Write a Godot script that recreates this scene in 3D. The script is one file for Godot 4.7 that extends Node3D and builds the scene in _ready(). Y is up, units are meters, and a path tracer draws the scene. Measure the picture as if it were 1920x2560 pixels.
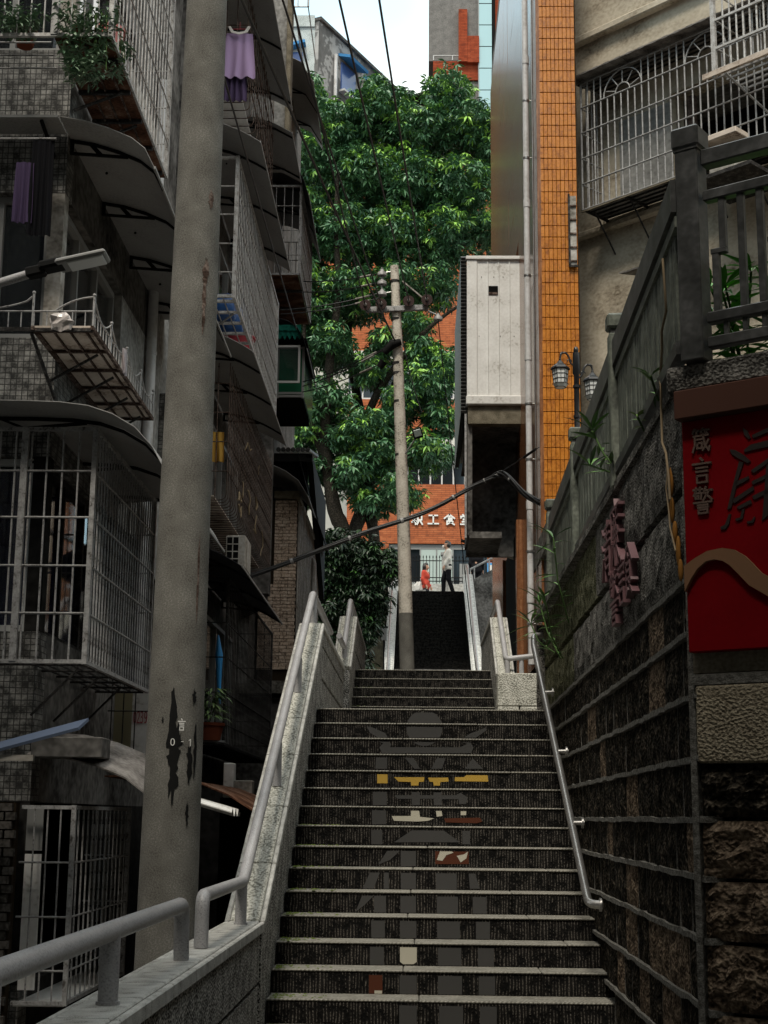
extends Node3D
# A flight of stone stairs between old apartment blocks. x is to the right, y up; distances ahead of the viewer are written d and become -z.

var M := {}
var taken := {}
var rng := RandomNumberGenerator.new()
var UNIT_BOX: BoxMesh
var UNIT_ROD: CylinderMesh
var UNIT_BALL: SphereMesh
var mesh_cache := {}

# ------------------------------------------------------------------ helpers
func V(x, y, d) -> Vector3:
	return Vector3(x, y, -d)

func numbered(called: String) -> String:
	if not taken.has(called):
		taken[called] = 0
		return called
	taken[called] += 1
	return "%s_%03d" % [called, taken[called]]

func tag(o: Node, label: String, category: String, group := "") -> Node:
	o.set_meta("label", label)
	o.set_meta("category", category)
	if group != "":
		o.set_meta("group", group)
	return o

func thing(called: String, label: String, category: String, at := Vector3.ZERO, group := "", turn := 0.0) -> Node3D:
	var o := Node3D.new()
	o.name = numbered(called)
	add_child(o)
	o.position = at
	o.rotation.y = turn
	tag(o, label, category, group)
	return o

func setting(called: String, at := Vector3.ZERO) -> Node3D:
	var o := Node3D.new()
	o.name = numbered(called)
	add_child(o)
	o.position = at
	o.set_meta("kind", "structure")
	return o

# A mesh as a part of a thing; xf is given in the world's axes.
func obj(called: String, mesh: Mesh, m: Material, parent: Node3D = null, xf := Transform3D.IDENTITY) -> MeshInstance3D:
	var o := MeshInstance3D.new()
	o.mesh = mesh
	o.material_override = m
	if parent == null or parent == self:
		o.name = numbered(called)
		add_child(o)
		o.transform = xf
	else:
		o.name = called
		parent.add_child(o, true)
		o.transform = parent.global_transform.affine_inverse() * xf
	return o

func boxp(called: String, c: Vector3, size: Vector3, m: Material, parent: Node3D = null, b := Basis.IDENTITY) -> MeshInstance3D:
	return obj(called, UNIT_BOX, m, parent, Transform3D(b * Basis.from_scale(size), c))

func rod_basis(a: Vector3, b: Vector3) -> Basis:
	var y := (b - a).normalized()
	var x := y.cross(Vector3(0.13, 0.21, 0.97)) if absf(y.y) > 0.9 else y.cross(Vector3.UP)
	x = x.normalized()
	return Basis(x, y, x.cross(y))

func rod(called: String, a: Vector3, b: Vector3, r: float, m: Material, parent: Node3D = null) -> MeshInstance3D:
	var bs := rod_basis(a, b)
	var l := a.distance_to(b)
	return obj(called, UNIT_ROD, m, parent, Transform3D(Basis(bs.x * 2 * r, bs.y * l, bs.z * 2 * r), (a + b) / 2))

# A square bar between two points.
func sbar(called: String, a: Vector3, b: Vector3, w: float, h: float, m: Material, parent: Node3D = null) -> MeshInstance3D:
	var bs := rod_basis(a, b)
	return obj(called, UNIT_BOX, m, parent, Transform3D(Basis(bs.x * w, bs.y * a.distance_to(b), bs.z * h), (a + b) / 2))

func ball(called: String, c: Vector3, r: Vector3, m: Material, parent: Node3D = null, b := Basis.IDENTITY) -> MeshInstance3D:
	return obj(called, UNIT_BALL, m, parent, Transform3D(b * Basis.from_scale(r * 2), c))

func new_st() -> SurfaceTool:
	var st := SurfaceTool.new()
	st.begin(Mesh.PRIMITIVE_TRIANGLES)
	return st

# corners counter-clockwise as seen from outside
func tri(st: SurfaceTool, a: Vector3, b: Vector3, c: Vector3) -> void:
	for p in [a, c, b]:
		st.set_uv(Vector2(p.x, p.y))
		st.add_vertex(p)

func quad(st: SurfaceTool, a: Vector3, b: Vector3, c: Vector3, d: Vector3) -> void:
	tri(st, a, b, c)
	tri(st, a, c, d)

func done(st: SurfaceTool, smooth := false) -> ArrayMesh:
	if not smooth:
		st.set_smooth_group(-1)
	st.index()
	st.generate_normals()
	return st.commit()

func st_flat() -> SurfaceTool:
	var st := new_st()
	st.set_smooth_group(-1)
	return st

# A box with bevelled edges, centred.
func cbox(size: Vector3, bevel := 0.008) -> Mesh:
	var key := "c%.3f_%.3f_%.3f_%.3f" % [size.x, size.y, size.z, bevel]
	if mesh_cache.has(key):
		return mesh_cache[key]
	var st := st_flat()
	var h := size / 2
	var e: float = minf(bevel, minf(h.x, minf(h.y, h.z)) * 0.9)
	var pts := {}
	for sx in [-1, 1]:
		for sy in [-1, 1]:
			for sz in [-1, 1]:
				pts[[sx, sy, sz, 0]] = Vector3(sx * h.x, sy * (h.y - e), sz * (h.z - e))
				pts[[sx, sy, sz, 1]] = Vector3(sx * (h.x - e), sy * h.y, sz * (h.z - e))
				pts[[sx, sy, sz, 2]] = Vector3(sx * (h.x - e), sy * (h.y - e), sz * h.z)
	for ax in 3:
		var u := (ax + 1) % 3
		var w := (ax + 2) % 3
		for s in [-1, 1]:
			var q := []
			for c in [[-1, -1], [1, -1], [1, 1], [-1, 1]]:
				var k := [0, 0, 0, ax]
				k[ax] = s
				k[u] = c[0]
				k[w] = c[1]
				q.append(pts[k])
			if s < 0:
				q.reverse()
			quad(st, q[0], q[1], q[2], q[3])
		for su in [-1, 1]:
			for sw in [-1, 1]:
				var k0 := [0, 0, 0, u]
				k0[u] = su
				k0[w] = sw
				var k1 := k0.duplicate()
				k1[3] = w
				var l0 = k0.duplicate()
				var l1 = k1.duplicate()
				k0[ax] = -1
				k1[ax] = -1
				l0[ax] = 1
				l1[ax] = 1
				var a: Vector3 = pts[k0]
				var b: Vector3 = pts[l0]
				var c2: Vector3 = pts[l1]
				var d2: Vector3 = pts[k1]
				var n := (b - a).cross(c2 - a)
				var out := a + c2
				out[ax] = 0
				if n.dot(out) > 0:
					quad(st, a, b, c2, d2)
				else:
					quad(st, d2, c2, b, a)
	for sx in [-1, 1]:
		for sy in [-1, 1]:
			for sz in [-1, 1]:
				var a: Vector3 = pts[[sx, sy, sz, 0]]
				var b: Vector3 = pts[[sx, sy, sz, 1]]
				var c: Vector3 = pts[[sx, sy, sz, 2]]
				if sx * sy * sz > 0:
					tri(st, a, b, c)
				else:
					tri(st, c, b, a)
	var m := done(st)
	mesh_cache[key] = m
	return m

func cboxp(called: String, c: Vector3, size: Vector3, m: Material, parent: Node3D = null, bevel := 0.008, b := Basis.IDENTITY) -> MeshInstance3D:
	return obj(called, cbox(size, bevel), m, parent, Transform3D(b, c))

# A block whose face towards local +z is rough.
func rough_block(size: Vector3, bump: float, sd: int, nu := 4, nv := 3) -> Mesh:
	var r := RandomNumberGenerator.new()
	r.seed = sd
	var st := new_st()
	var h := size / 2
	var g := []
	for j in nv + 1:
		var row := []
		for i in nu + 1:
			var edge := i == 0 or j == 0 or i == nu or j == nv
			var p := Vector3(lerpf(-h.x, h.x, float(i) / nu), lerpf(-h.y, h.y, float(j) / nv), h.z)
			if edge:
				p.z -= bump * r.randf_range(0.6, 1.3)
			else:
				p.z += bump * r.randf_range(-0.6, 1.0)
				p.x += size.x / nu * r.randf_range(-0.3, 0.3)
				p.y += size.y / nv * r.randf_range(-0.3, 0.3)
			row.append(p)
		g.append(row)
	st.set_smooth_group(-1)
	for j in nv:
		for i in nu:
			quad(st, g[j][i], g[j][i + 1], g[j + 1][i + 1], g[j + 1][i])
	var bk := -h.z
	for i in nu:
		var a: Vector3 = g[0][i]
		var b: Vector3 = g[0][i + 1]
		quad(st, Vector3(a.x, a.y, bk), Vector3(b.x, b.y, bk), b, a)
		a = g[nv][i]
		b = g[nv][i + 1]
		quad(st, a, b, Vector3(b.x, b.y, bk), Vector3(a.x, a.y, bk))
	for j in nv:
		var a: Vector3 = g[j][0]
		var b: Vector3 = g[j + 1][0]
		quad(st, a, b, Vector3(b.x, b.y, bk), Vector3(a.x, a.y, bk))
		a = g[j][nu]
		b = g[j + 1][nu]
		quad(st, b, a, Vector3(a.x, a.y, bk), Vector3(b.x, b.y, bk))
	return done(st)

# A flat outline (x, y) given thickness t towards +z.
func prism(poly: PackedVector2Array, t: float) -> Mesh:
	var p := poly
	if Geometry2D.is_polygon_clockwise(p):
		p = p.duplicate()
		p.reverse()
	var st := st_flat()
	var ix := Geometry2D.triangulate_polygon(p)
	for k in range(0, ix.size(), 3):
		var a := p[ix[k]]
		var b := p[ix[k + 1]]
		var c := p[ix[k + 2]]
		if (b - a).cross(c - a) < 0:
			var s := b
			b = c
			c = s
		tri(st, Vector3(a.x, a.y, t), Vector3(b.x, b.y, t), Vector3(c.x, c.y, t))
		tri(st, Vector3(c.x, c.y, 0), Vector3(b.x, b.y, 0), Vector3(a.x, a.y, 0))
	for i in p.size():
		var a := p[i]
		var b := p[(i + 1) % p.size()]
		quad(st, Vector3(a.x, a.y, 0), Vector3(b.x, b.y, 0), Vector3(b.x, b.y, t), Vector3(a.x, a.y, t))
	return done(st)

func flat_list(a: Array) -> PackedVector2Array:
	var o := PackedVector2Array()
	for i in range(0, a.size(), 2):
		o.append(Vector2(a[i], a[i + 1]))
	return o

func tube(pts: Array, r, sides := 8, caps := true) -> Mesh:
	var st := new_st()
	tube_to(st, pts, r, sides, caps)
	return done(st, true)

func tube_to(st: SurfaceTool, pts: Array, r, sides := 8, caps := true) -> void:
	st.set_smooth_group(0)
	var rings := []
	var side := Vector3.ZERO
	for i in pts.size():
		var a: Vector3 = pts[maxi(i - 1, 0)]
		var b: Vector3 = pts[mini(i + 1, pts.size() - 1)]
		var y := (b - a).normalized()
		if side == Vector3.ZERO:
			side = y.cross(Vector3(0.13, 0.21, 0.97)) if absf(y.y) > 0.9 else y.cross(Vector3.UP)
		side = (side - y * side.dot(y)).normalized()
		var w := side.cross(y)
		var rad: float = r if r is float else r[i]
		# keep the width through bends
		var ring := []
		for k in sides:
			var t := TAU * k / sides
			ring.append(pts[i] + (side * cos(t) + w * sin(t)) * rad)
		rings.append(ring)
	for i in pts.size() - 1:
		for k in sides:
			var k2 := (k + 1) % sides
			quad(st, rings[i][k], rings[i + 1][k], rings[i + 1][k2], rings[i][k2])
	if caps:
		st.set_smooth_group(-1)
		for k in sides:
			var k2 := (k + 1) % sides
			tri(st, pts[0], rings[0][k], rings[0][k2])
			tri(st, pts[-1], rings[-1][k2], rings[-1][k])

# Rounds the corners of a path.
func rounded(pts: Array, r: float, n := 5) -> Array:
	var o := [pts[0]]
	for i in range(1, pts.size() - 1):
		var p: Vector3 = pts[i]
		var a: Vector3 = p + (pts[i - 1] - p).limit_length(r)
		var b: Vector3 = p + (pts[i + 1] - p).limit_length(r)
		for k in n + 1:
			var t := float(k) / n
			o.append(a.lerp(p, t).lerp(p.lerp(b, t), t))
	o.append(pts[-1])
	return o

# A bent sheet with a thickness: profile points (x, y) swept from d0 to d1.
func vault(profile: Array, d0: float, d1: float, th := 0.006, rise := 0.0) -> Mesh:
	var shift := Transform3D(Basis(Vector3(1, 0, 0), Vector3(0, 1, 0), Vector3(0, -rise / (d1 - d0), 1)), Vector3(0, -rise * d0 / (d1 - d0), 0))
	var st := new_st()
	st.set_smooth_group(0)
	var n := profile.size()
	for i in n - 1:
		var a: Vector2 = profile[i]
		var b: Vector2 = profile[i + 1]
		quad(st, V(a.x, a.y, d0), V(b.x, b.y, d0), V(b.x, b.y, d1), V(a.x, a.y, d1))
	st.set_smooth_group(1)
	for i in n - 1:
		var a: Vector2 = profile[i]
		var b: Vector2 = profile[i + 1]
		quad(st, V(b.x, b.y - th, d0), V(a.x, a.y - th, d0), V(a.x, a.y - th, d1), V(b.x, b.y - th, d1))
	st.set_smooth_group(-1)
	for i in n - 1:
		var a: Vector2 = profile[i]
		var b: Vector2 = profile[i + 1]
		quad(st, V(a.x, a.y - th, d0), V(b.x, b.y - th, d0), V(b.x, b.y, d0), V(a.x, a.y, d0))
		quad(st, V(b.x, b.y - th, d1), V(a.x, a.y - th, d1), V(a.x, a.y, d1), V(b.x, b.y, d1))
	for i in [0, n - 1]:
		var a: Vector2 = profile[i]
		if i == 0:
			quad(st, V(a.x, a.y - th, d1), V(a.x, a.y - th, d0), V(a.x, a.y, d0), V(a.x, a.y, d1))
		else:
			quad(st, V(a.x, a.y - th, d0), V(a.x, a.y - th, d1), V(a.x, a.y, d1), V(a.x, a.y, d0))
	var m := done(st, true)
	if rise == 0.0:
		return m
	var s2 := new_st()
	s2.append_from(m, 0, shift)
	return s2.commit()

# A sagging line between two points.
func sagged(a: Vector3, b: Vector3, sag: float, n := 14) -> Array:
	var o := []
	for i in n + 1:
		var t := float(i) / n
		o.append(a.lerp(b, t) - Vector3(0, sag * 4 * t * (1 - t), 0))
	return o

# ------------------------------------------------------------------ materials
func lin(r: float, g: float, b: float) -> Color:
	return Color(r, g, b).linear_to_srgb()

func layers_of(size: int, layers: Array) -> PackedFloat32Array:
	var out := PackedFloat32Array()
	out.resize(size * size)
	for l in layers:
		var n := FastNoiseLite.new()
		n.seed = l[0]
		n.frequency = l[1]
		n.noise_type = l[3] if l.size() > 3 else FastNoiseLite.TYPE_SIMPLEX_SMOOTH
		n.fractal_octaves = l[4] if l.size() > 4 else 3
		if n.noise_type == FastNoiseLite.TYPE_CELLULAR:
			n.fractal_type = FastNoiseLite.FRACTAL_NONE
		var im := n.get_seamless_image(size, size)
		im.convert(Image.FORMAT_L8)
		var by := im.get_data()
		var w: float = l[2] / 255.0
		for i in size * size:
			out[i] += by[i] * w
	# spread the values evenly about the middle
	var sum := 0.0
	var sq := 0.0
	for i in range(0, size * size, 7):
		sum += out[i]
		sq += out[i] * out[i]
	var cnt := ceili(size * size / 7.0)
	var mean := sum / cnt
	var k := 0.2 / maxf(sqrt(maxf(sq / cnt - mean * mean, 0.0)), 0.01)
	for i in size * size:
		out[i] = clampf((out[i] - mean) * k + 0.5, 0, 1)
	return out

func ramp_image(size: int, v: PackedFloat32Array, stops: Array) -> ImageTexture:
	var lut := []
	for i in 256:
		var t := i / 255.0
		var c: Color = stops[-1][1]
		for k in stops.size() - 1:
			if t <= stops[k + 1][0]:
				c = (stops[k][1] as Color).lerp(stops[k + 1][1], clampf((t - stops[k][0]) / maxf(stops[k + 1][0] - stops[k][0], 1e-4), 0, 1))
				break
		c = c.linear_to_srgb()
		lut.append([int(c.r * 255), int(c.g * 255), int(c.b * 255)])
	var by := PackedByteArray()
	by.resize(size * size * 3)
	for i in size * size:
		var c: Array = lut[clampi(int(v[i] * 255), 0, 255)]
		by[i * 3] = c[0]
		by[i * 3 + 1] = c[1]
		by[i * 3 + 2] = c[2]
	return ImageTexture.create_from_image(Image.create_from_data(size, size, false, Image.FORMAT_RGB8, by))

func grey_image(size: int, v: PackedFloat32Array) -> ImageTexture:
	var by := PackedByteArray()
	by.resize(size * size)
	for i in size * size:
		by[i] = clampi(int(v[i] * 255), 0, 255)
	return ImageTexture.create_from_image(Image.create_from_data(size, size, false, Image.FORMAT_L8, by))

func triplanar(m: StandardMaterial3D, per_metre: float) -> void:
	m.uv1_triplanar = true
	m.uv1_world_triplanar = true
	m.uv1_scale = Vector3.ONE * per_metre
	m.uv1_triplanar_sharpness = 6.0

func plain(key: String, c: Color, rough := 0.8, metal := 0.0) -> StandardMaterial3D:
	var m := StandardMaterial3D.new()
	m.albedo_color = c
	m.roughness = rough
	m.metallic = metal
	if rough >= 0.55:
		m.metallic_specular = 0.15
	M[key] = m
	return m

# A material from layered noise: stops are [share, linear colour]; relief in centimetres.
func noisy(key: String, layers: Array, stops: Array, per_metre := 1.0, rough := 0.85, relief := 0.0, size := 256, height_layers: Array = []) -> StandardMaterial3D:
	var m := StandardMaterial3D.new()
	var v := layers_of(size, layers)
	m.albedo_texture = ramp_image(size, v, stops)
	m.roughness = rough
	if rough >= 0.55:
		m.metallic_specular = 0.15
	triplanar(m, per_metre)
	if relief != 0.0:
		m.heightmap_enabled = true
		m.heightmap_texture = grey_image(size, v if height_layers.is_empty() else layers_of(size, height_layers))
		m.heightmap_scale = relief
	M[key] = m
	return m

# The same surface in another tint.
func tinted(key: String, from: String, c: Color) -> StandardMaterial3D:
	var m: StandardMaterial3D = M[from].duplicate()
	m.albedo_color = c
	M[key] = m
	return m

func make_sky() -> Sky:
	# Thin bright cloud with a few pale blue openings, the same all round.
	var w := 1024
	var h := 512
	var n := FastNoiseLite.new()
	n.seed = 41
	n.frequency = 1.15
	n.fractal_octaves = 5
	var im := Image.create(w, h, false, Image.FORMAT_RGBF)
	for y in h:
		var el := PI * (0.5 - (y + 0.5) / h)
		for x in w:
			var az := TAU * (x + 0.5) / w
			var p := Vector3(cos(el) * cos(az), sin(el) * 1.4, cos(el) * sin(az))
			var v := n.get_noise_3d(p.x, p.y, p.z) * 0.5 + 0.5
			var c := smoothstep(0.36, 0.56, v)
			var cloud := Color(0.86, 0.85, 0.80)
			var blue := Color(0.42, 0.62, 0.71)
			var col := blue.lerp(cloud, c) * (0.93 + 0.12 * v)
			if el < 0:
				col = Color(0.22, 0.21, 0.2)
			im.set_pixel(x, y, Color(col.r, col.g, col.b))
	var sm := PanoramaSkyMaterial.new()
	sm.panorama = ImageTexture.create_from_image(im)
	sm.energy_multiplier = 1.0
	var s := Sky.new()
	s.sky_material = sm
	return s

func set_light_and_camera() -> void:
	var cam := Camera3D.new()
	cam.name = "camera"
	cam.position = Vector3(0, 1.71, 0)
	cam.rotation = Vector3(0.2038, 0.0235, 0.0107)
	cam.fov = 38.17
	cam.near = 0.05
	cam.far = 400.0
	cam.current = true
	add_child(cam)
	var env := Environment.new()
	env.background_mode = Environment.BG_SKY
	env.sky = make_sky()
	env.tonemap_mode = Environment.TONE_MAPPER_LINEAR
	env.tonemap_exposure = 2.0
	env.sdfgi_enabled = true
	env.ssao_enabled = true
	env.ssil_enabled = true
	var we := WorldEnvironment.new()
	we.name = "environment"
	we.environment = env
	add_child(we)
	var sun := DirectionalLight3D.new()
	sun.name = "sun"
	sun.light_energy = 0.5
	sun.light_angular_distance = 12.0
	sun.light_color = Color(1.0, 0.965, 0.9)
	sun.shadow_enabled = true
	add_child(sun)
	sun.look_at_from_position(Vector3(-4.5, 26, 17), Vector3(0, 0, 0))

func make_materials() -> void:
	UNIT_BOX = BoxMesh.new()
	UNIT_ROD = CylinderMesh.new()
	UNIT_ROD.top_radius = 0.5
	UNIT_ROD.bottom_radius = 0.5
	UNIT_ROD.height = 1.0
	UNIT_ROD.radial_segments = 10
	UNIT_ROD.rings = 1
	UNIT_BALL = SphereMesh.new()
	UNIT_BALL.radial_segments = 14
	UNIT_BALL.rings = 8
	var CELL := FastNoiseLite.TYPE_CELLULAR
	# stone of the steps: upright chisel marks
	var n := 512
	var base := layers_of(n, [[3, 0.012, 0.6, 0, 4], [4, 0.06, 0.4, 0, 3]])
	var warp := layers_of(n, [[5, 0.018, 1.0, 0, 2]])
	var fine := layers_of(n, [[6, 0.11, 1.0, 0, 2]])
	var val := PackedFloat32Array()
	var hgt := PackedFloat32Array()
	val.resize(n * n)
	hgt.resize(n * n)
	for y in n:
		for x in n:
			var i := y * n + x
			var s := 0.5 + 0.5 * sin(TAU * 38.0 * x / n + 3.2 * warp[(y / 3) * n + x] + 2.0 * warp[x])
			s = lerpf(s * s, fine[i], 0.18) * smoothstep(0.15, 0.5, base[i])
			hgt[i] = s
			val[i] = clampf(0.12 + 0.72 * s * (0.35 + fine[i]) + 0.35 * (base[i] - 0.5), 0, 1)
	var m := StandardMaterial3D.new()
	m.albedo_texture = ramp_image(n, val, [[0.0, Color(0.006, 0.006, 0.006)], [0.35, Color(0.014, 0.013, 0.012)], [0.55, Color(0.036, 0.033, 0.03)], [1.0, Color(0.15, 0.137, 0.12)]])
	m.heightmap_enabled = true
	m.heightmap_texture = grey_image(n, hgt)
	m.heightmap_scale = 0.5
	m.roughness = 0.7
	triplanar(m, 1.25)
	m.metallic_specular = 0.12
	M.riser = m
	# tread: slanting tooled marks, worn pale
	for y in n:
		for x in n:
			var i := y * n + x
			var s := 0.5 + 0.5 * sin(TAU * (36.0 * x / n + 20.0 * y / n) + 2.0 * warp[i])
			hgt[i] = s
			val[i] = clampf(0.12 + 0.55 * s + 0.35 * (base[i] - 0.3) + 0.15 * fine[i], 0, 1)
	m = StandardMaterial3D.new()
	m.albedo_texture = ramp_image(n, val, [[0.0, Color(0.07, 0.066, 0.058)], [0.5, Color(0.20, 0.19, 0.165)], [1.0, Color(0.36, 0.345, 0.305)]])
	m.heightmap_enabled = true
	m.heightmap_texture = grey_image(n, hgt)
	m.heightmap_scale = 0.3
	m.roughness = 0.8
	triplanar(m, 1.0)
	m.metallic_specular = 0.15
	M.tread = m
	tinted("tread_moss", "tread", lin(0.62, 0.75, 0.36))
	# mosaic tiles of the old facades
	n = 512
	base = layers_of(n, [[13, 0.008, 0.7, 0, 4], [14, 0.05, 0.3, 0, 3]])
	var r2 := RandomNumberGenerator.new()
	r2.seed = 5
	var tone := []
	for k in 256:
		tone.append(r2.randf())
	for y in n:
		for x in n:
			var i := y * n + x
			var fx := fmod(x, 32.0) / 32.0
			var fy := fmod(y, 32.0) / 32.0
			var joint := fx < 0.14 or fy < 0.14
			var t: float = tone[(y / 32) * 16 + x / 32]
			hgt[i] = 0.0 if joint else 1.0
			val[i] = (0.08 + 0.1 * base[i]) if joint else clampf(0.3 + 0.25 * t + 0.9 * (base[i] - 0.42), 0.1, 1)
	m = StandardMaterial3D.new()
	m.albedo_texture = ramp_image(n, val, [[0.0, Color(0.02, 0.02, 0.02)], [0.25, Color(0.07, 0.068, 0.064)], [0.6, Color(0.20, 0.195, 0.185)], [1.0, Color(0.34, 0.33, 0.31)]])
	m.heightmap_enabled = true
	m.heightmap_texture = grey_image(n, hgt)
	m.heightmap_scale = 0.15
	m.roughness = 0.55
	triplanar(m, 1.35)
	m.metallic_specular = 0.25
	M.mosaic = m
	tinted("mosaic_pale", "mosaic", lin(1.0, 1.0, 1.0))
	# brick courses too far away to tell apart
	n = 512
	base = layers_of(n, [[23, 0.01, 0.7, 0, 4], [24, 0.09, 0.3, 0, 2]])
	for y in n:
		for x in n:
			var i := y * n + x
			var row := y / 16
			var fy := fmod(y, 16.0) / 16.0
			var sx := fmod(x + (32.0 if row % 2 == 1 else 0.0), 64.0)
			var joint := fy < 0.13 or sx < 2.0
			var t: float = tone[(row * 7 + int((x + (32 if row % 2 == 1 else 0)) / 64) * 31) % 256]
			val[i] = 0.06 if joint else clampf(0.38 + 0.3 * t + 0.5 * (base[i] - 0.5), 0.12, 1)
	var far_brick := ramp_image(n, val, [[0.0, Color(0.12, 0.05, 0.03)], [0.1, Color(0.16, 0.06, 0.034)], [0.45, Color(0.36, 0.105, 0.045)], [1.0, Color(0.50, 0.17, 0.075)]])
	m = StandardMaterial3D.new()
	m.albedo_texture = far_brick
	m.roughness = 0.85
	triplanar(m, 0.4)
	m.metallic_specular = 0.15
	M.far_brick = m
	tinted("far_brick_red", "far_brick", lin(0.72, 0.50, 0.52))
	# polished granite with upright grain
	n = 512
	base = layers_of(n, [[33, 0.02, 0.5, 0, 4], [34, 0.12, 0.5, 0, 2]])
	var streak := layers_of(n, [[35, 0.05, 1.0, 0, 3]])
	for y in n:
		for x in n:
			var i := y * n + x
			val[i] = clampf(0.55 * streak[(y / 24) * n + x] + 0.45 * base[i], 0, 1)
	m = StandardMaterial3D.new()
	m.albedo_texture = ramp_image(n, val, [[0.0, Color(0.085, 0.032, 0.014)], [0.45, Color(0.19, 0.078, 0.034)], [0.75, Color(0.27, 0.125, 0.06)], [1.0, Color(0.34, 0.2, 0.12)]])
	m.roughness = 0.22
	triplanar(m, 0.8)
	M.granite_brown = m
	# plain noise materials
	noisy("pole", [[51, 0.006, 0.3, 0, 3], [52, 0.13, 0.35, 0, 2], [53, 0.35, 0.35, 0, 1]], [[0.0, Color(0.06, 0.056, 0.05)], [0.3, Color(0.125, 0.12, 0.108)], [0.7, Color(0.165, 0.16, 0.146)], [1.0, Color(0.27, 0.26, 0.24)]], 1.0, 0.9, 0.12, 512)
	noisy("pole_pale", [[54, 0.012, 0.5, 0, 4], [55, 0.1, 0.5, 0, 3]], [[0.0, Color(0.10, 0.09, 0.075)], [0.3, Color(0.48, 0.44, 0.38)], [1.0, Color(0.64, 0.60, 0.53)]], 0.9, 0.9, 0.1)
	noisy("speckle", [[56, 0.16, 0.75, 0, 2], [57, 0.015, 0.25, 0, 3]], [[0.0, Color(0.015, 0.015, 0.015)], [0.42, Color(0.055, 0.054, 0.05)], [0.5, Color(0.24, 0.235, 0.22)], [0.7, Color(0.52, 0.51, 0.48)], [1.0, Color(0.68, 0.66, 0.63)]], 0.62, 0.85, 0.5, 512)
	noisy("cap", [[58, 0.09, 0.7, 0, 2], [59, 0.012, 0.3, 0, 3]], [[0.0, Color(0.10, 0.10, 0.085)], [0.3, Color(0.30, 0.298, 0.262)], [0.55, Color(0.50, 0.495, 0.445)], [1.0, Color(0.64, 0.63, 0.58)]], 0.75, 0.85, 0.8, 512)
	noisy("cap_smooth", [[60, 0.2, 0.5, 0, 2], [61, 0.01, 0.5, 0, 4]], [[0.0, Color(0.12, 0.117, 0.105)], [0.3, Color(0.36, 0.355, 0.335)], [1.0, Color(0.58, 0.575, 0.55)]], 1.3, 0.8, 0.08, 512)
	noisy("wall_stone", [[62, 0.03, 0.5, 0, 4], [63, 0.12, 0.5, 0, 3]], [[0.0, Color(0.003, 0.003, 0.003)], [0.45, Color(0.010, 0.009, 0.007)], [0.72, Color(0.042, 0.035, 0.027)], [1.0, Color(0.15, 0.125, 0.095)]], 0.55, 0.9, 2.5, 512)
	noisy("wall_stone_brown", [[64, 0.03, 0.5, 0, 4], [65, 0.12, 0.5, 0, 3]], [[0.0, Color(0.015, 0.011, 0.008)], [0.35, Color(0.07, 0.051, 0.036)], [0.6, Color(0.16, 0.118, 0.085)], [1.0, Color(0.30, 0.235, 0.17)]], 0.6, 0.9, 2.5, 512)
	noisy("mortar", [[66, 0.06, 0.6, 0, 3], [67, 0.3, 0.4, 0, 1]], [[0.0, Color(0.04, 0.038, 0.033)], [0.5, Color(0.12, 0.115, 0.105)], [1.0, Color(0.24, 0.235, 0.22)]], 1.5, 0.95, 0.4)
	noisy("rough_concrete", [[68, 0.1, 0.6, 0, 3], [69, 0.012, 0.4, 0, 4]], [[0.0, Color(0.012, 0.011, 0.010)], [0.38, Color(0.05, 0.047, 0.043)], [0.55, Color(0.13, 0.125, 0.115)], [1.0, Color(0.28, 0.265, 0.245)]], 1.0, 0.95, 0.7, 512)
	noisy("mossy_concrete", [[70, 0.1, 0.55, 0, 3], [71, 0.015, 0.45, 0, 4]], [[0.0, Color(0.012, 0.012, 0.008)], [0.4, Color(0.05, 0.052, 0.028)], [0.58, Color(0.12, 0.12, 0.07)], [1.0, Color(0.24, 0.23, 0.18)]], 1.0, 0.95, 0.8, 512)
	noisy("stucco", [[72, 0.006, 0.65, 0, 5], [73, 0.08, 0.35, 0, 3]], [[0.0, Color(0.10, 0.078, 0.054)], [0.25, Color(0.30, 0.255, 0.195)], [0.55, Color(0.46, 0.405, 0.32)], [1.0, Color(0.58, 0.52, 0.425)]], 0.35, 0.92, 0.15, 512)
	noisy("render_dark", [[74, 0.008, 0.6, 0, 5], [75, 0.07, 0.4, 0, 3]], [[0.0, Color(0.03, 0.028, 0.026)], [0.45, Color(0.10, 0.095, 0.09)], [1.0, Color(0.21, 0.2, 0.19)]], 0.45, 0.92, 0.2)
	noisy("render_grey", [[76, 0.01, 0.5, 0, 5], [77, 0.08, 0.5, 0, 3]], [[0.0, Color(0.13, 0.125, 0.12)], [0.5, Color(0.25, 0.245, 0.235)], [1.0, Color(0.37, 0.365, 0.35)]], 0.5, 0.9, 0.1)
	noisy("tower_grey", [[78, 0.02, 0.5, 0, 4], [79, 0.1, 0.5, 0, 3]], [[0.0, Color(0.12, 0.115, 0.11)], [1.0, Color(0.2, 0.19, 0.18)]], 0.4, 0.8)
	noisy("peeling", [[80, 0.012, 0.75, 0, 5], [81, 0.09, 0.25, 0, 3]], [[0.0, Color(0.10, 0.098, 0.095)], [0.56, Color(0.17, 0.165, 0.16)], [0.62, Color(0.34, 0.33, 0.32)], [1.0, Color(0.42, 0.41, 0.40)]], 0.12, 0.9)
	noisy("spray_plaster", [[82, 0.12, 0.7, 0, 2], [83, 0.01, 0.3, 0, 3]], [[0.0, Color(0.22, 0.25, 0.245)], [0.5, Color(0.42, 0.46, 0.455)], [1.0, Color(0.56, 0.6, 0.6)]], 0.5, 0.9)
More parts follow.
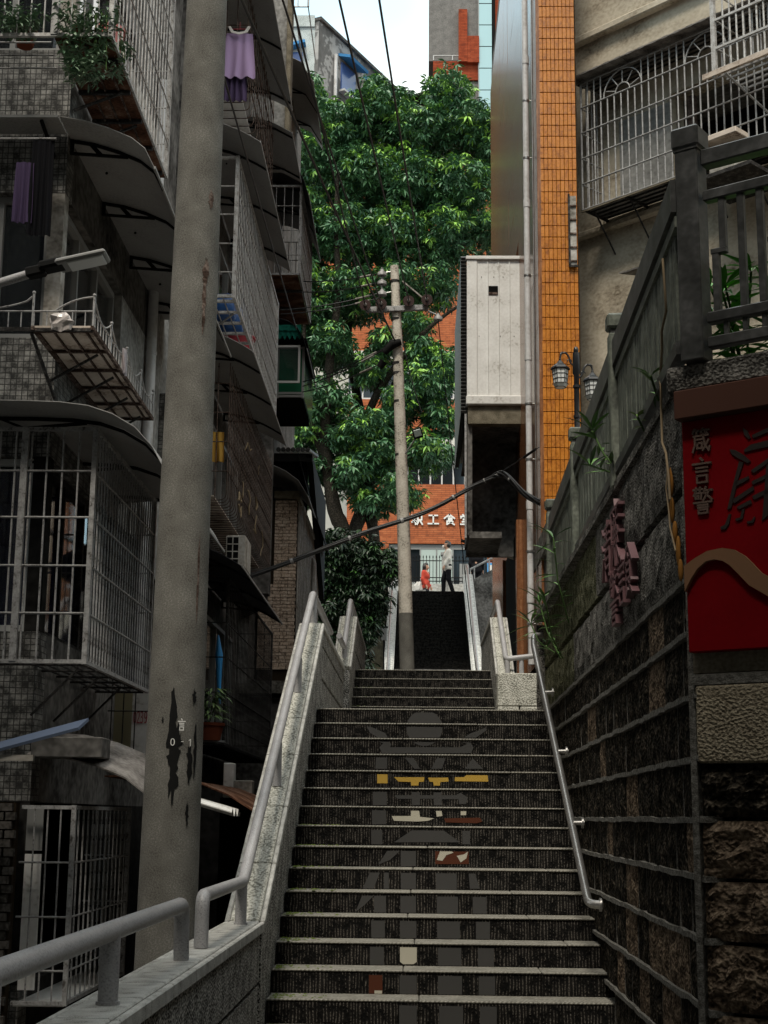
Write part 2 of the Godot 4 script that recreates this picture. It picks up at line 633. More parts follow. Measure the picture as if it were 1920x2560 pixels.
	noisy("bush_hammered", [[84, 0.09, 0.8, 0, 2], [85, 0.012, 0.2, 0, 3]], [[0.0, Color(0.06, 0.05, 0.035)], [0.4, Color(0.22, 0.185, 0.135)], [1.0, Color(0.38, 0.335, 0.25)]], 1.1, 0.9, 1.0, 512)
	noisy("plaster_tan", [[86, 0.15, 0.5, 0, 2], [87, 0.012, 0.5, 0, 3]], [[0.0, Color(0.08, 0.07, 0.05)], [1.0, Color(0.24, 0.21, 0.16)]], 1.2, 0.9, 0.25)
	noisy("paving", [[88, 0.02, 0.5, 0, 4], [89, 0.1, 0.5, 0, 3]], [[0.0, Color(0.05, 0.047, 0.04)], [1.0, Color(0.22, 0.21, 0.19)]], 0.6, 0.9, 0.3)
	noisy("earth", [[90, 0.03, 0.5, 0, 4], [91, 0.12, 0.5, 0, 3]], [[0.0, Color(0.012, 0.011, 0.008)], [1.0, Color(0.05, 0.045, 0.03)]], 0.5, 0.95, 1.0)
	noisy("bark", [[92, 0.05, 0.6, 0, 4], [93, 0.2, 0.4, 0, 2]], [[0.0, Color(0.010, 0.009, 0.007)], [0.5, Color(0.034, 0.029, 0.023)], [1.0, Color(0.085, 0.072, 0.058)]], 1.2, 0.9, 1.5)
	noisy("fence_paint", [[94, 0.02, 0.6, 0, 4], [95, 0.12, 0.4, 0, 3]], [[0.0, Color(0.028, 0.03, 0.025)], [0.4, Color(0.075, 0.085, 0.068)], [0.7, Color(0.12, 0.132, 0.108)], [1.0, Color(0.18, 0.195, 0.165)]], 0.8, 0.5, 0.03)
	noisy("fence_dark", [[96, 0.02, 0.6, 0, 4], [97, 0.1, 0.4, 0, 3]], [[0.0, Color(0.018, 0.018, 0.017)], [0.5, Color(0.046, 0.046, 0.045)], [1.0, Color(0.10, 0.10, 0.1)]], 0.8, 0.38, 0.02)
	noisy("bar_grey", [[98, 0.03, 0.6, 0, 4], [99, 0.15, 0.4, 0, 2]], [[0.0, Color(0.05, 0.042, 0.038)], [0.3, Color(0.24, 0.235, 0.232)], [1.0, Color(0.40, 0.395, 0.395)]], 1.0, 0.5)
	noisy("bar_pale", [[100, 0.03, 0.6, 0, 4], [101, 0.15, 0.4, 0, 2]], [[0.0, Color(0.12, 0.1, 0.085)], [0.35, Color(0.36, 0.345, 0.33)], [1.0, Color(0.55, 0.545, 0.54)]], 1.0, 0.42)
	noisy("bar_rusty", [[102, 0.03, 0.6, 0, 4], [103, 0.15, 0.4, 0, 2]], [[0.0, Color(0.02, 0.013, 0.01)], [0.5, Color(0.075, 0.05, 0.04)], [1.0, Color(0.25, 0.2, 0.175)]], 1.0, 0.7)
	noisy("bar_dark", [[104, 0.03, 0.6, 0, 4], [105, 0.15, 0.4, 0, 2]], [[0.0, Color(0.012, 0.011, 0.011)], [0.6, Color(0.04, 0.038, 0.037)], [1.0, Color(0.10, 0.095, 0.09)]], 1.0, 0.55)
	noisy("rail_paint", [[106, 0.3, 0.75, 0, 2], [107, 0.012, 0.25, 0, 4]], [[0.0, Color(0.12, 0.118, 0.12)], [0.35, Color(0.34, 0.335, 0.345)], [1.0, Color(0.46, 0.455, 0.465)]], 1.2, 0.4, 0.03)
	noisy("steel", [[108, 0.2, 0.6, 0, 2], [109, 0.015, 0.4, 0, 4]], [[0.0, Color(0.25, 0.24, 0.23)], [1.0, Color(0.5, 0.49, 0.48)]], 1.5, 0.34)
	M.steel.metallic = 0.85
	noisy("awning", [[110, 0.01, 0.45, 0, 4], [111, 0.15, 0.55, 0, 2]], [[0.0, Color(0.22, 0.215, 0.21)], [0.4, Color(0.29, 0.285, 0.28)], [1.0, Color(0.33, 0.327, 0.324)]], 0.7, 0.5)
	M.awning.backlight = lin(0.25, 0.25, 0.25)
	noisy("awning_dark", [[112, 0.02, 0.7, 0, 4], [113, 0.15, 0.3, 0, 2]], [[0.0, Color(0.012, 0.013, 0.017)], [1.0, Color(0.05, 0.052, 0.06)]], 0.7, 0.5)
	noisy("rusty_sheet", [[114, 0.012, 0.7, 0, 5], [115, 0.12, 0.3, 0, 3]], [[0.0, Color(0.03, 0.014, 0.009)], [0.45, Color(0.10, 0.045, 0.027)], [0.75, Color(0.16, 0.085, 0.055)], [1.0, Color(0.26, 0.19, 0.15)]], 0.8, 0.85)
	noisy("board_tan", [[116, 0.012, 0.7, 0, 4], [117, 0.12, 0.3, 0, 2]], [[0.0, Color(0.16, 0.11, 0.085)], [0.35, Color(0.48, 0.40, 0.335)], [1.0, Color(0.62, 0.54, 0.47)]], 0.8, 0.7)
	noisy("white_paint", [[118, 0.012, 0.6, 0, 5], [119, 0.1, 0.4, 0, 3]], [[0.0, Color(0.42, 0.40, 0.37)], [0.2, Color(0.62, 0.61, 0.59)], [1.0, Color(0.76, 0.755, 0.74)]], 0.6, 0.5)
	noisy("white_dirty", [[120, 0.015, 0.7, 0, 5], [121, 0.1, 0.3, 0, 3]], [[0.0, Color(0.12, 0.108, 0.092)], [0.5, Color(0.32, 0.30, 0.27)], [1.0, Color(0.48, 0.465, 0.44)]], 0.7, 0.6)
	noisy("roof_sheet", [[122, 0.012, 0.7, 0, 5], [123, 0.1, 0.3, 0, 3]], [[0.0, Color(0.06, 0.055, 0.05)], [0.5, Color(0.20, 0.185, 0.175)], [1.0, Color(0.34, 0.32, 0.305)]], 0.8, 0.7)
	noisy("pvc", [[124, 0.01, 0.7, 0, 4], [125, 0.1, 0.3, 0, 2]], [[0.0, Color(0.36, 0.345, 0.33)], [0.5, Color(0.55, 0.545, 0.55)], [1.0, Color(0.64, 0.635, 0.64)]], 0.5, 0.4)
	noisy("sign_red", [[126, 0.01, 0.7, 0, 4], [127, 0.15, 0.3, 0, 2]], [[0.0, Color(0.15, 0.002, 0.0045)], [1.0, Color(0.20, 0.003, 0.006)]], 0.9, 0.8)
	for k in 4:
		noisy("orange%d" % k, [[130 + k, 0.03, 0.5, 0, 4], [140 + k, 0.12, 0.5, 0, 2]], [[0.0, Color(0.20 + 0.03 * k, 0.062 + 0.008 * k, 0.008)], [0.5, Color(0.37 + 0.03 * k, 0.125 + 0.012 * k, 0.014)], [1.0, Color(0.50, 0.19, 0.03)]], 1.2, 0.3, 0.0, 128)
	for k in 4:
		noisy("brick%d" % k, [[150 + k, 0.04, 0.5, 0, 4], [160 + k, 0.14, 0.5, 0, 2]], [[0.0, Color(0.12, 0.09, 0.068)], [0.5, Color(0.42 + 0.04 * k, 0.33 + 0.03 * k, 0.26 + 0.022 * k)], [1.0, Color(0.62, 0.52, 0.43)]], 1.2, 0.9, 0.0, 128)
	for k in 3:
		noisy("old_brick%d" % k, [[170 + k, 0.04, 0.5, 0, 4], [180 + k, 0.14, 0.5, 0, 2]], [[0.0, Color(0.02, 0.018, 0.016)], [0.5, Color(0.055 + 0.018 * k, 0.05 + 0.016 * k, 0.045 + 0.014 * k)], [1.0, Color(0.14, 0.125, 0.115)]], 1.2, 0.9, 0.0, 128)
	# flat colours
	tinted("mosaic_white", "white_dirty", lin(1.0, 1.0, 1.0))
	tinted("render_shaded", "render_dark", lin(0.22, 0.22, 0.22))  # render tinted down; the shade behind and below the cages is in the colour
	tinted("roof_sheet_dark", "roof_sheet", lin(0.3, 0.3, 0.3))
	plain("render_white", lin(0.55, 0.53, 0.48), 0.9)
	plain("sheet_blue", lin(0.09, 0.115, 0.17), 0.6)
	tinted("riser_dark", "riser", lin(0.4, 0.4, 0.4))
	plain("panel_yellow", lin(0.30, 0.27, 0.17), 0.7)
	plain("moss", lin(0.10, 0.13, 0.03), 0.95)
	plain("black", lin(0.012, 0.012, 0.012), 0.6)
	plain("void", lin(0.006, 0.006, 0.006), 0.95)  # near black; darkness of openings and recesses put into the colour
	plain("cable", lin(0.012, 0.012, 0.013), 0.45)
	plain("joint_dark", lin(0.03, 0.022, 0.015), 0.95)
	plain("paint_grey", lin(0.055, 0.054, 0.053), 0.6)
	plain("paint_yellow", lin(0.42, 0.27, 0.055), 0.65)
	plain("paint_white", lin(0.42, 0.40, 0.33), 0.7)
	plain("paint_brown", lin(0.075, 0.026, 0.015), 0.7)
	plain("sign_tan", lin(0.21, 0.115, 0.066), 0.6)
	plain("sign_dark", lin(0.018, 0.010, 0.008), 0.5)
	plain("sign_char", lin(0.11, 0.07, 0.055), 0.45)
	plain("lintel", lin(0.08, 0.038, 0.028), 0.55)
	plain("letter_mauve", lin(0.13, 0.062, 0.07), 0.5)
	plain("letter_white", lin(0.7, 0.69, 0.66), 0.5)
	plain("lamp_black", lin(0.012, 0.013, 0.016), 0.35)
	plain("blue_paint", lin(0.06, 0.22, 0.46), 0.6)
	plain("blue_glass", lin(0.07, 0.12, 0.30), 0.15)
	plain("frame_white", lin(0.5, 0.5, 0.49), 0.45)
	plain("frame_grey", lin(0.22, 0.22, 0.215), 0.5)
	plain("glass_dark", lin(0.012, 0.014, 0.017), 0.08)
	plain("glass_green", lin(0.015, 0.12, 0.06), 0.12)
	plain("glass_sky", lin(0.34, 0.52, 0.56), 0.12)
	plain("glass_pale", lin(0.40, 0.47, 0.44), 0.25)
	plain("curtain_blue", lin(0.014, 0.014, 0.075), 0.8)
	plain("curtain_pale", lin(0.36, 0.38, 0.42), 0.8)
	plain("green_cloth", lin(0.012, 0.12, 0.09), 0.8)
	plain("cloth_lilac", lin(0.36, 0.26, 0.43), 0.85)
	plain("cloth_purple", lin(0.07, 0.05, 0.10), 0.85)
	plain("cloth_white", lin(0.62, 0.6, 0.57), 0.85)
	plain("cloth_grey", lin(0.4, 0.36, 0.38), 0.9)
	plain("cloth_navy", lin(0.025, 0.025, 0.045), 0.9)
	plain("cloth_yellow", lin(0.40, 0.23, 0.05), 0.85)
	plain("plastic_blue", lin(0.02, 0.09, 0.28), 0.4)
	plain("plastic_red", lin(0.32, 0.03, 0.045), 0.45)
	plain("plastic_pink", lin(0.45, 0.14, 0.13), 0.5)
	plain("plastic_sky", lin(0.04, 0.30, 0.68), 0.4)
	plain("terracotta", lin(0.16, 0.045, 0.025), 0.8)
	plain("bag_film", lin(0.5, 0.45, 0.43), 0.25)
	plain("porcelain", lin(0.035, 0.017, 0.014), 0.15)
	plain("banner_blue", lin(0.02, 0.06, 0.33), 0.6)
	plain("board_blue", lin(0.07, 0.27, 0.55), 0.5)
	plain("skin", lin(0.42, 0.25, 0.18), 0.6)
	plain("hair", lin(0.012, 0.010, 0.009), 0.5)
	plain("shirt_white", lin(0.58, 0.55, 0.50), 0.85)
	plain("shirt_red", lin(0.52, 0.075, 0.05), 0.85)
	plain("jacket_black", lin(0.010, 0.010, 0.012), 0.85)
	plain("trousers_black", lin(0.012, 0.012, 0.014), 0.85)
	plain("trousers_grey", lin(0.05, 0.05, 0.055), 0.85)
	plain("shoe_pale", lin(0.35, 0.34, 0.33), 0.7)
	plain("root_tan", lin(0.26, 0.20, 0.13), 0.9)
	plain("resin", lin(0.26, 0.12, 0.03), 0.8)
	# a pane of glass one sees through
	m = plain("pane", Color(0.16, 0.18, 0.2, 0.2), 0.04)
	m.transparency = BaseMaterial3D.TRANSPARENCY_ALPHA
	m = plain("lamp_glass", lin(0.62, 0.63, 0.62), 0.3)
	m.backlight = lin(0.4, 0.4, 0.4)
	# leaves
	m = plain("leaf", Color.WHITE, 0.42)
	m.vertex_color_use_as_albedo = true
	m.backlight = Color(0.5, 0.5, 0.5)
	m.cull_mode = BaseMaterial3D.CULL_DISABLED
	plain("stem_green", lin(0.05, 0.09, 0.03), 0.7)
const MURAL := [
	[14, "g", [-0.094, 0.018, -0.088, 0.025, -0.078, 0.049, -0.065, 0.072, -0.048, 0.092, -0.028, 0.109, -0.006, 0.118, 0.145, 0.118, 0.167, 0.11, 0.187, 0.094, 0.204, 0.074, 0.218, 0.052, 0.228, 0.028, 0.234, 0.021]],
	[13, "g", [0.231, 0.11, 0.229, 0.085, 0.223, 0.06, 0.214, 0.037, 0.2, 0.024, -0.062, 0.021, -0.075, 0.034, -0.085, 0.057, -0.092, 0.082, -0.094, 0.107, -0.092, 0.118, 0.229, 0.118]],
	[12, "g", [0.18, 0.118, 0.161, 0.115, 0.14, 0.102, 0.117, 0.092, 0.093, 0.086, 0.043, 0.085, 0.019, 0.091, -0.004, 0.1, -0.025, 0.113, -0.044, 0.118]],
	[13, "g", [0.426, 0.026, 0.48, 0.062, 0.624, 0.117, 0.628, 0.092, 0.555, 0.041, 0.534, 0.027]],
	[13, "g", [-0.452, 0.118, -0.405, 0.111, -0.288, 0.062, -0.259, 0.02, -0.349, 0.019, -0.422, 0.061]],
	[12, "g", [0.416, 0.118, 0.522, 0.118, 0.473, 0.118, 0.501, 0.077, 0.48, 0.025, -0.305, 0.018, -0.33, 0.07, -0.295, 0.105, -0.342, 0.118, -0.246, 0.118, -0.225, 0.098, -0.235, 0.07, 0.381, 0.076, 0.445, 0.105]],
	[11, "g", [-0.102, 0.118, -0.026, 0.118, 0.03, 0.026, -0.018, 0.025]],
	[11, "g", [0.126, 0.027, 0.173, 0.118, 0.249, 0.118, 0.218, 0.028]],
	[11, "g", [0.414, 0.03, 0.483, 0.118, 0.572, 0.031]],
	[11, "g", [-0.349, 0.118, -0.253, 0.118, -0.252, 0.023, -0.355, 0.022]],
	[10, "y", [-0.33, 0.118, -0.243, 0.118, -0.242, 0.044, -0.329, 0.043]],
	[10, "y", [-0.188, 0.095, 0.066, 0.097, 0.063, 0.061, 0.02, 0.057, 0.016, 0.028, -0.044, 0.027, -0.047, 0.057, -0.151, 0.059]],
	[10, "y", [0.096, 0.094, 0.267, 0.096, 0.267, 0.063, 0.2, 0.059, 0.197, 0.029, 0.144, 0.029, 0.14, 0.058, 0.11, 0.061]],
	[10, "y", [0.321, 0.1, 0.398, 0.101, 0.418, 0.118, 0.595, 0.118, 0.601, 0.066, 0.321, 0.067]],
	[10, "g", [-0.038, 0.118, 0.029, 0.118, -0.004, 0.113]],
	[10, "g", [0.13, 0.118, 0.19, 0.118, 0.16, 0.115]],
	[9, "g", [-0.039, 0.118, 0.029, 0.118, 0.03, 0.014, -0.038, 0.014]],
	[9, "g", [0.143, 0.118, 0.205, 0.118, 0.206, 0.016, 0.144, 0.015]],
	[9, "g", [-0.173, 0.092, -0.039, 0.094, -0.039, 0.065, -0.16, 0.064]],
	[9, "g", [0.029, 0.094, 0.144, 0.096, 0.144, 0.067, 0.03, 0.066]],
	[9, "g", [0.206, 0.096, 0.323, 0.097, 0.359, 0.118, 0.421, 0.079, 0.404, 0.028, 0.349, 0.027, 0.343, 0.066, 0.206, 0.064]],
	[9, "g", [-0.357, 0.118, -0.242, 0.118, -0.241, 0.012, -0.355, 0.01]],
	[8, "w", [-0.196, 0.075, -0.043, 0.077, -0.041, 0.118, 0.023, 0.118, 0.03, 0.071, 0.141, 0.06, 0.093, 0.041, 0.014, 0.034, -0.176, 0.038]],
	[8, "w", [0.156, 0.118, 0.201, 0.118, 0.207, 0.08, 0.163, 0.073]],
	[8, "w", [0.353, 0.118, 0.398, 0.118, 0.395, 0.088, 0.353, 0.087]],
	[8, "b", [0.22, 0.061, 0.506, 0.07, 0.524, 0.039, 0.48, 0.026, 0.233, 0.03]],
	[8, "g", [-0.353, 0.118, -0.241, 0.118, -0.24, 0.01, -0.351, 0.008]],
	[7, "g", [-0.171, 0.026, -0.033, 0.118, 0.215, 0.118, 0.338, 0.031]],
	[7, "g", [0.357, 0.118, 0.416, 0.118, 0.416, 0.017, 0.357, 0.016]],
	[7, "g", [-0.348, 0.118, -0.262, 0.118, -0.26, 0.009, -0.346, 0.009]],
	[6, "g", [-0.217, 0.118, -0.121, 0.118, -0.195, 0.051, -0.285, 0.015]],
	[6, "g", [-0.115, 0.118, -0.001, 0.118, 0, 0.006, -0.114, 0.005]],
	[6, "b", [0.144, 0.118, 0.396, 0.118, 0.396, 0.027, 0.144, 0.024]],
	[6, "w", [0.156, 0.055, 0.18, 0.118, 0.27, 0.118, 0.282, 0.109, 0.228, 0.091, 0.198, 0.049]],
	[6, "w", [0.306, 0.086, 0.36, 0.098, 0.39, 0.118, 0.378, 0.069, 0.336, 0.039]],
	[5, "g", [-0.233, 0.118, -0.198, 0.118, -0.197, 0.004, -0.232, 0.004]],
	[5, "g", [-0.111, 0.118, 0, 0.118, 0.001, 0.004, -0.109, 0.004]],
	[5, "g", [0.146, 0.118, 0.298, 0.118, 0.298, 0.004, 0.147, 0.004]],
	[5, "g", [0.385, 0.118, 0.432, 0.118, 0.467, 0.012, 0.394, 0.011]],
	[5, "g", [-0.336, 0.118, -0.263, 0.118, -0.308, 0.004, -0.389, 0.004]],
	[4, "g", [-0.109, 0.118, 0.001, 0.118, 0.002, 0.004, -0.108, 0.004]],
	[4, "g", [0.149, 0.118, 0.299, 0.118, 0.299, 0.004, 0.149, 0.004]],
	[4, "g", [0.403, 0.118, 0.502, 0.118, 0.502, 0.004, 0.403, 0.004]],
	[4, "g", [-0.381, 0.118, -0.299, 0.118, -0.36, 0.056, -0.427, 0.004]],
	[4, "g", [-0.296, 0.118, -0.211, 0.118, -0.21, 0.004, -0.294, 0.004]],
	[3, "g", [-0.108, 0.118, 0.005, 0.118, 0.006, 0.004, -0.106, 0.004]],
	[3, "g", [0.148, 0.118, 0.304, 0.118, 0.304, 0.004, 0.148, 0.004]],
	[3, "g", [0.414, 0.118, 0.51, 0.118, 0.509, 0.004, 0.414, 0.004]],
	[3, "g", [-0.306, 0.118, -0.212, 0.118, -0.21, 0.004, -0.303, 0.004]],
	[2, "g", [0.149, 0.118, 0.304, 0.118, 0.304, 0.004, 0.15, 0.004]],
	[2, "g", [0.415, 0.118, 0.521, 0.118, 0.521, 0.004, 0.415, 0.004]],
	[2, "g", [-0.303, 0.118, -0.21, 0.118, -0.208, 0.004, -0.301, 0.004]],
	[1, "g", [0.146, 0.118, 0.3, 0.118, 0.3, 0.004, 0.146, 0.004]],
	[1, "g", [0.408, 0.118, 0.513, 0.118, 0.512, 0.004, 0.407, 0.004]],
	[0, "g", [-0.099, 0.118, 0.01, 0.118, 0.011, 0.004, -0.098, 0.004]],
	[0, "g", [0.149, 0.118, 0.298, 0.118, 0.298, 0.004, 0.15, 0.004]],
	[0, "g", [0.403, 0.118, 0.507, 0.118, 0.506, 0.004, 0.402, 0.004]],
	[2, "w", [-0.103, 0.118, 0.009, 0.118, 0.009, 0.026, -0.012, 0.011, -0.081, 0.01, -0.102, 0.025]],
	[1, "b", [-0.299, 0.118, -0.212, 0.118, -0.21, 0.004, -0.298, 0.004]],
	[1, "w", [-0.262, 0.023, -0.213, 0.023, -0.213, 0.004, -0.262, 0.004]],
	[1, "g", [-0.101, 0.118, 0.009, 0.118, 0.01, 0.004, -0.1, 0.004]],
]

# ------------------------------------------------------------------ ground, stairs, parapets
func side_prism(poly: Array, x0: float, x1: float) -> Mesh:
	# outline given as (d, y), swept from x0 to x1
	var m := prism(flat_list(poly), x1 - x0)
	return m

func side_xf(x0: float) -> Transform3D:
	# local x -> away (-z), local y -> up, local z -> +x
	return Transform3D(Basis(Vector3(0, 0, -1), Vector3(0, 1, 0), Vector3(1, 0, 0)), Vector3(x0, 0, 0))

func flight(parent: Node3D, n: int, y0: float, d0: float, rise: float, run: float, xl: float, xr: float, fine: bool, mural := false) -> void:
	for k in range(1, n + 1):
		var y := y0 + rise * k
		var d := d0 + run * (k - 1)
		var step := Node3D.new()
		step.name = "step"
		parent.add_child(step, true)
		step.position = V((xl + xr) / 2, y - rise, d) - parent.position
		var cuts := [xl]
		var joint := xl
		while fine and joint < xr - 1.3:
			joint += rng.randf_range(0.7, 1.1)
			cuts.append(joint)
		cuts.append(xr)
		for i in cuts.size() - 1:
			var w: float = cuts[i + 1] - cuts[i]
			var c: float = (cuts[i + 1] + cuts[i]) / 2
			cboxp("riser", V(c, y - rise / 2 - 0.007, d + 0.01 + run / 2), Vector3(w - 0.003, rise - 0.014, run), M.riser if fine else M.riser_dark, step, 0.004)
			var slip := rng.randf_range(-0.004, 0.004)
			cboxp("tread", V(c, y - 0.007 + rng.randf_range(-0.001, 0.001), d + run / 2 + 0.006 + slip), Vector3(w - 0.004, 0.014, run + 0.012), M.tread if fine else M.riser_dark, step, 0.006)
		if fine and k <= 11:
			# moss along the left end of the tread and in the foot of the step
			var st := st_flat()
			for q in 46:
				var t := rng.randf()
				var px := xl + 0.02 + 0.34 * t * t * t + rng.randf() * 0.03
				var pd := d + rng.randf_range(0.0, run * 0.95)
				var s := rng.randf_range(0.005, 0.017)
				var h := rng.randf_range(0.002, 0.007)
				var c := V(px, y + 0.0015, pd)
				var ang := rng.randf() * TAU
				var p := []
				for j in 5:
					p.append(c + Vector3(cos(ang + j * TAU / 5) * s, 0, sin(ang + j * TAU / 5) * s * 0.8))
				for j in 5:
					tri(st, p[(j + 1) % 5], p[j], c + Vector3(0, h, 0))
			obj("moss", done(st), M.moss, step).set_meta("kind", "stuff")
		if mural:
			for e in MURAL:
				if e[0] + 4 == k:
					var mt: Material = M[{"g": "paint_grey", "y": "paint_yellow", "w": "paint_white", "b": "paint_brown"}[e[1]]]
					var lift := 0.003 if e[1] != "w" else 0.0045
					obj("painted_patch", prism(flat_list(e[2]), lift), mt, step, Transform3D(Basis.IDENTITY, V(0, y - rise, d + 0.0105)))

func cap_run(parent: Node3D, x: float, w: float, a: Vector2, b: Vector2, lengths: Array, thick := 0.055, plain_top := false) -> void:
	# cap stones laid from a=(d, y) to b=(d, y) of their upper face
	var dir := (b - a).normalized()
	var up := Vector2(-dir.y, dir.x)
	var total := a.distance_to(b)
	var s := 0.0
	var i := 0
	var away := Vector3(0, dir.y, -dir.x)
	var normal := Vector3(0, up.y, -up.x)
	var bs := Basis(Vector3.RIGHT, normal, Vector3.RIGHT.cross(normal))
	while s < total - 0.05:
		var l: float = minf(lengths[i % lengths.size()], total - s)
		if total - s - l < 0.2:
			l = total - s
		var c2 := a + dir * (s + l / 2) - up * thick / 2
		var c := V(x, c2.y, c2.x)
		var stone := cboxp("cap_stone", c, Vector3(w - 0.07, thick, l - 0.012), M.cap_smooth if plain_top else M.cap, parent, 0.006, bs)
		for e in [-1, 1]:
			cboxp("edge_strip", c + Vector3(e * (w / 2 - 0.017), -0.004, 0), Vector3(0.03, thick, l - 0.008), M.cap_smooth, stone, 0.006, bs)
		s += l
		i += 1

func pipe_rail(parent: Node3D, pts: Array, posts: Array, r: float, m: Material, bend := 0.09) -> void:
	obj("rail_pipe", tube(rounded(pts, bend, 6), r, 14), m, parent)
	for p in posts:
		obj("post", tube([p[0], p[1]], r * 0.98, 14, false), m, parent)
		obj("post_foot", tube([p[0], p[0] + Vector3(0, 0.012, 0)], r * 1.18, 14), m, parent)

func build_ground() -> void:
	boxp("ground", V(0, -0.25, 60), Vector3(400, 0.5, 400), M.paving).set_meta("kind", "structure")
	var lower := setting("lower_stairs", V(0.13, 0, 8.74))
	flight(lower, 18, 0.0, 9.629 - 0.2965 * 3, 0.15, 0.2965, -0.93, 1.32, true, true)
	var l1 := setting("lower_landing", V(0.3, 2.7, 16.4))
	for k in 6:
		for j in 3:
			cboxp("paving_slab", V(-0.93 + 0.85 * (j + 0.5), 2.67, 13.79 + 0.2965 + 0.83 * (k + 0.5)), Vector3(0.845, 0.06, 0.825), M.tread, l1, 0.006)
	boxp("fill", V(0.35, 1.33, 16.7), Vector3(2.6, 2.62, 5.2), M.render_dark, l1)
	var middle := setting("middle_stairs", V(0.08, 2.7, 19.0))
	flight(middle, 7, 2.7, 19.0, 0.15, 0.3, -0.87, 1.03, true)
	var l2 := setting("upper_landing", V(0, 3.75, 29))
	boxp("paving", V(0.25, 3.65, 21.85), Vector3(2.6, 0.19, 1.5), M.paving, l2)
	boxp("paving", V(-3.4, 3.648, 30.1), Vector3(10.0, 0.19, 15.0), M.paving, l2)
	boxp("fill", V(0.25, 1.7, 21.9), Vector3(2.5, 3.6, 1.4), M.render_dark, l2)
	boxp("fill", V(-3.4, 1.7, 30.2), Vector3(9.9, 3.6, 14.8), M.render_dark, l2)
	var upper := setting("upper_stairs", V(0.42, 3.75, 37.8))
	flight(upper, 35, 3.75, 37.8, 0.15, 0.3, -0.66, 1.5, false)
	boxp("stair_fill", V(0.42, 4.8, 44.5), Vector3(2.1, 2.0, 6.0), M.render_dark, upper)
	# the street at the top and the bank below it
	boxp("upper_street", V(0, 8.44, 99.8), Vector3(160, 0.5, 100), M.paving).set_meta("kind", "structure")
	var st := new_st()
	var nz := FastNoiseLite.new()
	nz.seed = 9
	nz.frequency = 0.5
	var g := []
	for j in 13:
		var row := []
		for i in 15:
			var x := lerpf(-9.0, -0.95, i / 14.0)
			var d := lerpf(37.7, 48.3, j / 12.0)
			var y := 3.7 + 5.25 * smoothstep(0.0, 0.75, j / 12.0)
			row.append(V(x, y + nz.get_noise_2d(x, d) * 0.4 * sin(PI * j / 12.0), d))
		g.append(row)
	for j in 12:
		for i in 14:
			quad(st, g[j][i], g[j][i + 1], g[j + 1][i + 1], g[j + 1][i])
	obj("earth_bank", done(st, true), M.earth).set_meta("kind", "structure")
	boxp("bank_retaining_wall", V(8.2, 4.5, 48.2), Vector3(13.0, 9.0, 0.6), M.render_dark).set_meta("kind", "structure")

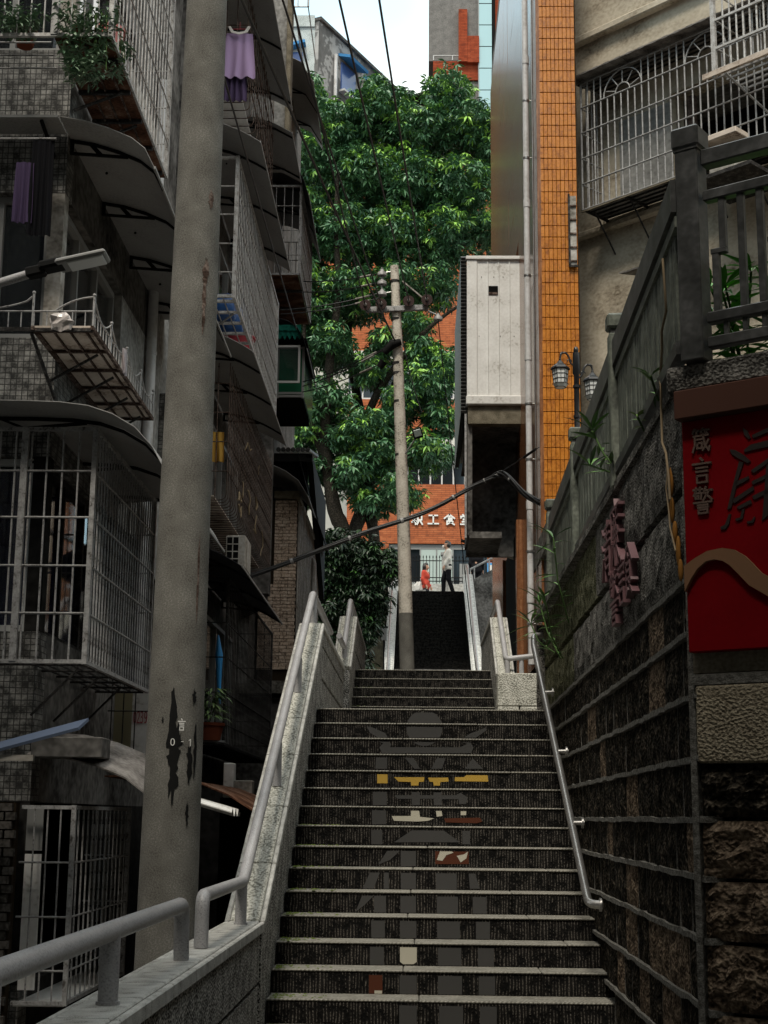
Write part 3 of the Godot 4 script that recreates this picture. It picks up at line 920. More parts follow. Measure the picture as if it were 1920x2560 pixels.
func build_parapets() -> void:
	# beside the foot of the stairs, level
	var t := thing("stone_parapet", "low level granite parapet with pale cap slabs in the lower left corner", "parapet", V(-1.04, 0, 6.4), "granite parapets along the stairs")
	boxp("body_course", V(-1.04, 0.885, 6.2), Vector3(0.20, 0.29, 6.1), M.speckle, t)
	boxp("body_course", V(-1.04, 0.355, 6.2), Vector3(0.19, 0.71, 6.1), M.speckle, t)
	boxp("groove_back", V(-1.04, 0.725, 6.2), Vector3(0.15, 0.04, 6.1), M.joint_dark, t)
	cap_run(t, -1.04, 0.25, Vector2(3.2, 1.087), Vector2(9.3, 1.087), [0.55, 0.48, 0.6], 0.06, true)
	# along the lower flight
	t = thing("stone_parapet", "long sloping granite parapet climbing the left of the lower stairs", "parapet", V(-1.04, 0, 11.9), "granite parapets along the stairs")
	obj("body", side_prism([9.3, 0.02, 14.55, 0.02, 14.55, 3.54, 9.3, 1.03], -1.135, -0.935), M.speckle, t, side_xf(-1.135))
	cap_run(t, -1.04, 0.25, Vector2(9.3, 1.09), Vector2(14.5, 3.59), [0.75, 0.86, 0.92], 0.06)
	# level, beside the landing
	t = thing("stone_parapet", "level granite parapet with horizontal grooves beside the first landing", "parapet", V(-1.04, 2.7, 16.8), "granite parapets along the stairs")
	for c in [[2.2, 3.03], [3.06, 3.36], [3.39, 3.545]]:
		cboxp("body_course", V(-1.04, (c[0] + c[1]) / 2, 16.78), Vector3(0.2, c[1] - c[0], 4.44), M.speckle, t, 0.005)
	boxp("groove_back", V(-1.04, 2.9, 16.78), Vector3(0.16, 1.25, 4.4), M.joint_dark, t)
	cap_run(t, -1.04, 0.24, Vector2(14.56, 3.595), Vector2(19.0, 3.595), [0.9], 0.05, true)
	# middle flight, left and right
	t = thing("stone_parapet", "short sloping granite parapet on the left of the middle stairs", "parapet", V(-0.97, 2.7, 19.8), "granite parapets along the stairs")
	obj("body", side_prism([19.02, 2.6, 20.75, 2.6, 20.75, 4.42, 19.02, 3.55], -1.07, -0.87), M.speckle, t, side_xf(-1.07))
	cap_run(t, -0.97, 0.25, Vector2(19.02, 3.62), Vector2(20.75, 4.5), [0.5, 0.45], 0.06)
	t = thing("stone_parapet", "level granite parapet receding behind the middle stairs on the left", "parapet", V(-0.97, 3.75, 22.6), "granite parapets along the stairs")
	for c in [[3.5, 3.98], [4.01, 4.44]]:
		cboxp("body_course", V(-0.97, (c[0] + c[1]) / 2, 22.8), Vector3(0.2, c[1] - c[0], 4.0), M.speckle, t, 0.005)
	cap_run(t, -0.97, 0.24, Vector2(20.78, 4.5), Vector2(24.8, 4.5), [0.8], 0.05, true)
	t = thing("stone_parapet", "granite parapet with square end block on the right of the middle stairs", "parapet", V(1.15, 2.7, 19.6), "granite parapets along the stairs")
	cboxp("end_block", V(1.31, 3.33, 19.15), Vector3(0.56, 0.42, 0.35), M.cap, t, 0.012)
	cboxp("end_block", V(1.165, 2.93, 19.15), Vector3(0.27, 0.37, 0.35), M.cap, t, 0.012)
	cboxp("end_block", V(1.45, 2.93, 19.15), Vector3(0.27, 0.37, 0.35), M.cap, t, 0.012)
	boxp("block_joint", V(1.31, 3.1, 19.16), Vector3(0.53, 0.8, 0.31), M.joint_dark, t)
	obj("body", side_prism([19.33, 2.6, 20.75, 2.6, 20.75, 4.42, 19.33, 3.56], 1.04, 1.24), M.speckle, t, side_xf(1.04))
	cap_run(t, 1.14, 0.25, Vector2(19.2, 3.56), Vector2(20.75, 4.5), [0.5, 0.45], 0.06)
	t = thing("stone_parapet", "level granite parapet receding behind the middle stairs on the right", "parapet", V(1.14, 3.75, 22.6), "granite parapets along the stairs")
	cboxp("body_course", V(1.14, 3.98, 22.4), Vector3(0.2, 0.9, 3.2), M.speckle, t, 0.005)
	cap_run(t, 1.14, 0.24, Vector2(20.78, 4.5), Vector2(24.0, 4.5), [0.8], 0.05, true)
	# upper flight
	for s in [-1, 1]:
		var xc := -0.78 if s < 0 else 1.64
		t = thing("stone_parapet", "narrow block parapet climbing the %s of the far dark upper stairs" % ("left" if s < 0 else "right"), "parapet", V(xc, 3.75, 42), "granite parapets along the stairs")
		obj("body", side_prism([37.4, 3.7, 48.4, 3.7, 48.4, 9.4, 47.9, 9.4, 37.4, 4.15], xc - 0.11, xc + 0.11), M.cap_smooth, t, side_xf(xc - 0.11))
		cap_run(t, xc, 0.33 if s > 0 else 0.28, Vector2(37.4, 4.2), Vector2(48.2, 9.6), [0.62], 0.06, true)
	# rails of painted pipe
	t = thing("pipe_handrail", "thick grey pipe handrail nearest the viewer in the lower left corner", "handrail", V(-1.03, 1.087, 5.2), "grey pipe handrails")
	pipe_rail(t, [V(-1.03, 1.325, 3.3), V(-1.03, 1.325, 6.72), V(-1.03, 1.09, 6.75)], [[V(-1.03, 1.087, 5.17), V(-1.03, 1.325, 5.17)], [V(-1.03, 1.087, 3.7), V(-1.03, 1.325, 3.7)]], 0.0345, M.rail_paint, 0.06)
	t = thing("pipe_handrail", "grey pipe handrail bending up along the left parapet beside the concrete pole", "handrail", V(-1.03, 1.087, 10.5), "grey pipe handrails")
	var pts := [V(-1.03, 1.09, 7.36), V(-1.03, 1.33, 7.36), V(-1.03, 1.33, 9.08), V(-1.03, 3.86, 14.4), V(-1.03, 3.62, 15.4)]
	pipe_rail(t, [pts[0], pts[1], pts[2], pts[3], V(-1.03, 3.86, 17.5)], [[V(-1.03, 1.087, 9.0), V(-1.03, 1.33, 9.0)], [V(-1.03, 1.93, 11.07), V(-1.03, 2.25, 11.07)], [V(-1.03, 2.76, 12.8), V(-1.03, 3.06, 12.8)], [V(-1.03, 3.58, 14.55), V(-1.03, 3.86, 14.55)]], 0.0345, M.rail_paint, 0.07)
	t = thing("pipe_handrail", "grey pipe handrail on the left parapet of the middle stairs", "handrail", V(-0.95, 3.6, 20), "grey pipe handrails")
	pipe_rail(t, [V(-0.95, 3.87, 17.9), V(-0.95, 3.87, 19.1), V(-0.95, 4.72, 20.75), V(-0.95, 4.72, 24.5)], [[V(-0.95, 3.68, 19.3), V(-0.95, 3.93, 19.3)], [V(-0.95, 4.48, 20.9), V(-0.95, 4.72, 20.9)]], 0.034, M.rail_paint)
	t = thing("pipe_handrail", "grey pipe handrail on the square end block, turning towards the brown building", "handrail", V(1.13, 3.55, 20), "grey pipe handrails")
	pipe_rail(t, [V(1.13, 4.72, 23.5), V(1.13, 4.72, 20.75), V(1.15, 3.74, 19.18), V(1.57, 3.79, 19.18)], [[V(1.17, 3.54, 19.2), V(1.17, 3.76, 19.2)], [V(1.35, 3.54, 19.2), V(1.35, 3.78, 19.2)]], 0.034, M.rail_paint, 0.07)
	t = thing("pipe_handrail", "bare steel pipe handrail bracketed to the dark stone wall on the right", "handrail", V(1.1, 1.2, 11.5), "grey pipe handrails")
	pipe_rail(t, [V(1.17, 1.19, 9.62), V(1.09, 1.19, 9.66), V(1.09, 3.31, 13.86), V(1.1, 3.42, 13.98), V(1.19, 3.42, 13.99)], [], 0.027, M.steel, 0.06)
	for q in [[1.69, 10.6], [2.23, 11.65], [2.78, 12.78]]:
		var b := obj("wall_bracket", tube([V(1.1, q[0], q[1]), V(1.175, q[0], q[1])], 0.017, 10), M.steel, t)
		obj("rosette", tube([V(1.155, q[0], q[1]), V(1.168, q[0], q[1])], 0.038, 14), M.steel, b)
	obj("rosette", tube([V(1.152, 1.19, 9.62), V(1.166, 1.19, 9.62)], 0.042, 14), M.steel, t)
	for s in [-1, 1]:
		var xr := -0.8 if s < 0 else 1.62
		t = thing("pipe_handrail", "thin shiny handrail on the %s parapet of the far upper stairs" % ("left" if s < 0 else "right"), "handrail", V(xr, 4.2, 42), "grey pipe handrails")
		pipe_rail(t, [V(xr, 4.55, 37.6), V(xr, 9.86, 48.0), V(xr, 9.86, 48.8)], [[V(xr, 4.3, 37.7), V(xr, 4.6, 37.7)], [V(xr, 6.9, 42.9), V(xr, 7.25, 42.9)], [V(xr, 9.5, 47.9), V(xr, 9.8, 47.9)]], 0.03, M.steel)

# ------------------------------------------------------------------ lettering made of strokes
const GLYPHS := {
	"admonish": [[.2, .97, .1, .82], [.12, .9, .42, .9], [.3, .88, .3, .8], [.62, .97, .52, .82], [.55, .9, .92, .9], [.75, .88, .75, .8], [.15, .7, .88, .7], [.2, .7, .2, .35, .08, .1], [.3, .56, .58, .56], [.32, .42, .56, .42, .56, .22, .32, .22, .32, .42], [.62, .77, .7, .35, .9, .1, .95, .25], [.9, .5, .6, .13], [.78, .82, .86, .75]],
	"speech": [[.45, .97, .55, .88], [.05, .76, .95, .76], [.22, .6, .78, .6], [.22, .46, .78, .46], [.25, .3, .75, .3, .75, .04, .25, .04, .25, .3]],
	"warn": [[.05, .92, .52, .92], [.18, .99, .18, .85], [.38, .99, .38, .85], [.14, .83, .06, .7], [.12, .78, .46, .78, .42, .55], [.15, .68, .3, .68, .3, .58, .15, .58, .15, .68], [.68, .99, .56, .77], [.6, .86, .97, .86], [.85, .86, .54, .5], [.62, .78, .96, .5], [.05, .42, .95, .42], [.25, .32, .75, .32], [.25, .23, .75, .23], [.28, .14, .72, .14, .72, .01, .28, .01, .28, .14]],
	"duty": [[.03, .9, .47, .9], [.14, .9, .14, .27], [.36, .9, .36, .03], [.14, .7, .36, .7], [.14, .5, .36, .5], [.02, .25, .47, .32], [.57, .87, .92, .87, .92, .45, .57, .45, .57, .87], [.66, .35, .5, .04], [.8, .35, .98, .04]],
	"work": [[.12, .88, .88, .88], [.5, .88, .5, .1], [.03, .1, .97, .1]],
	"food": [[.5, .98, .04, .62], [.5, .98, .96, .62], [.45, .8, .55, .73], [.28, .63, .72, .63, .72, .35, .28, .35], [.28, .49, .72, .49], [.28, .66, .28, .05, .46, .15], [.48, .34, .93, .03], [.82, .29, .62, .2]],
	"hall": [[.5, .99, .5, .82], [.25, .96, .33, .86], [.75, .96, .67, .86], [.07, .66, .07, .8, .93, .8, .93, .66], [.3, .67, .7, .67, .7, .5, .3, .5, .3, .67], [.2, .3, .8, .3], [.5, .46, .5, .06], [.04, .06, .96, .06]],
	"eave": [[.5, .99, .55, .9], [.1, .86, .95, .86], [.14, .86, .14, .4, .03, .03], [.38, .82, .46, .74], [.75, .82, .67, .74], [.25, .68, .92, .68], [.35, .54, .8, .54, .8, .36], [.25, .45, .93, .45], [.35, .32, .8, .32], [.48, .7, .48, .02], [.64, .7, .64, .02], [.46, .3, .24, .06], [.66, .3, .93, .06]],
	"clear": [[.08, .92, .18, .82], [.04, .65, .14, .56], [.05, .08, .2, .4], [.35, .88, .95, .88], [.4, .75, .9, .75], [.3, .62, .98, .62], [.65, .98, .65, .62], [.42, .5, .42, .03], [.42, .5, .88, .5, .88, .05, .78, .08], [.42, .36, .88, .36], [.42, .22, .88, .22]],
}

func glyph_mesh(key: String, w: float, h: float, stroke: float, depth: float) -> Mesh:
	var st := new_st()
	for line in GLYPHS[key]:
		for i in range(0, line.size() - 2, 2):
			var a := Vector3(line[i] * w, line[i + 1] * h, depth / 2)
			var b := Vector3(line[i + 2] * w, line[i + 3] * h, depth / 2)
			var y := (b - a).normalized()
			var x := y.cross(Vector3(0, 0, 1))
			var len_ := a.distance_to(b) + stroke * 0.9
			st.append_from(UNIT_BOX, 0, Transform3D(Basis(x * stroke, y * len_, Vector3(0, 0, depth * (1.0 + 0.015 * (i % 3)))), (a + b) / 2))
	return st.commit()

# ------------------------------------------------------------------ retaining wall on the right
const COURSES := [0.0, 0.2, 0.445, 0.70, 0.965, 1.235, 1.485, 1.715, 1.965, 2.22, 2.485, 2.72]

func wall_x(y: float, d := 8.0) -> float:
	return 1.195 - 0.018 * y + 0.011 * (d - 6.0)

func stair_y(d: float) -> float:
	return clampf(0.6 + 0.15 * floorf((d - 9.629) / 0.2965 + 0.001), 0.0, 2.7)

func band_mesh(d0: float, d1: float, y: float, h: float, proud: float, sd: int) -> Mesh:
	var r := RandomNumberGenerator.new()
	r.seed = sd
	var st := new_st()
	st.set_smooth_group(-1)
	var n := int((d1 - d0) / 0.13)
	var prev := []
	for i in n + 1:
		var d := lerpf(d0, d1, float(i) / n)
		var yy := y + r.randf_range(-0.005, 0.005)
		var hh := h * r.randf_range(0.8, 1.15) / 2
		var xo := wall_x(y, d) - proud * r.randf_range(0.6, 1.2)
		var ring := [V(xo, yy - hh, d), V(xo, yy + hh, d), V(wall_x(y, d) + 0.08, yy + hh, d), V(wall_x(y, d) + 0.08, yy - hh, d)]
		if i > 0:
			for k in 3:
				quad(st, prev[k], ring[k], ring[k + 1], prev[k + 1])
			quad(st, prev[3], ring[3], ring[0], prev[0])
		else:
			quad(st, ring[0], ring[1], ring[2], ring[3])
		prev = ring
	return done(st)

func build_right_wall() -> void:
	var t := thing("retaining_wall", "tall dark stone retaining wall with pale mortar courses along the right of the stairs", "wall", V(1.3, 0, 10))
	var plan := flat_list([1.33, 6.35, 1.33, 14.25, 9.0, 14.25, 9.0, 1.0])
	obj("core", prism(plan, 3.56), M.render_dark, t, Transform3D(Basis(Vector3(1, 0, 0), Vector3(0, 0, -1), Vector3(0, 1, 0)), Vector3(0, 0, 0)))
	boxp("end_face", V(1.6, 1.75, 14.29), Vector3(0.9, 3.6, 0.06), M.rough_concrete, t)
	var face := Basis(Vector3(0, 0, 1), Vector3(0, 1, 0), Vector3(-1, 0, 0))
	var variants := {}
	for c in COURSES.size() - 1:
		var y0: float = COURSES[c]
		var y1: float = COURSES[c + 1]
		var d := 6.16 + rng.randf_range(0.0, 0.05)
		var first := true
		while d < 14.2:
			var l: float = snappedf(rng.randf_range(0.3, 0.62), 0.08)
			if first:
				l = snappedf(rng.randf_range(0.22, 0.5), 0.08)
			first = false
			var d1 := minf(d + l, 14.25)
			if y1 > stair_y(d1) - 0.02:
				var key := "%.2f_%.3f_%d" % [l, y1 - y0, rng.randi() % 3]
				if not variants.has(key):
					variants[key] = rough_block(Vector3(l - 0.012, y1 - y0 - 0.022, 0.14), 0.008, hash(key), 5, 3)
				var yc := (y0 + y1) / 2
				var mt: Material = M.wall_stone_brown if rng.randf() < (0.28 if yc < 1.3 and d < 10 else 0.08) else M.wall_stone
				obj("stone_block", variants[key], mt, t, Transform3D(face, V(wall_x(yc, (d + d1) / 2) + 0.07 + rng.randf_range(-0.006, 0.006), yc, (d + d1) / 2)))
				boxp("mortar_joint", V(wall_x(yc, d1) + 0.048, yc, d1), Vector3(0.085, y1 - y0 - 0.02, 0.006), M.mortar, t)
			d = d1
		obj("mortar_band", band_mesh(6.16, 14.2, y1, 0.026, 0.016, 100 + c), M.mortar, t)
	# upper zone of big roughcast slabs
	for c in [[2.745, 3.105], [3.145, 3.585]]:
		var d := 6.2
		while d < 14.1:
			var l := rng.randf_range(1.0, 1.5)
			var d1 := minf(d + l, 14.25)
			if 14.25 - d1 < 0.5:
				d1 = 14.25
			var yc: float = (c[0] + c[1]) / 2
			var mt: Material = M.mossy_concrete if (d > 8.8 and c[0] > 3) or d > 10.5 else M.rough_concrete
			obj("roughcast_slab", rough_block(Vector3(d1 - d - 0.008, c[1] - c[0], 0.12), 0.01, rng.randi(), 10, 5), mt, t, Transform3D(face, V(wall_x(yc, (d + d1) / 2) + 0.055, yc, (d + d1) / 2)))
			d = d1
	boxp("wall_coping", V(1.3, 3.6, 10.2), Vector3(0.34, 0.045, 8.1), M.rough_concrete, t)
	# terrace behind the wall
	var plan2 := flat_list([1.36, 6.6, 1.36, 14.2, 9.0, 14.2, 9.0, 1.4])
	var ter := obj("planting_bed", prism(plan2, 0.03), M.earth, null, Transform3D(Basis(Vector3(1, 0, 0), Vector3(0, 0, -1), Vector3(0, 1, 0)), Vector3(0, 3.56, 0)))
	ter.set_meta("kind", "structure")
	var yard := boxp("back_yard", V(5.6, 5.2, 17.3), Vector3(8.0, 0.3, 5.9), M.paving)
	yard.set_meta("kind", "structure")
	boxp("yard_wall", V(5.6, 2.55, 16.9), Vector3(7.9, 5.0, 5.0), M.render_dark).set_meta("kind", "structure")

func FP(s: float, y: float, n: float) -> Vector3:
	return V(1.13, y, 6.2) + Vector3(0.821, 0, 0.571) * s + Vector3(-0.571, 0, 0.821) * n

func build_corner() -> void:
	var fb := Basis(Vector3(0.821, 0, 0.571), Vector3.UP, Vector3(-0.571, 0, 0.821))
	var t := thing("wall_end_pier", "stone pier closing the wall, rough brown blocks below a beige hammered panel", "wall", FP(0.5, 0, 0))
	var ys := [0.0, 0.40, 0.70, 0.965, 1.235, 1.48, 1.72, 1.93]
	for i in ys.size() - 1:
		var s := 0.03
		var first := true
		while s < 2.2:
			var l := rng.randf_range(0.26, 0.5) if first else rng.randf_range(0.3, 0.6)
			first = false
			var h: float = ys[i + 1] - ys[i]
			obj("stone_block", rough_block(Vector3(l - 0.014, h - 0.016, 0.22), 0.022, rng.randi(), 8, 6), M.wall_stone_brown if rng.randf() < 0.72 else M.wall_stone, t, Transform3D(fb, FP(s + l / 2, (ys[i] + ys[i + 1]) / 2, -0.105)))
			s += l
	boxp("corner_joint", FP(0.012, 1.76, -0.06), Vector3(0.028, 3.5, 0.12), M.mortar, t, fb)
	boxp("backing", FP(1.2, 1.75, -0.14), Vector3(2.3, 3.48, 0.1), M.mortar, t, fb)
	cboxp("hammered_panel", FP(0.5, 2.1, -0.03), Vector3(0.93, 0.315, 0.1), M.bush_hammered, t, 0.008, fb)
	cboxp("hammered_panel", FP(1.45, 2.1, -0.03), Vector3(0.94, 0.315, 0.1), M.bush_hammered, t, 0.008, fb)
	boxp("plaster_strip", FP(1.15, 2.2835, -0.035), Vector3(2.25, 0.044, 0.1), M.mortar, t, fb)
	boxp("plaster_field", FP(1.15, 2.85, -0.045), Vector3(2.25, 1.08, 0.1), M.plaster_tan, t, fb)
	var s0 := -0.04
	for l in [0.62, 0.7, 0.66]:
		cboxp("coping_stone", FP(s0 + l / 2, 3.57, -0.07), Vector3(l - 0.006, 0.12, 0.26), M.rough_concrete, t, 0.012, fb)
		s0 += l
	# the red board
	var b := thing("red_sign_board", "dark red raised sign board under a brown hood with three small characters", "sign", FP(0.6, 2.4, 0))
	cboxp("board", FP(0.86, 2.885, 0.032), Vector3(1.66, 0.985, 0.05), M.sign_red, b, 0.004, fb)
	cboxp("hood", FP(0.87, 3.44, 0.05), Vector3(1.7, 0.125, 0.12), M.lintel, b, 0.004, fb)
	var y := 3.225
	for g in ["admonish", "speech", "warn"]:
		obj("raised_character", glyph_mesh(g, 0.088, 0.112, 0.0085, 0.012), M.sign_char, b, Transform3D(fb, FP(0.075, y, 0.057)))
		y -= 0.128
	var brush := [[0.3033, 3.313, 0.324, 3.297, 0.3386, 3.262, 0.3276, 3.261, 0.3106, 3.281], [0.3435, 3.274, 0.46, 3.31, 0.47, 3.29, 0.3484, 3.26],
		[0.2436, 3.227, 0.268, 3.222, 0.3045, 3.196, 0.3337, 3.164, 0.3203, 3.158, 0.2789, 3.185, 0.2546, 3.204], [0.3057, 3.215, 0.3362, 3.235, 0.48, 3.25, 0.47, 3.22, 0.341, 3.21, 0.3106, 3.206],
		[0.2838, 3.171, 0.3033, 3.163, 0.2753, 3.092, 0.2424, 2.978, 0.2241, 2.974, 0.2533, 3.075], [0.3325, 3.125, 0.45, 3.19, 0.45, 3.17, 0.3459, 3.113], [0.2594, 3.084, 0.3216, 3.104, 0.3252, 3.091, 0.2692, 3.068],
		[0.3325, 3.078, 0.45, 3.12, 0.45, 3.1, 0.3398, 3.065], [0.246, 3.012, 0.3398, 3.06, 0.3435, 3.042, 0.2558, 2.996], [0.3325, 3.017, 0.44, 3.055, 0.44, 3.035, 0.3423, 3.001], [0.2655, 2.98, 0.3264, 3.003, 0.3313, 2.987, 0.2753, 2.968],
		[0.1912, 2.904, 0.2119, 2.911, 0.2302, 2.954, 0.24, 2.953, 0.2302, 2.914, 0.2132, 2.892, 0.1937, 2.893], [0.2558, 2.931, 0.2789, 2.934, 0.2887, 2.967, 0.2996, 2.966, 0.2899, 2.928, 0.2631, 2.921], [0.3057, 2.914, 0.3276, 2.916, 0.3386, 2.932, 0.3435, 2.927, 0.335, 2.907, 0.3106, 2.905],
		[0.40, 3.14, 0.42, 3.14, 0.40, 2.93, 0.37, 2.91, 0.375, 2.93]]
	for k in brush:
		obj("brush_stroke", prism(flat_list(k), 0.006), M.sign_dark, b, Transform3D(fb, FP(0, 0, 0.0575)))
	var wave := [0.031, 2.752, 0.0828, 2.782, 0.1364, 2.806, 0.2022, 2.812, 0.2533, 2.8, 0.2972, 2.771, 0.3301, 2.735, 0.363, 2.696, 0.44, 2.65, 0.56, 2.66, 0.7, 2.72, 0.7, 2.63, 0.56, 2.57, 0.44, 2.565, 0.3593, 2.617, 0.3118, 2.648, 0.2692, 2.697, 0.2302, 2.739, 0.201, 2.759, 0.1657, 2.768, 0.1291, 2.763, 0.0914, 2.737, 0.0597, 2.695, 0.031, 2.645]
	obj("wave_band", prism(flat_list(wave), 0.022), M.sign_tan, b, Transform3D(fb, FP(0, 0, 0.0575)))
	# letters standing off the side of the wall
	var face := Basis(Vector3(0, 0, 1), Vector3(0, 1, 0), Vector3(-1, 0, 0))
	var spots := [["clear", 8.92, 3.10, 0.40, 0.36], ["eave", 8.48, 3.12, 0.40, 0.38], ["warn", 8.56, 2.80, 0.36, 0.30], ["speech", 8.18, 2.86, 0.30, 0.28], ["food", 7.9, 2.86, 0.32, 0.29]]
	for i in spots.size():
		var q: Array = spots[i]
		var o := obj("wall_letter", glyph_mesh(q[0], q[3], q[4], 0.017, 0.04), M.letter_mauve, null, Transform3D(face, V(wall_x(3, q[1]) - 0.015, q[2], q[1])))
		tag(o, ["upper row farthest", "upper row nearest", "lower row farthest", "lower row middle", "lower row nearest"][i] + " of the mauve letters standing off the roughcast wall", "letter", "mauve letters on the wall")

func build_fence() -> void:
	var t := thing("wall_fence", "grey green picket fence along the top of the retaining wall, receding", "fence", V(1.17, 3.62, 10))
	var fp: Material = M.fence_paint
	var fx := func(d: float) -> float: return 1.13 + 0.0155 * (d - 5.9)
	sbar("top_rail", V(fx.call(6.1), 4.395, 6.1), V(fx.call(14.25), 4.395, 14.25), 0.07, 0.15, M.fence_dark, t)
	sbar("under_rail", V(fx.call(6.1), 4.275, 6.1), V(fx.call(14.25), 4.275, 14.25), 0.04, 0.05, fp, t)
	sbar("bottom_rail", V(fx.call(6.1), 3.7, 6.1), V(fx.call(14.25), 3.7, 14.25), 0.06, 0.06, M.fence_dark, t)
	for d in [8.4, 11.0, 13.6]:
		cboxp("post", V(fx.call(d), 4.06, d), Vector3(0.1, 0.93, 0.1), fp, t, 0.008)
		cboxp("post_cap", V(fx.call(d), 4.6, d), Vector3(0.12, 0.09, 0.12), fp, t, 0.012)
		boxp("post_neck", V(fx.call(d), 4.54, d), Vector3(0.08, 0.04, 0.08), M.fence_dark, t)
	var d := 6.24
	while d < 14.2:
		var skip := false
		for p in [8.4, 11.0, 13.6]:
			skip = skip or absf(d - p) < 0.07
		if not skip:
			cboxp("picket", V(fx.call(d) + 0.008 + rng.randf_range(-0.003, 0.003), 3.985, d), Vector3(0.028, 0.58, 0.078), fp, t, 0.005)
		d += 0.098
	# corner post and the fence to the right of it
	var fb := Basis(Vector3(0.821, 0, 0.571), Vector3.UP, Vector3(-0.571, 0, 0.821))
	var c := thing("corner_post", "square dark grey fence post with a block cap on the wall corner", "post", V(1.19, 3.63, 6.1))
	cboxp("shaft", V(1.19, 4.115, 6.1), Vector3(0.105, 0.97, 0.105), M.fence_dark, c, 0.006, fb)
	cboxp("cap", V(1.19, 4.65, 6.1), Vector3(0.128, 0.1, 0.128), M.fence_dark, c, 0.01, fb)
	boxp("cap_neck", V(1.19, 4.6, 6.1), Vector3(0.113, 0.02, 0.113), M.fence_dark, c, fb)
	var f := thing("wall_fence", "dark railing with paired rails to the right of the square corner post", "fence", FP(0.7, 3.63, -0.1))
	var origin := V(1.19, 0, 6.1)
	var u := Vector3(0.821, 0, 0.571)
	for q in [[4.545, 0.075, 0.07], [4.37, 0.05, 0.05], [3.815, 0.05, 0.05], [3.705, 0.05, 0.05]]:
		cboxp("rail", origin + u * 0.95 + Vector3(0, q[0], 0), Vector3(1.78, q[1], q[2]), M.fence_dark, f, 0.006, fb)
	var s := 0.14
	var k := 0
	while s < 1.8:
		var lower := 3.84
		var upper := 4.345
		if k % 3 == 0:
			cboxp("picket", origin + u * s + Vector3(0, (4.12 + 4.345) / 2, 0), Vector3(0.03, 0.225, 0.03), M.fence_dark, f, 0.003, fb)
			cboxp("cross_block", origin + u * (s - 0.02) + Vector3(0, 4.11, 0), Vector3(0.07, 0.025, 0.034), M.fence_dark, f, 0.003, fb)
			cboxp("picket", origin + u * (s - 0.035) + Vector3(0, (3.84 + 4.1) / 2, 0), Vector3(0.03, 0.26, 0.03), M.fence_dark, f, 0.003, fb)
		else:
			cboxp("picket", origin + u * s + Vector3(0, (lower + upper) / 2, 0), Vector3(0.03, upper - lower, 0.03), M.fence_dark, f, 0.003, fb)
		cboxp("spindle", origin + u * s + Vector3(0, 3.76, 0), Vector3(0.022, 0.06, 0.022), M.fence_dark, f, 0.003, fb)
		s += 0.085
		k += 1

# ------------------------------------------------------------------ plants
func leaf_mesh(l: float, w: float, droop := 0.25, fold := 0.12) -> ArrayMesh:
	# a lance-shaped leaf from the origin along +z, folded at the midrib
	var st := st_flat()
	leaf_to(st, Transform3D.IDENTITY, l, w, droop, fold, Color.WHITE)
	return done(st)

func leaf_to(st: SurfaceTool, xf: Transform3D, l: float, w: float, droop: float, fold: float, c: Color) -> void:
	var sh := [0.05, 0.75, 1.0, 0.62, 0.0]
	var pl := []
	for i in 5:
		var t := i / 4.0
		var y := -droop * l * t * t
		pl.append([Vector3(-sh[i] * w / 2, y + fold * w * sh[i], l * t), Vector3(0, y, l * t), Vector3(sh[i] * w / 2, y + fold * w * sh[i], l * t)])
	st.set_color(c)
	for i in 4:
		var a: Array = pl[i]
		var b: Array = pl[i + 1]
		quad(st, xf * a[0], xf * b[0], xf * b[1], xf * a[1])
		quad(st, xf * a[1], xf * b[1], xf * b[2], xf * a[2])

func aim(dir: Vector3, at: Vector3, roll := 0.0) -> Transform3D:
	var zz := dir.normalized()
	var xx := Vector3.UP.cross(zz)
	if xx.length() < 0.05:
		xx = Vector3.RIGHT
	xx = xx.normalized()
	var b := Basis(xx, zz.cross(xx), zz)
	return Transform3D(b * Basis(Vector3(0, 0, 1), roll), at)

# A small plant of upright stems with narrow leaves.
func stem_plant(called: String, label: String, stems: Array, leaf_l: float, leaf_w: float, every: float, c0: Color, c1: Color, group := "") -> Node3D:
	var t := thing(called, label, "plant", stems[0][0], group)
	for s in stems:
		var so := obj("stem", tube(s, 0.006, 6), M.stem_green, t)
		var st := st_flat()
		var run := 0.0
		for i in s.size() - 1:
			var a: Vector3 = s[i]
			var b: Vector3 = s[i + 1]
			var n := maxi(1, int(a.distance_to(b) / every))
			for k in n:
				var p := a.lerp(b, (k + 0.5) / n)
				for q in 2:
					var ang := rng.randf() * TAU
					var dir := Vector3(cos(ang), rng.randf_range(-0.1, 0.8), sin(ang))
					leaf_to(st, aim(dir, p, rng.randf_range(-0.5, 0.5)), leaf_l * rng.randf_range(0.6, 1.1), leaf_w * rng.randf_range(0.7, 1.1), rng.randf_range(0.1, 0.5), 0.15, c0.lerp(c1, rng.randf()))
		var tip: Vector3 = s[-1]
		for q in 5:
			var ang := rng.randf() * TAU
			leaf_to(st, aim(Vector3(cos(ang), 0.9, sin(ang)), tip, 0.0), leaf_l, leaf_w, 0.3, 0.15, c0.lerp(c1, rng.randf()))
		obj("leaves", done(st), M.leaf, t).set_meta("kind", "stuff")
	return t

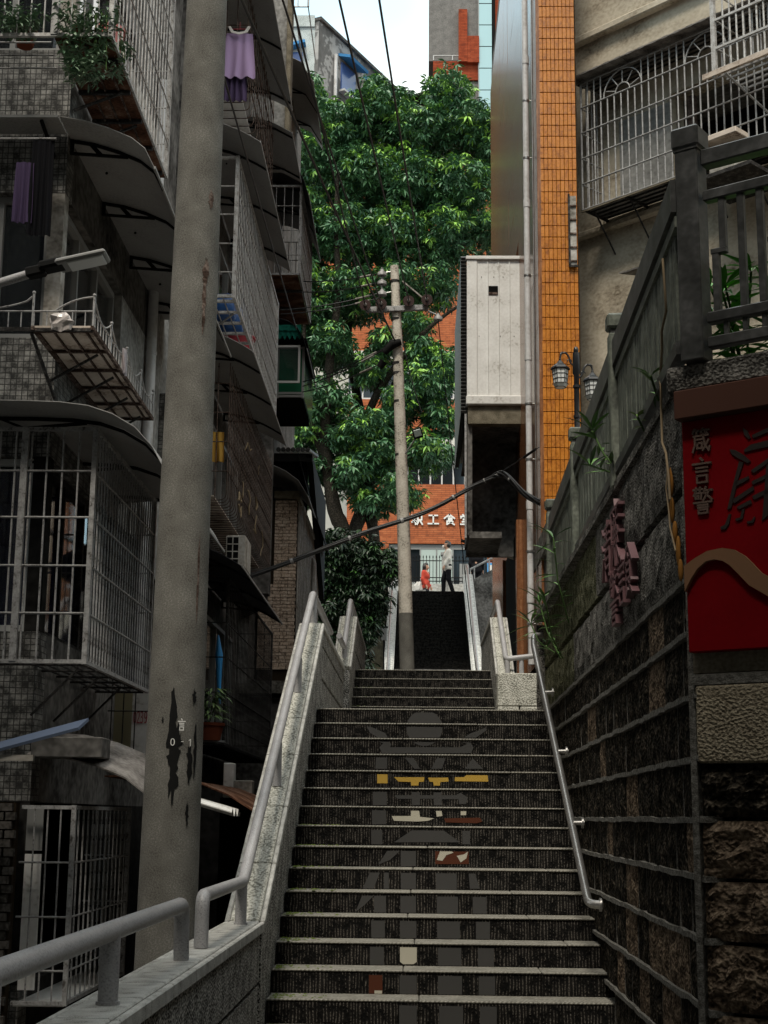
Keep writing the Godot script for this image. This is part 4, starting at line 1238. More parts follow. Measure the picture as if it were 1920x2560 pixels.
func build_wall_plants() -> void:
	var g0 := Color(0.03, 0.085, 0.02)
	var g1 := Color(0.12, 0.27, 0.05)
	stem_plant("wall_plant", "tall narrow leaved weed growing out of the wall near the steel handrail top", [[V(1.17, 3.0, 12.1), V(1.08, 3.25, 12.3), V(1.04, 3.55, 12.6)], [V(1.17, 2.98, 11.9), V(1.07, 3.15, 11.8), V(1.02, 3.4, 11.7)], [V(1.17, 3.2, 11.4), V(1.07, 3.5, 11.2), V(1.05, 3.85, 11.3)], [V(1.17, 3.1, 12.6), V(1.05, 3.22, 12.8), V(1.0, 3.4, 13.0)]], 0.24, 0.028, 0.085, g0, g1, "weeds rooted in the wall")
	stem_plant("wall_plant", "leafy weed pushing through the pickets in the middle of the fence", [[V(1.17, 3.66, 8.35), V(1.08, 3.8, 8.4), V(1.05, 4.02, 8.7)], [V(1.17, 3.7, 8.5), V(1.06, 3.85, 8.9)]], 0.2, 0.03, 0.09, g0, g1, "weeds rooted in the wall")
	stem_plant("wall_plant", "small sprig on the fence foot close to the corner post", [[V(1.13, 3.65, 6.75), V(1.08, 3.74, 6.65)]], 0.1, 0.022, 0.06, g0, g1, "weeds rooted in the wall")
	stem_plant("wall_plant", "tiny pale green seedling on the bottom rail of the fence", [[V(1.13, 3.62, 7.2), V(1.09, 3.68, 7.15)]], 0.06, 0.025, 0.04, g1, Color(0.25, 0.38, 0.1), "weeds rooted in the wall")
	# bright bushes behind the right railing
	for i in 4:
		var s: float = 0.14 + i * 0.24
		var p := FP(s, 3.59, -0.4 - 0.12 * (i % 2))
		var stems := []
		for k in 6:
			var ang := rng.randf() * TAU
			var top := p + Vector3(cos(ang) * 0.14, rng.randf_range(0.3, 0.56), sin(ang) * 0.14)
			stems.append([p, p.lerp(top, 0.5) + Vector3(0, 0.05, 0), top])
		stem_plant("leafy_shrub", ["bright green shrub just right of the square corner post", "bright green shrub behind the right railing, second from the corner post", "bright green shrub behind the right railing, third from the corner post", "bright green shrub behind the right railing at the picture edge"][i], stems, 0.17, 0.036, 0.055, Color(0.035, 0.15, 0.015), Color(0.13, 0.42, 0.04), "bright shrubs behind the railing")
	# dry roots down the wall corner
	var r := thing("dry_root", "thin tan roots hanging down the roughcast wall beside the corner", "root", V(1.13, 3.6, 6.5))
	obj("root_strand", tube([V(1.1, 4.2, 6.35), V(1.1, 3.935, 6.3), V(1.1, 3.887, 6.43), V(1.11, 3.818, 6.5), V(1.11, 3.755, 6.53), V(1.12, 3.725, 6.63), V(1.11, 3.67, 6.56), V(1.12, 3.6, 6.62), V(1.125, 3.42, 6.65), V(1.12, 3.34, 6.53), V(1.12, 3.22, 6.48), V(1.12, 3.11, 6.46)], 0.006, 6), M.root_tan, r)
	obj("root_strand", tube([V(1.125, 3.35, 6.55), V(1.12, 3.25, 6.5), V(1.12, 3.18, 6.55), V(1.12, 3.07, 6.5), V(1.12, 2.99, 6.48), V(1.12, 2.86, 6.36)], 0.004, 6), M.root_tan, r)
	for q in [[3.2, 6.5, 0.03, 0.07], [3.07, 6.5, 0.022, 0.06], [2.96, 6.44, 0.02, 0.05], [2.86, 6.37, 0.025, 0.07], [2.77, 6.33, 0.018, 0.05]]:
		ball("resin_lump", V(1.135, q[0], q[1]), Vector3(0.012, q[3], q[2]), M.resin, r)

# ------------------------------------------------------------------ window cages, awnings and old blocks on the left
# A cage of bars in front of a window. ys: heights of its rails from the bottom up.
func cage(t: Node3D, x_in: float, x_out: float, d0: float, d1: float, ys: Array, gap: float, r: float, m: Material, post: Material, x_left := 0.0, front_gap := 0.1, post_w := 0.03, end_bars := true) -> void:
	var y0: float = ys[0]
	var y1: float = ys[-1]
	var xl := x_in if x_left == 0.0 else x_left
	for d in [d0, d1]:
		boxp("corner_post", V(x_out, (y0 + y1) / 2, d), Vector3(post_w, y1 - y0 + post_w, post_w), post, t)
	for y in ys:
		var rr: float = r * 1.15
		if y == y0 or y == y1:
			boxp("rail", V(x_out, y, (d0 + d1) / 2), Vector3(post_w * 0.8, post_w * 0.8, d1 - d0 - post_w), post, t)
			boxp("rail", V((xl + x_out - post_w / 2) / 2, y, d0), Vector3(x_out - post_w / 2 - xl, post_w * 0.8, post_w * 0.8), post, t)
		else:
			rod("rail", V(x_out + 0.006, y, d0 + post_w / 2), V(x_out + 0.006, y, d1 - post_w / 2), rr, m, t)
			rod("rail", V(xl, y, d0 - 0.006), V(x_out - post_w / 2, y, d0 - 0.006), rr, m, t)
		if end_bars:
			rod("rail", V(x_in, y, d1), V(x_out - post_w / 2, y, d1), rr, m, t)
	var n := int(round((d1 - d0) / gap))
	for i in range(1, n):
		var d := lerpf(d0, d1, float(i) / n)
		rod("bar", V(x_out, y0, d), V(x_out, y1, d), r * rng.randf_range(0.9, 1.1), m, t)
	var k := int((x_out - xl) / front_gap)
	for i in range(1, k + 1):
		var x := x_out - i * front_gap
		if x > xl + 0.01:
			rod("bar", V(x, y0, d0), V(x, y1, d0), r, m, t)
			if end_bars and x > x_in:
				rod("bar", V(x, y0, d1), V(x, y1, d1), r, m, t)

# Curved sheet awning on bracket arms.
func awning(label: String, profile: Array, d0: float, d1: float, arms: Array, sheet: Material, drop := 0.1, called := "sheet_awning", group := "curved sheet awnings") -> Node3D:
	var p := []
	for q in profile:
		p.append(Vector2(q[0], q[1]))
	var first: Vector2 = p[0]
	var last: Vector2 = p[-1]
	var t := thing(called, label, "awning", V(first.x, first.y, (d0 + d1) / 2), group)
	# panels meet over the arms
	var cuts := [d0]
	for a in arms:
		if a > d0 + 0.3 and a < d1 - 0.3:
			cuts.append(a)
	cuts.append(d1)
	for i in cuts.size() - 1:
		obj("sheet", vault(p, cuts[i] + (0.004 if i > 0 else 0.0), cuts[i + 1] - 0.004, 0.006), sheet, t)
	boxp("edge_trim", V(last.x + 0.004, last.y - 0.006, (d0 + d1) / 2), Vector3(0.014, 0.022, d1 - d0), M.frame_grey, t)
	for a in arms:
		obj("bracket_arm", arm_mesh(p, drop), M.black, t, Transform3D(Basis.IDENTITY, V(0, 0, a + 0.011)))
		ball("bracket_ring", V(lerpf(first.x, last.x, 0.4), lerpf(first.y, last.y, 0.4) - drop - 0.02, a), Vector3(0.012, 0.012, 0.006), M.black, t)
	return t

func arm_mesh(p: Array, drop: float) -> Mesh:
	var st := new_st()
	var up := PackedVector2Array()
	var low := PackedVector2Array()
	for q in p:
		up.append(q - Vector2(0, 0.008))
	for i in range(p.size() - 1, -1, -1):
		low.append(p[i] - Vector2(0, 0.034))
	up.append_array(low)
	st.append_from(prism(up, 0.022), 0, Transform3D.IDENTITY)
	var a: Vector2 = p[0] - Vector2(0, 0.03 + drop)
	var b: Vector2 = p[0].lerp(p[-1], 0.62)
	var mid := Vector2.ZERO
	for i in p.size() - 1:
		if b.x >= p[i].x and b.x <= p[i + 1].x:
			mid = p[i].lerp(p[i + 1], (b.x - p[i].x) / maxf(p[i + 1].x - p[i].x, 0.001))
	mid -= Vector2(0, 0.03)
	st.append_from(prism(PackedVector2Array([a, a + Vector2(0, 0.022), mid + Vector2(0, 0.012), mid - Vector2(0, 0.012)]), 0.02), 0, Transform3D.IDENTITY)
	var c := a.lerp(mid, 0.42)
	var e := a.lerp(mid, 0.6)
	var top_c := c
	for i in p.size() - 1:
		if c.x >= p[i].x and c.x <= p[i + 1].x:
			top_c = p[i].lerp(p[i + 1], (c.x - p[i].x) / maxf(p[i + 1].x - p[i].x, 0.001)) - Vector2(0.02, 0.02)
	st.append_from(prism(PackedVector2Array([e, e + Vector2(-0.05, 0.0), top_c + Vector2(-0.03, 0), top_c + Vector2(0.012, 0)]), 0.018), 0, Transform3D.IDENTITY)
	st.append_from(prism(PackedVector2Array([p[0] - Vector2(0, 0.0), p[0] + Vector2(0.03, 0.0), a + Vector2(0.03, 0), a]), 0.021), 0, Transform3D.IDENTITY)
	return st.commit()

func window_unit(t: Node3D, x0: float, x1: float, y0: float, y1: float, d: float, mullions: int, frame: Material, curtain: Material = null, glass := "pane") -> void:
	# a framed window facing the viewer
	var w := Node3D.new()
	w.name = "window"
	t.add_child(w, true)
	w.position = V((x0 + x1) / 2, y0, d) - t.position
	for y in [y0, y1]:
		boxp("frame", V((x0 + x1) / 2, y, d), Vector3(x1 - x0, 0.05, 0.06), frame, w)
	for i in mullions + 2:
		boxp("frame", V(lerpf(x0, x1, float(i) / (mullions + 1)), (y0 + y1) / 2, d + 0.003), Vector3(0.045, y1 - y0 - 0.05, 0.055), frame, w)
	boxp("glass", V((x0 + x1) / 2, (y0 + y1) / 2, d + 0.02), Vector3(x1 - x0 - 0.04, y1 - y0 - 0.04, 0.008), M[glass], w)
	if curtain != null:
		obj("curtain", drape(x1 - x0 - 0.1, y1 - y0 - 0.05, 9, 0.03), curtain, w, Transform3D(Basis.IDENTITY, V((x0 + x1) / 2, y1 - 0.03, d + 0.12)))

func window_side(t: Node3D, x: float, y0: float, y1: float, d0: float, d1: float, mullions: int, frame: Material, curtain: Material = null) -> void:
	# a framed window facing the alley (+x)
	var w := Node3D.new()
	w.name = "window"
	t.add_child(w, true)
	w.position = V(x, y0, (d0 + d1) / 2) - t.position
	for y in [y0, y1]:
		boxp("frame", V(x, y, (d0 + d1) / 2), Vector3(0.06, 0.05, d1 - d0), frame, w)
	for i in mullions + 2:
		boxp("frame", V(x - 0.003, (y0 + y1) / 2, lerpf(d0, d1, float(i) / (mullions + 1))), Vector3(0.055, y1 - y0 - 0.05, 0.045), frame, w)
	boxp("glass", V(x - 0.02, (y0 + y1) / 2, (d0 + d1) / 2), Vector3(0.008, y1 - y0 - 0.04, d1 - d0 - 0.04), M.pane, w)
	if curtain != null:
		obj("curtain", drape(d1 - d0 - 0.1, y1 - y0 - 0.05, 11, 0.03), curtain, w, Transform3D(Basis(Vector3.UP, PI / 2), V(x - 0.14, y1 - 0.03, (d0 + d1) / 2)))

# Hanging cloth of width w and height h in folds, hung from the origin; facing +z.
func drape(w: float, h: float, folds: int, deep: float, flare := 1.0, hem := 0.0) -> Mesh:
	var key := "d%.2f_%.2f_%d_%.2f_%.2f_%.2f" % [w, h, folds, deep, flare, hem]
	if mesh_cache.has(key):
		return mesh_cache[key]
	var st := new_st()
	var nu := folds * 6
	var nv := 7
	var g := []
	for j in nv + 1:
		var row := []
		var t := float(j) / nv
		for i in nu + 1:
			var u := float(i) / nu
			var x := (u - 0.5) * w * lerpf(1.0, flare, t)
			var z := deep * sin(u * folds * TAU + 0.6 * sin(t * 3 + u * 9)) * (0.35 + 0.65 * t) + 0.4 * deep * sin(u * 4.3 + t * 2)
			row.append(Vector3(x, -h * t + (hem * sin(u * folds * TAU) if j == nv else 0.0), z))
		g.append(row)
	for off in [0.0, -0.006]:
		st.set_smooth_group(0 if off == 0.0 else 1)
		for j in nv:
			for i in nu:
				var o := Vector3(0, 0, off)
				if off == 0.0:
					quad(st, g[j + 1][i] + o, g[j + 1][i + 1] + o, g[j][i + 1] + o, g[j][i] + o)
				else:
					quad(st, g[j][i] + o, g[j][i + 1] + o, g[j + 1][i + 1] + o, g[j + 1][i] + o)
	var m := done(st, true)
	mesh_cache[key] = m
	return m

func corrugated(x0: float, y0: float, x1: float, y1: float, d0: float, d1: float, waves: int, amp: float) -> Mesh:
	# sheet falling from (x0, y0) to (x1, y1); ridges run down the fall
	var st := new_st()
	var n := waves * 6
	for off in [0.0, 0.006]:
		st.set_smooth_group(0 if off == 0.0 else 1)
		for i in n:
			var a := lerpf(d0, d1, float(i) / n)
			var b := lerpf(d0, d1, float(i + 1) / n)
			var ya: float = amp * sin(TAU * waves * float(i) / n) - off
			var yb: float = amp * sin(TAU * waves * float(i + 1) / n) - off
			if off == 0.0:
				quad(st, V(x0, y0 + ya, a), V(x1, y1 + ya, a), V(x1, y1 + yb, b), V(x0, y0 + yb, b))
			else:
				quad(st, V(x1, y1 + ya, a), V(x0, y0 + ya, a), V(x0, y0 + yb, b), V(x1, y1 + yb, b))
	return done(st, true)

func build_block_one() -> void:
	var xw := -2.85
	var dw := 11.06
	var t := thing("apartment_block", "old mosaic tiled apartment block at the left edge with stacked window cages", "building", V(-5, 0, 14))
	boxp("room_dark_core", V(-5.3, 7.6, 14.6), Vector3(3.6, 15.2, 5.6), M.void, t)  # solid near-black box whose colour stands for unlit interiors
	var floors := [[0.5, 1.8], [3.06, 4.42], [5.38, 6.6], [7.85, 9.3], [10.3, 11.7]]
	var y := 0.0
	for i in floors.size() + 1:
		var top: float = floors[i][0] if i < floors.size() else 16.0
		var mt: Material = M.mosaic
		boxp("front_wall", V(-5.42, (y + top) / 2, dw + 0.12), Vector3(5.14, top - y, 0.24), mt, t)
		boxp("side_wall", V(xw - 0.12, (y + top) / 2, 14.45), Vector3(0.236, top - y, 6.6), M.mosaic if i in [2] else (M.render_shaded if i == 0 else M.render_dark), t)
		if i < floors.size():
			var bot: float = floors[i][0]
			var hd: float = floors[i][1]
			boxp("side_wall", V(xw - 0.122, (bot + hd) / 2, 15.6), Vector3(0.236, hd - bot, 4.3), M.render_grey if i == 2 else (M.render_shaded if i <= 1 else M.render_dark), t)
			boxp("corner_column", V(xw - 0.06, (bot + hd) / 2, dw + 0.07), Vector3(0.125, hd - bot, 0.13), M.white_dirty if i >= 2 else M.render_shaded, t)
			if i >= 1:
				window_side(t, xw - 0.1, bot + 0.03, hd - 0.03, dw + 0.16, 13.4, 2, M.frame_grey if i != 1 else M.bar_dark, M.curtain_blue if i == 1 else (M.curtain_pale if i == 3 else null))  # first-floor frames darkened too, for the shade inside the cage
				window_unit(t, xw - 1.3, xw - 0.14, bot + 0.03, hd - 0.03, dw + 0.1, 2, M.frame_grey if i != 1 else M.frame_white, M.curtain_blue if i == 1 else null)
			y = floors[i][1]
	# pale strip of wall and a tiled bay farther along
	boxp("pale_wall", V(xw + 0.012, 6.2, 16.3), Vector3(0.02, 4.0, 2.7), M.render_grey, t)
	boxp("pale_wall", V(xw + 0.012, 8.3, 14.0), Vector3(0.018, 1.2, 2.4), M.white_dirty, t)
	cboxp("tiled_bay", V(xw + 0.09, 5.75, 16.0), Vector3(0.2, 0.95, 1.0), M.mosaic_pale, t)
	boxp("bay_opening", V(xw + 0.17, 5.75, 16.35), Vector3(0.06, 0.7, 0.3), M.void, t)
	# drain pipe
	var dp := thing("drain_pipe", "pale drain pipe on the facade beside the small flower balcony", "pipe", V(-2.8, 2.6, 14.7))
	obj("pipe", tube([V(-2.79, 2.6, 14.7), V(-2.79, 9.5, 14.7)], 0.055, 12), M.pvc, dp)
	for yy in [3.6, 5.0, 6.4, 7.9]:
		obj("pipe_clip", tube([V(-2.79, yy, 14.7), V(-2.79, yy + 0.04, 14.7)], 0.062, 12), M.pvc, dp)
	obj("branch_pipe", tube(rounded([V(-2.84, 4.75, 14.1), V(-2.74, 4.75, 14.2), V(-2.74, 4.72, 14.45), V(-2.76, 4.5, 14.6)], 0.06), 0.03, 10), M.pvc, dp)
	# --- first floor cage
	var c := thing("window_cage", "large grey barred window cage at the left edge above the tin roofs", "window cage", V(-2.6, 2.79, 11.8), "window cages on the old blocks")
	cage(c, xw, -2.4, 10.62, 13.15, [2.79, 3.14, 3.49, 3.85, 4.2, 4.52], 0.102, 0.0076, M.bar_grey, M.bar_grey, -3.6, 0.118, 0.036)
	boxp("corner_post", V(-2.92, 3.65, 10.615), Vector3(0.05, 1.72, 0.034), M.bar_grey, c)
	for i in 5:
		rod("floor_bar", V(-2.45 - 0.09 * i, 2.785, 10.66), V(-2.45 - 0.09 * i, 2.785, 13.1), 0.008, M.bar_dark, c)
	for i in 6:
		rod("floor_bar", V(-3.4, 2.775, 10.7 + 0.48 * i), V(-2.42, 2.775, 10.7 + 0.48 * i), 0.009, M.bar_dark, c)
	for d in [10.9, 11.6, 12.5]:
		sbar("bracket", V(-2.5, 2.77, d), V(-2.84, 2.42, d), 0.016, 0.016, M.bar_dark, c)
	awning("curved sheet awning sheltering the large barred cage at the left edge", [[-3.6, 4.66], [-2.87, 4.655], [-2.6, 4.645], [-2.4, 4.62], [-2.22, 4.56], [-2.05, 4.46], [-1.92, 4.32], [-1.83, 4.16]], 10.3, 13.7, [10.75, 12.2, 13.5], M.awning, 0.14)
	# --- flower rack
	var r := thing("flower_rack", "small balcony rack with ball topped posts and tan board floor", "balcony rack", V(-2.6, 5.2, 11.5))
	boxp("floor_board", V(-2.62, 5.222, 11.58), Vector3(0.42, 0.016, 2.5), M.board_tan, r)
	for i in 4:
		boxp("floor_rib", V(-2.46 - 0.12 * i, 5.205, 11.58), Vector3(0.012, 0.018, 2.5), M.bar_rusty, r)
	for i in 6:
		boxp("floor_rib", V(-2.62, 5.198, 10.36 + 0.49 * i), Vector3(0.43, 0.022, 0.022), M.bar_rusty, r)
	for s in [-2.4, -2.84]:
		boxp("floor_rib", V(s, 5.21, 11.58), Vector3(0.022, 0.03, 2.54), M.bar_rusty, r)
	for q in [10.34, 10.97, 11.6, 12.22, 12.84]:
		rod("post", V(-2.4, 5.2, q), V(-2.4, 5.46, q), 0.009, M.bar_grey, r)
		ball("post_ball", V(-2.4, 5.47, q), Vector3.ONE * 0.014, M.bar_grey, r)
	for i in 4:
		var a := 10.34 + 0.625 * i
		var pts := []
		for k in 9:
			var tt := k / 8.0
			pts.append(V(-2.4, 5.455 - 0.11 * sin(PI * tt), a + 0.625 * tt))
		obj("swag_rail", tube(pts, 0.006, 6), M.bar_grey, r)
	rod("rail", V(-2.4, 5.345, 10.34), V(-2.4, 5.345, 12.84), 0.006, M.bar_grey, r)
	for i in 24:
		rod("bar", V(-2.4, 5.2, 10.4 + i * 0.1), V(-2.4, 5.345, 10.4 + i * 0.1), 0.005, M.bar_grey, r)
	rod("rail", V(-3.3, 5.345, 10.34), V(-2.4, 5.345, 10.34), 0.007, M.bar_grey, r)
	boxp("rail", V(-2.85, 5.205, 10.34), Vector3(0.9, 0.03, 0.02), M.bar_dark, r)
	rod("post", V(-2.85, 5.2, 10.34), V(-2.85, 5.48, 10.34), 0.009, M.bar_grey, r)
	ball("post_ball", V(-2.85, 5.49, 10.34), Vector3.ONE * 0.014, M.bar_grey, r)
	for i in 9:
		rod("bar", V(-2.46 - i * 0.095, 5.2, 10.34), V(-2.46 - i * 0.095, 5.345, 10.34), 0.005, M.bar_grey, r)
	var arch := []
	for k in 9:
		var tt := k / 8.0
		arch.append(V(-2.4 - 0.28 * tt, 5.455 - 0.1 * tt * tt, 10.34))
	obj("swag_rail", tube(arch, 0.007, 6), M.bar_grey, r)
	arch = []
	for k in 9:
		var tt := k / 8.0
		arch.append(V(-2.86 - 0.3 * tt, 5.46 - 0.1 * sqrt(tt), 10.34))
	obj("swag_rail", tube(arch, 0.007, 6), M.bar_grey, r)
	for d in [10.9, 11.5, 12.1, 12.7]:
		sbar("bracket", V(-2.48, 5.19, d), V(-2.85, 4.95 , d - 0.05), 0.018, 0.018, M.bar_dark, r)
	sbar("bracket", V(-2.86, 5.19, 10.36), V(-2.82, 4.86, 11.0), 0.02, 0.02, M.bar_dark, r)
	var mop := tag(obj("hanging_mop", drape(0.16, 0.2, 7, 0.02, 0.7), M.cloth_grey, null, Transform3D(Basis(Vector3.UP, PI / 2), V(-2.385, 5.4, 11.45))), "pinkish grey rag draped over the flower rack rail", "rag")
	mop.set_meta("label", "pinkish grey rag draped over the flower rack rail")
	var bag := ball("plastic_bag", V(-2.62, 5.24, 10.27), Vector3(0.085, 0.07, 0.05), M.bag_film)
	bag.mesh = lumpy_ball(17, 0.35)
	tag(bag, "crumpled clear plastic bag tied to the front of the flower rack", "bag")
	# --- sheet awning above the flower rack
	awning("curved sheet awning above the flower rack, nearest the top left corner", [[-2.85, 7.11], [-2.65, 7.075], [-2.45, 7.01], [-2.27, 6.93], [-2.16, 6.84], [-2.08, 6.68]], 10.75, 15.6, [11.15, 12.4, 13.7, 15.0], M.awning, 0.11)
	var fa := thing("front_awning", "flat dark awning strip across the front of the tiled block", "awning", V(-3.8, 7.2, 10.8), "curved sheet awnings")
	boxp("sheet", V(-3.81, 7.104, 10.9), Vector3(1.9, 0.012, 0.29), M.awning, fa)
	boxp("edge_trim", V(-3.81, 7.104, 10.745), Vector3(1.9, 0.022, 0.014), M.frame_grey, fa)
	sbar("bracket_arm", V(-3.0, 7.09, 10.78), V(-2.95, 6.9, 11.05), 0.02, 0.03, M.black, fa)
	# --- top cage with pots
	var c3 := thing("window_cage", "pale barred balcony cage with potted plants in the top left corner", "window cage", V(-2.6, 7.62, 11.6), "window cages on the old blocks")
	cage(c3, xw, -2.4, 10.42, 13.0, [7.62, 7.95, 8.32, 8.7, 9.1, 9.5], 0.135, 0.0062, M.bar_pale, M.bar_pale, -3.8, 0.105, 0.036)
	boxp("corner_post", V(-2.84, 8.55, 10.415), Vector3(0.05, 1.86, 0.034), M.bar_grey, c3)
	boxp("floor_sheet", V(-2.62, 7.6, 11.7), Vector3(0.43, 0.012, 2.54), M.rusty_sheet, c3)
	for i in 3:
		boxp("floor_rib", V(-2.5 - 0.11 * i, 7.585, 11.7), Vector3(0.014, 0.018, 2.52), M.bar_rusty, c3)
	for i in 5:
		boxp("floor_rib", V(-2.62, 7.578, 10.75 + 0.52 * i), Vector3(0.43, 0.03, 0.035), M.bar_dark, c3)
	for d in [11.25, 11.85, 12.45]:
		sbar("bracket", V(-2.46, 7.57, d), V(-2.84, 7.36, d - 0.1), 0.02, 0.02, M.bar_dark, c3)
	for i in 3:
		rod("floor_bar", V(-3.8, 7.56 - 0.055 * i, 10.42 + 0.1 * i), V(-2.86, 7.56 - 0.055 * i, 10.42 + 0.1 * i), 0.007, M.bar_grey, c3)
	# pots and trailing plant
	for q in [[-2.68, 10.62, 0.075, 0.13, "terracotta pot behind the trailing plant in the top left cage"], [-2.52, 10.66, 0.06, 0.11, "small terracotta pot at the corner of the top left cage"], [-3.12, 10.62, 0.085, 0.12, "wide terracotta pot on the left of the top left cage"]]:
		var pot := thing("flower_pot", q[4], "pot", V(q[0], 7.635, q[1]), "pots in the top left cage")
		obj("bowl", tube([V(q[0], 7.635, q[1]), V(q[0], 7.635 + q[3], q[1])], [q[2] * 0.75, q[2]], 16), M.terracotta, pot)
		obj("rim", tube([V(q[0], 7.625 + q[3], q[1]), V(q[0], 7.65 + q[3], q[1])], q[2] * 1.08, 16), M.terracotta, pot)
	trailing_plant(V(-2.6, 7.8, 10.5), "trailing green plant spilling over the top left cage floor", 0.26, 0.55, 1100)
	trailing_plant(V(-3.12, 7.78, 10.5), "small leafy plant in the left pot of the top left cage", 0.2, 0.14, 420)
	trailing_plant(V(-2.42, 7.72, 10.85), "pale green tuft hanging through the side bars of the top left cage", 0.1, 0.25, 160)
	var bk := thing("plastic_bucket", "pink plastic bucket among the plants in the top left cage", "bucket", V(-2.53, 7.63, 10.95))
	obj("shell", tube([V(-2.53, 7.63, 10.95), V(-2.53, 7.95, 10.95)], [0.09, 0.12], 16), M.plastic_pink, bk)
	obj("rim", tube([V(-2.53, 7.94, 10.95), V(-2.53, 7.965, 10.95)], 0.127, 16), M.plastic_pink, bk)
	var wr := obj("wrapped_bundle", lumpy_ball(23, 0.3), M.cloth_white, null, Transform3D(Basis.from_scale(Vector3(0.09, 0.26, 0.12)), V(-2.48, 7.85, 11.2)))
	tag(wr, "white wrapped bundle leaning inside the top left cage", "bundle")
	# clothes under the awning
	var cl := thing("hanging_clothes", "dark trousers and lilac shirt hanging in the shade under the upper left awning", "clothes", V(-3.05, 6.7, 10.8))
	obj("trousers", drape(0.17, 0.8, 4, 0.02, 1.1), M.jacket_black, cl, Transform3D(Basis.IDENTITY, V(-2.97, 6.92, 10.78)))
	obj("shirt", drape(0.14, 0.5, 3, 0.02, 1.1), M.cloth_purple, cl, Transform3D(Basis.IDENTITY, V(-3.1, 6.72, 10.76)))
	rod("clothes_pole", V(-3.8, 6.93, 10.78), V(-2.87, 6.93, 10.78), 0.01, M.bar_grey, cl)

func lumpy_ball(sd: int, rough: float) -> ArrayMesh:
	var nz := FastNoiseLite.new()
	nz.seed = sd
	nz.frequency = 1.3
	var st := st_flat()
	var nu := 14
	var nv := 8
	var g := []
	for j in nv + 1:
		var row := []
		for i in nu:
			var th := PI * j / nv
			var ph := TAU * i / nu
			var p := Vector3(sin(th) * cos(ph), cos(th), sin(th) * sin(ph))
			row.append(p * (0.5 + rough * nz.get_noise_3dv(p * 1.4)))
		g.append(row)
	for j in nv:
		for i in nu:
			var i2 := (i + 1) % nu
			quad(st, g[j][i], g[j][i2], g[j + 1][i2], g[j + 1][i])
	return done(st)

func trailing_plant(at: Vector3, label: String, r: float, fall: float, n: int) -> void:
	var t := thing("trailing_plant", label, "plant", at, "plants in the top left cage")
	for k in 5:
		var a := at + Vector3(rng.randf_range(-r, r) * 0.6, 0, 0)
		obj("stem", tube([a, a + Vector3(0, 0.02, 0.06), a + Vector3(rng.randf_range(-0.05, 0.05), -fall * rng.randf_range(0.4, 1.0), 0.09)], 0.005, 5), M.stem_green, t)
	var st := st_flat()
	for i in n:
		var f := pow(rng.randf(), 1.2)
		var p := at + Vector3(rng.randf_range(-r, r) * (1.0 - 0.55 * f), -fall * f + 0.12 * (1.0 - f) * rng.randf(), rng.randf_range(-0.05, 0.14))
		var ang := rng.randf() * TAU
		var c := Color(0.05, 0.12, 0.06).lerp(Color(0.22, 0.30, 0.2), rng.randf())
		leaf_to(st, aim(Vector3(cos(ang), rng.randf_range(-0.7, 0.3), sin(ang)), p, rng.randf_range(-0.6, 0.6)), rng.randf_range(0.04, 0.08), rng.randf_range(0.018, 0.028), 0.3, 0.15, c)
	obj("leaves", done(st), M.leaf, t).set_meta("kind", "stuff")

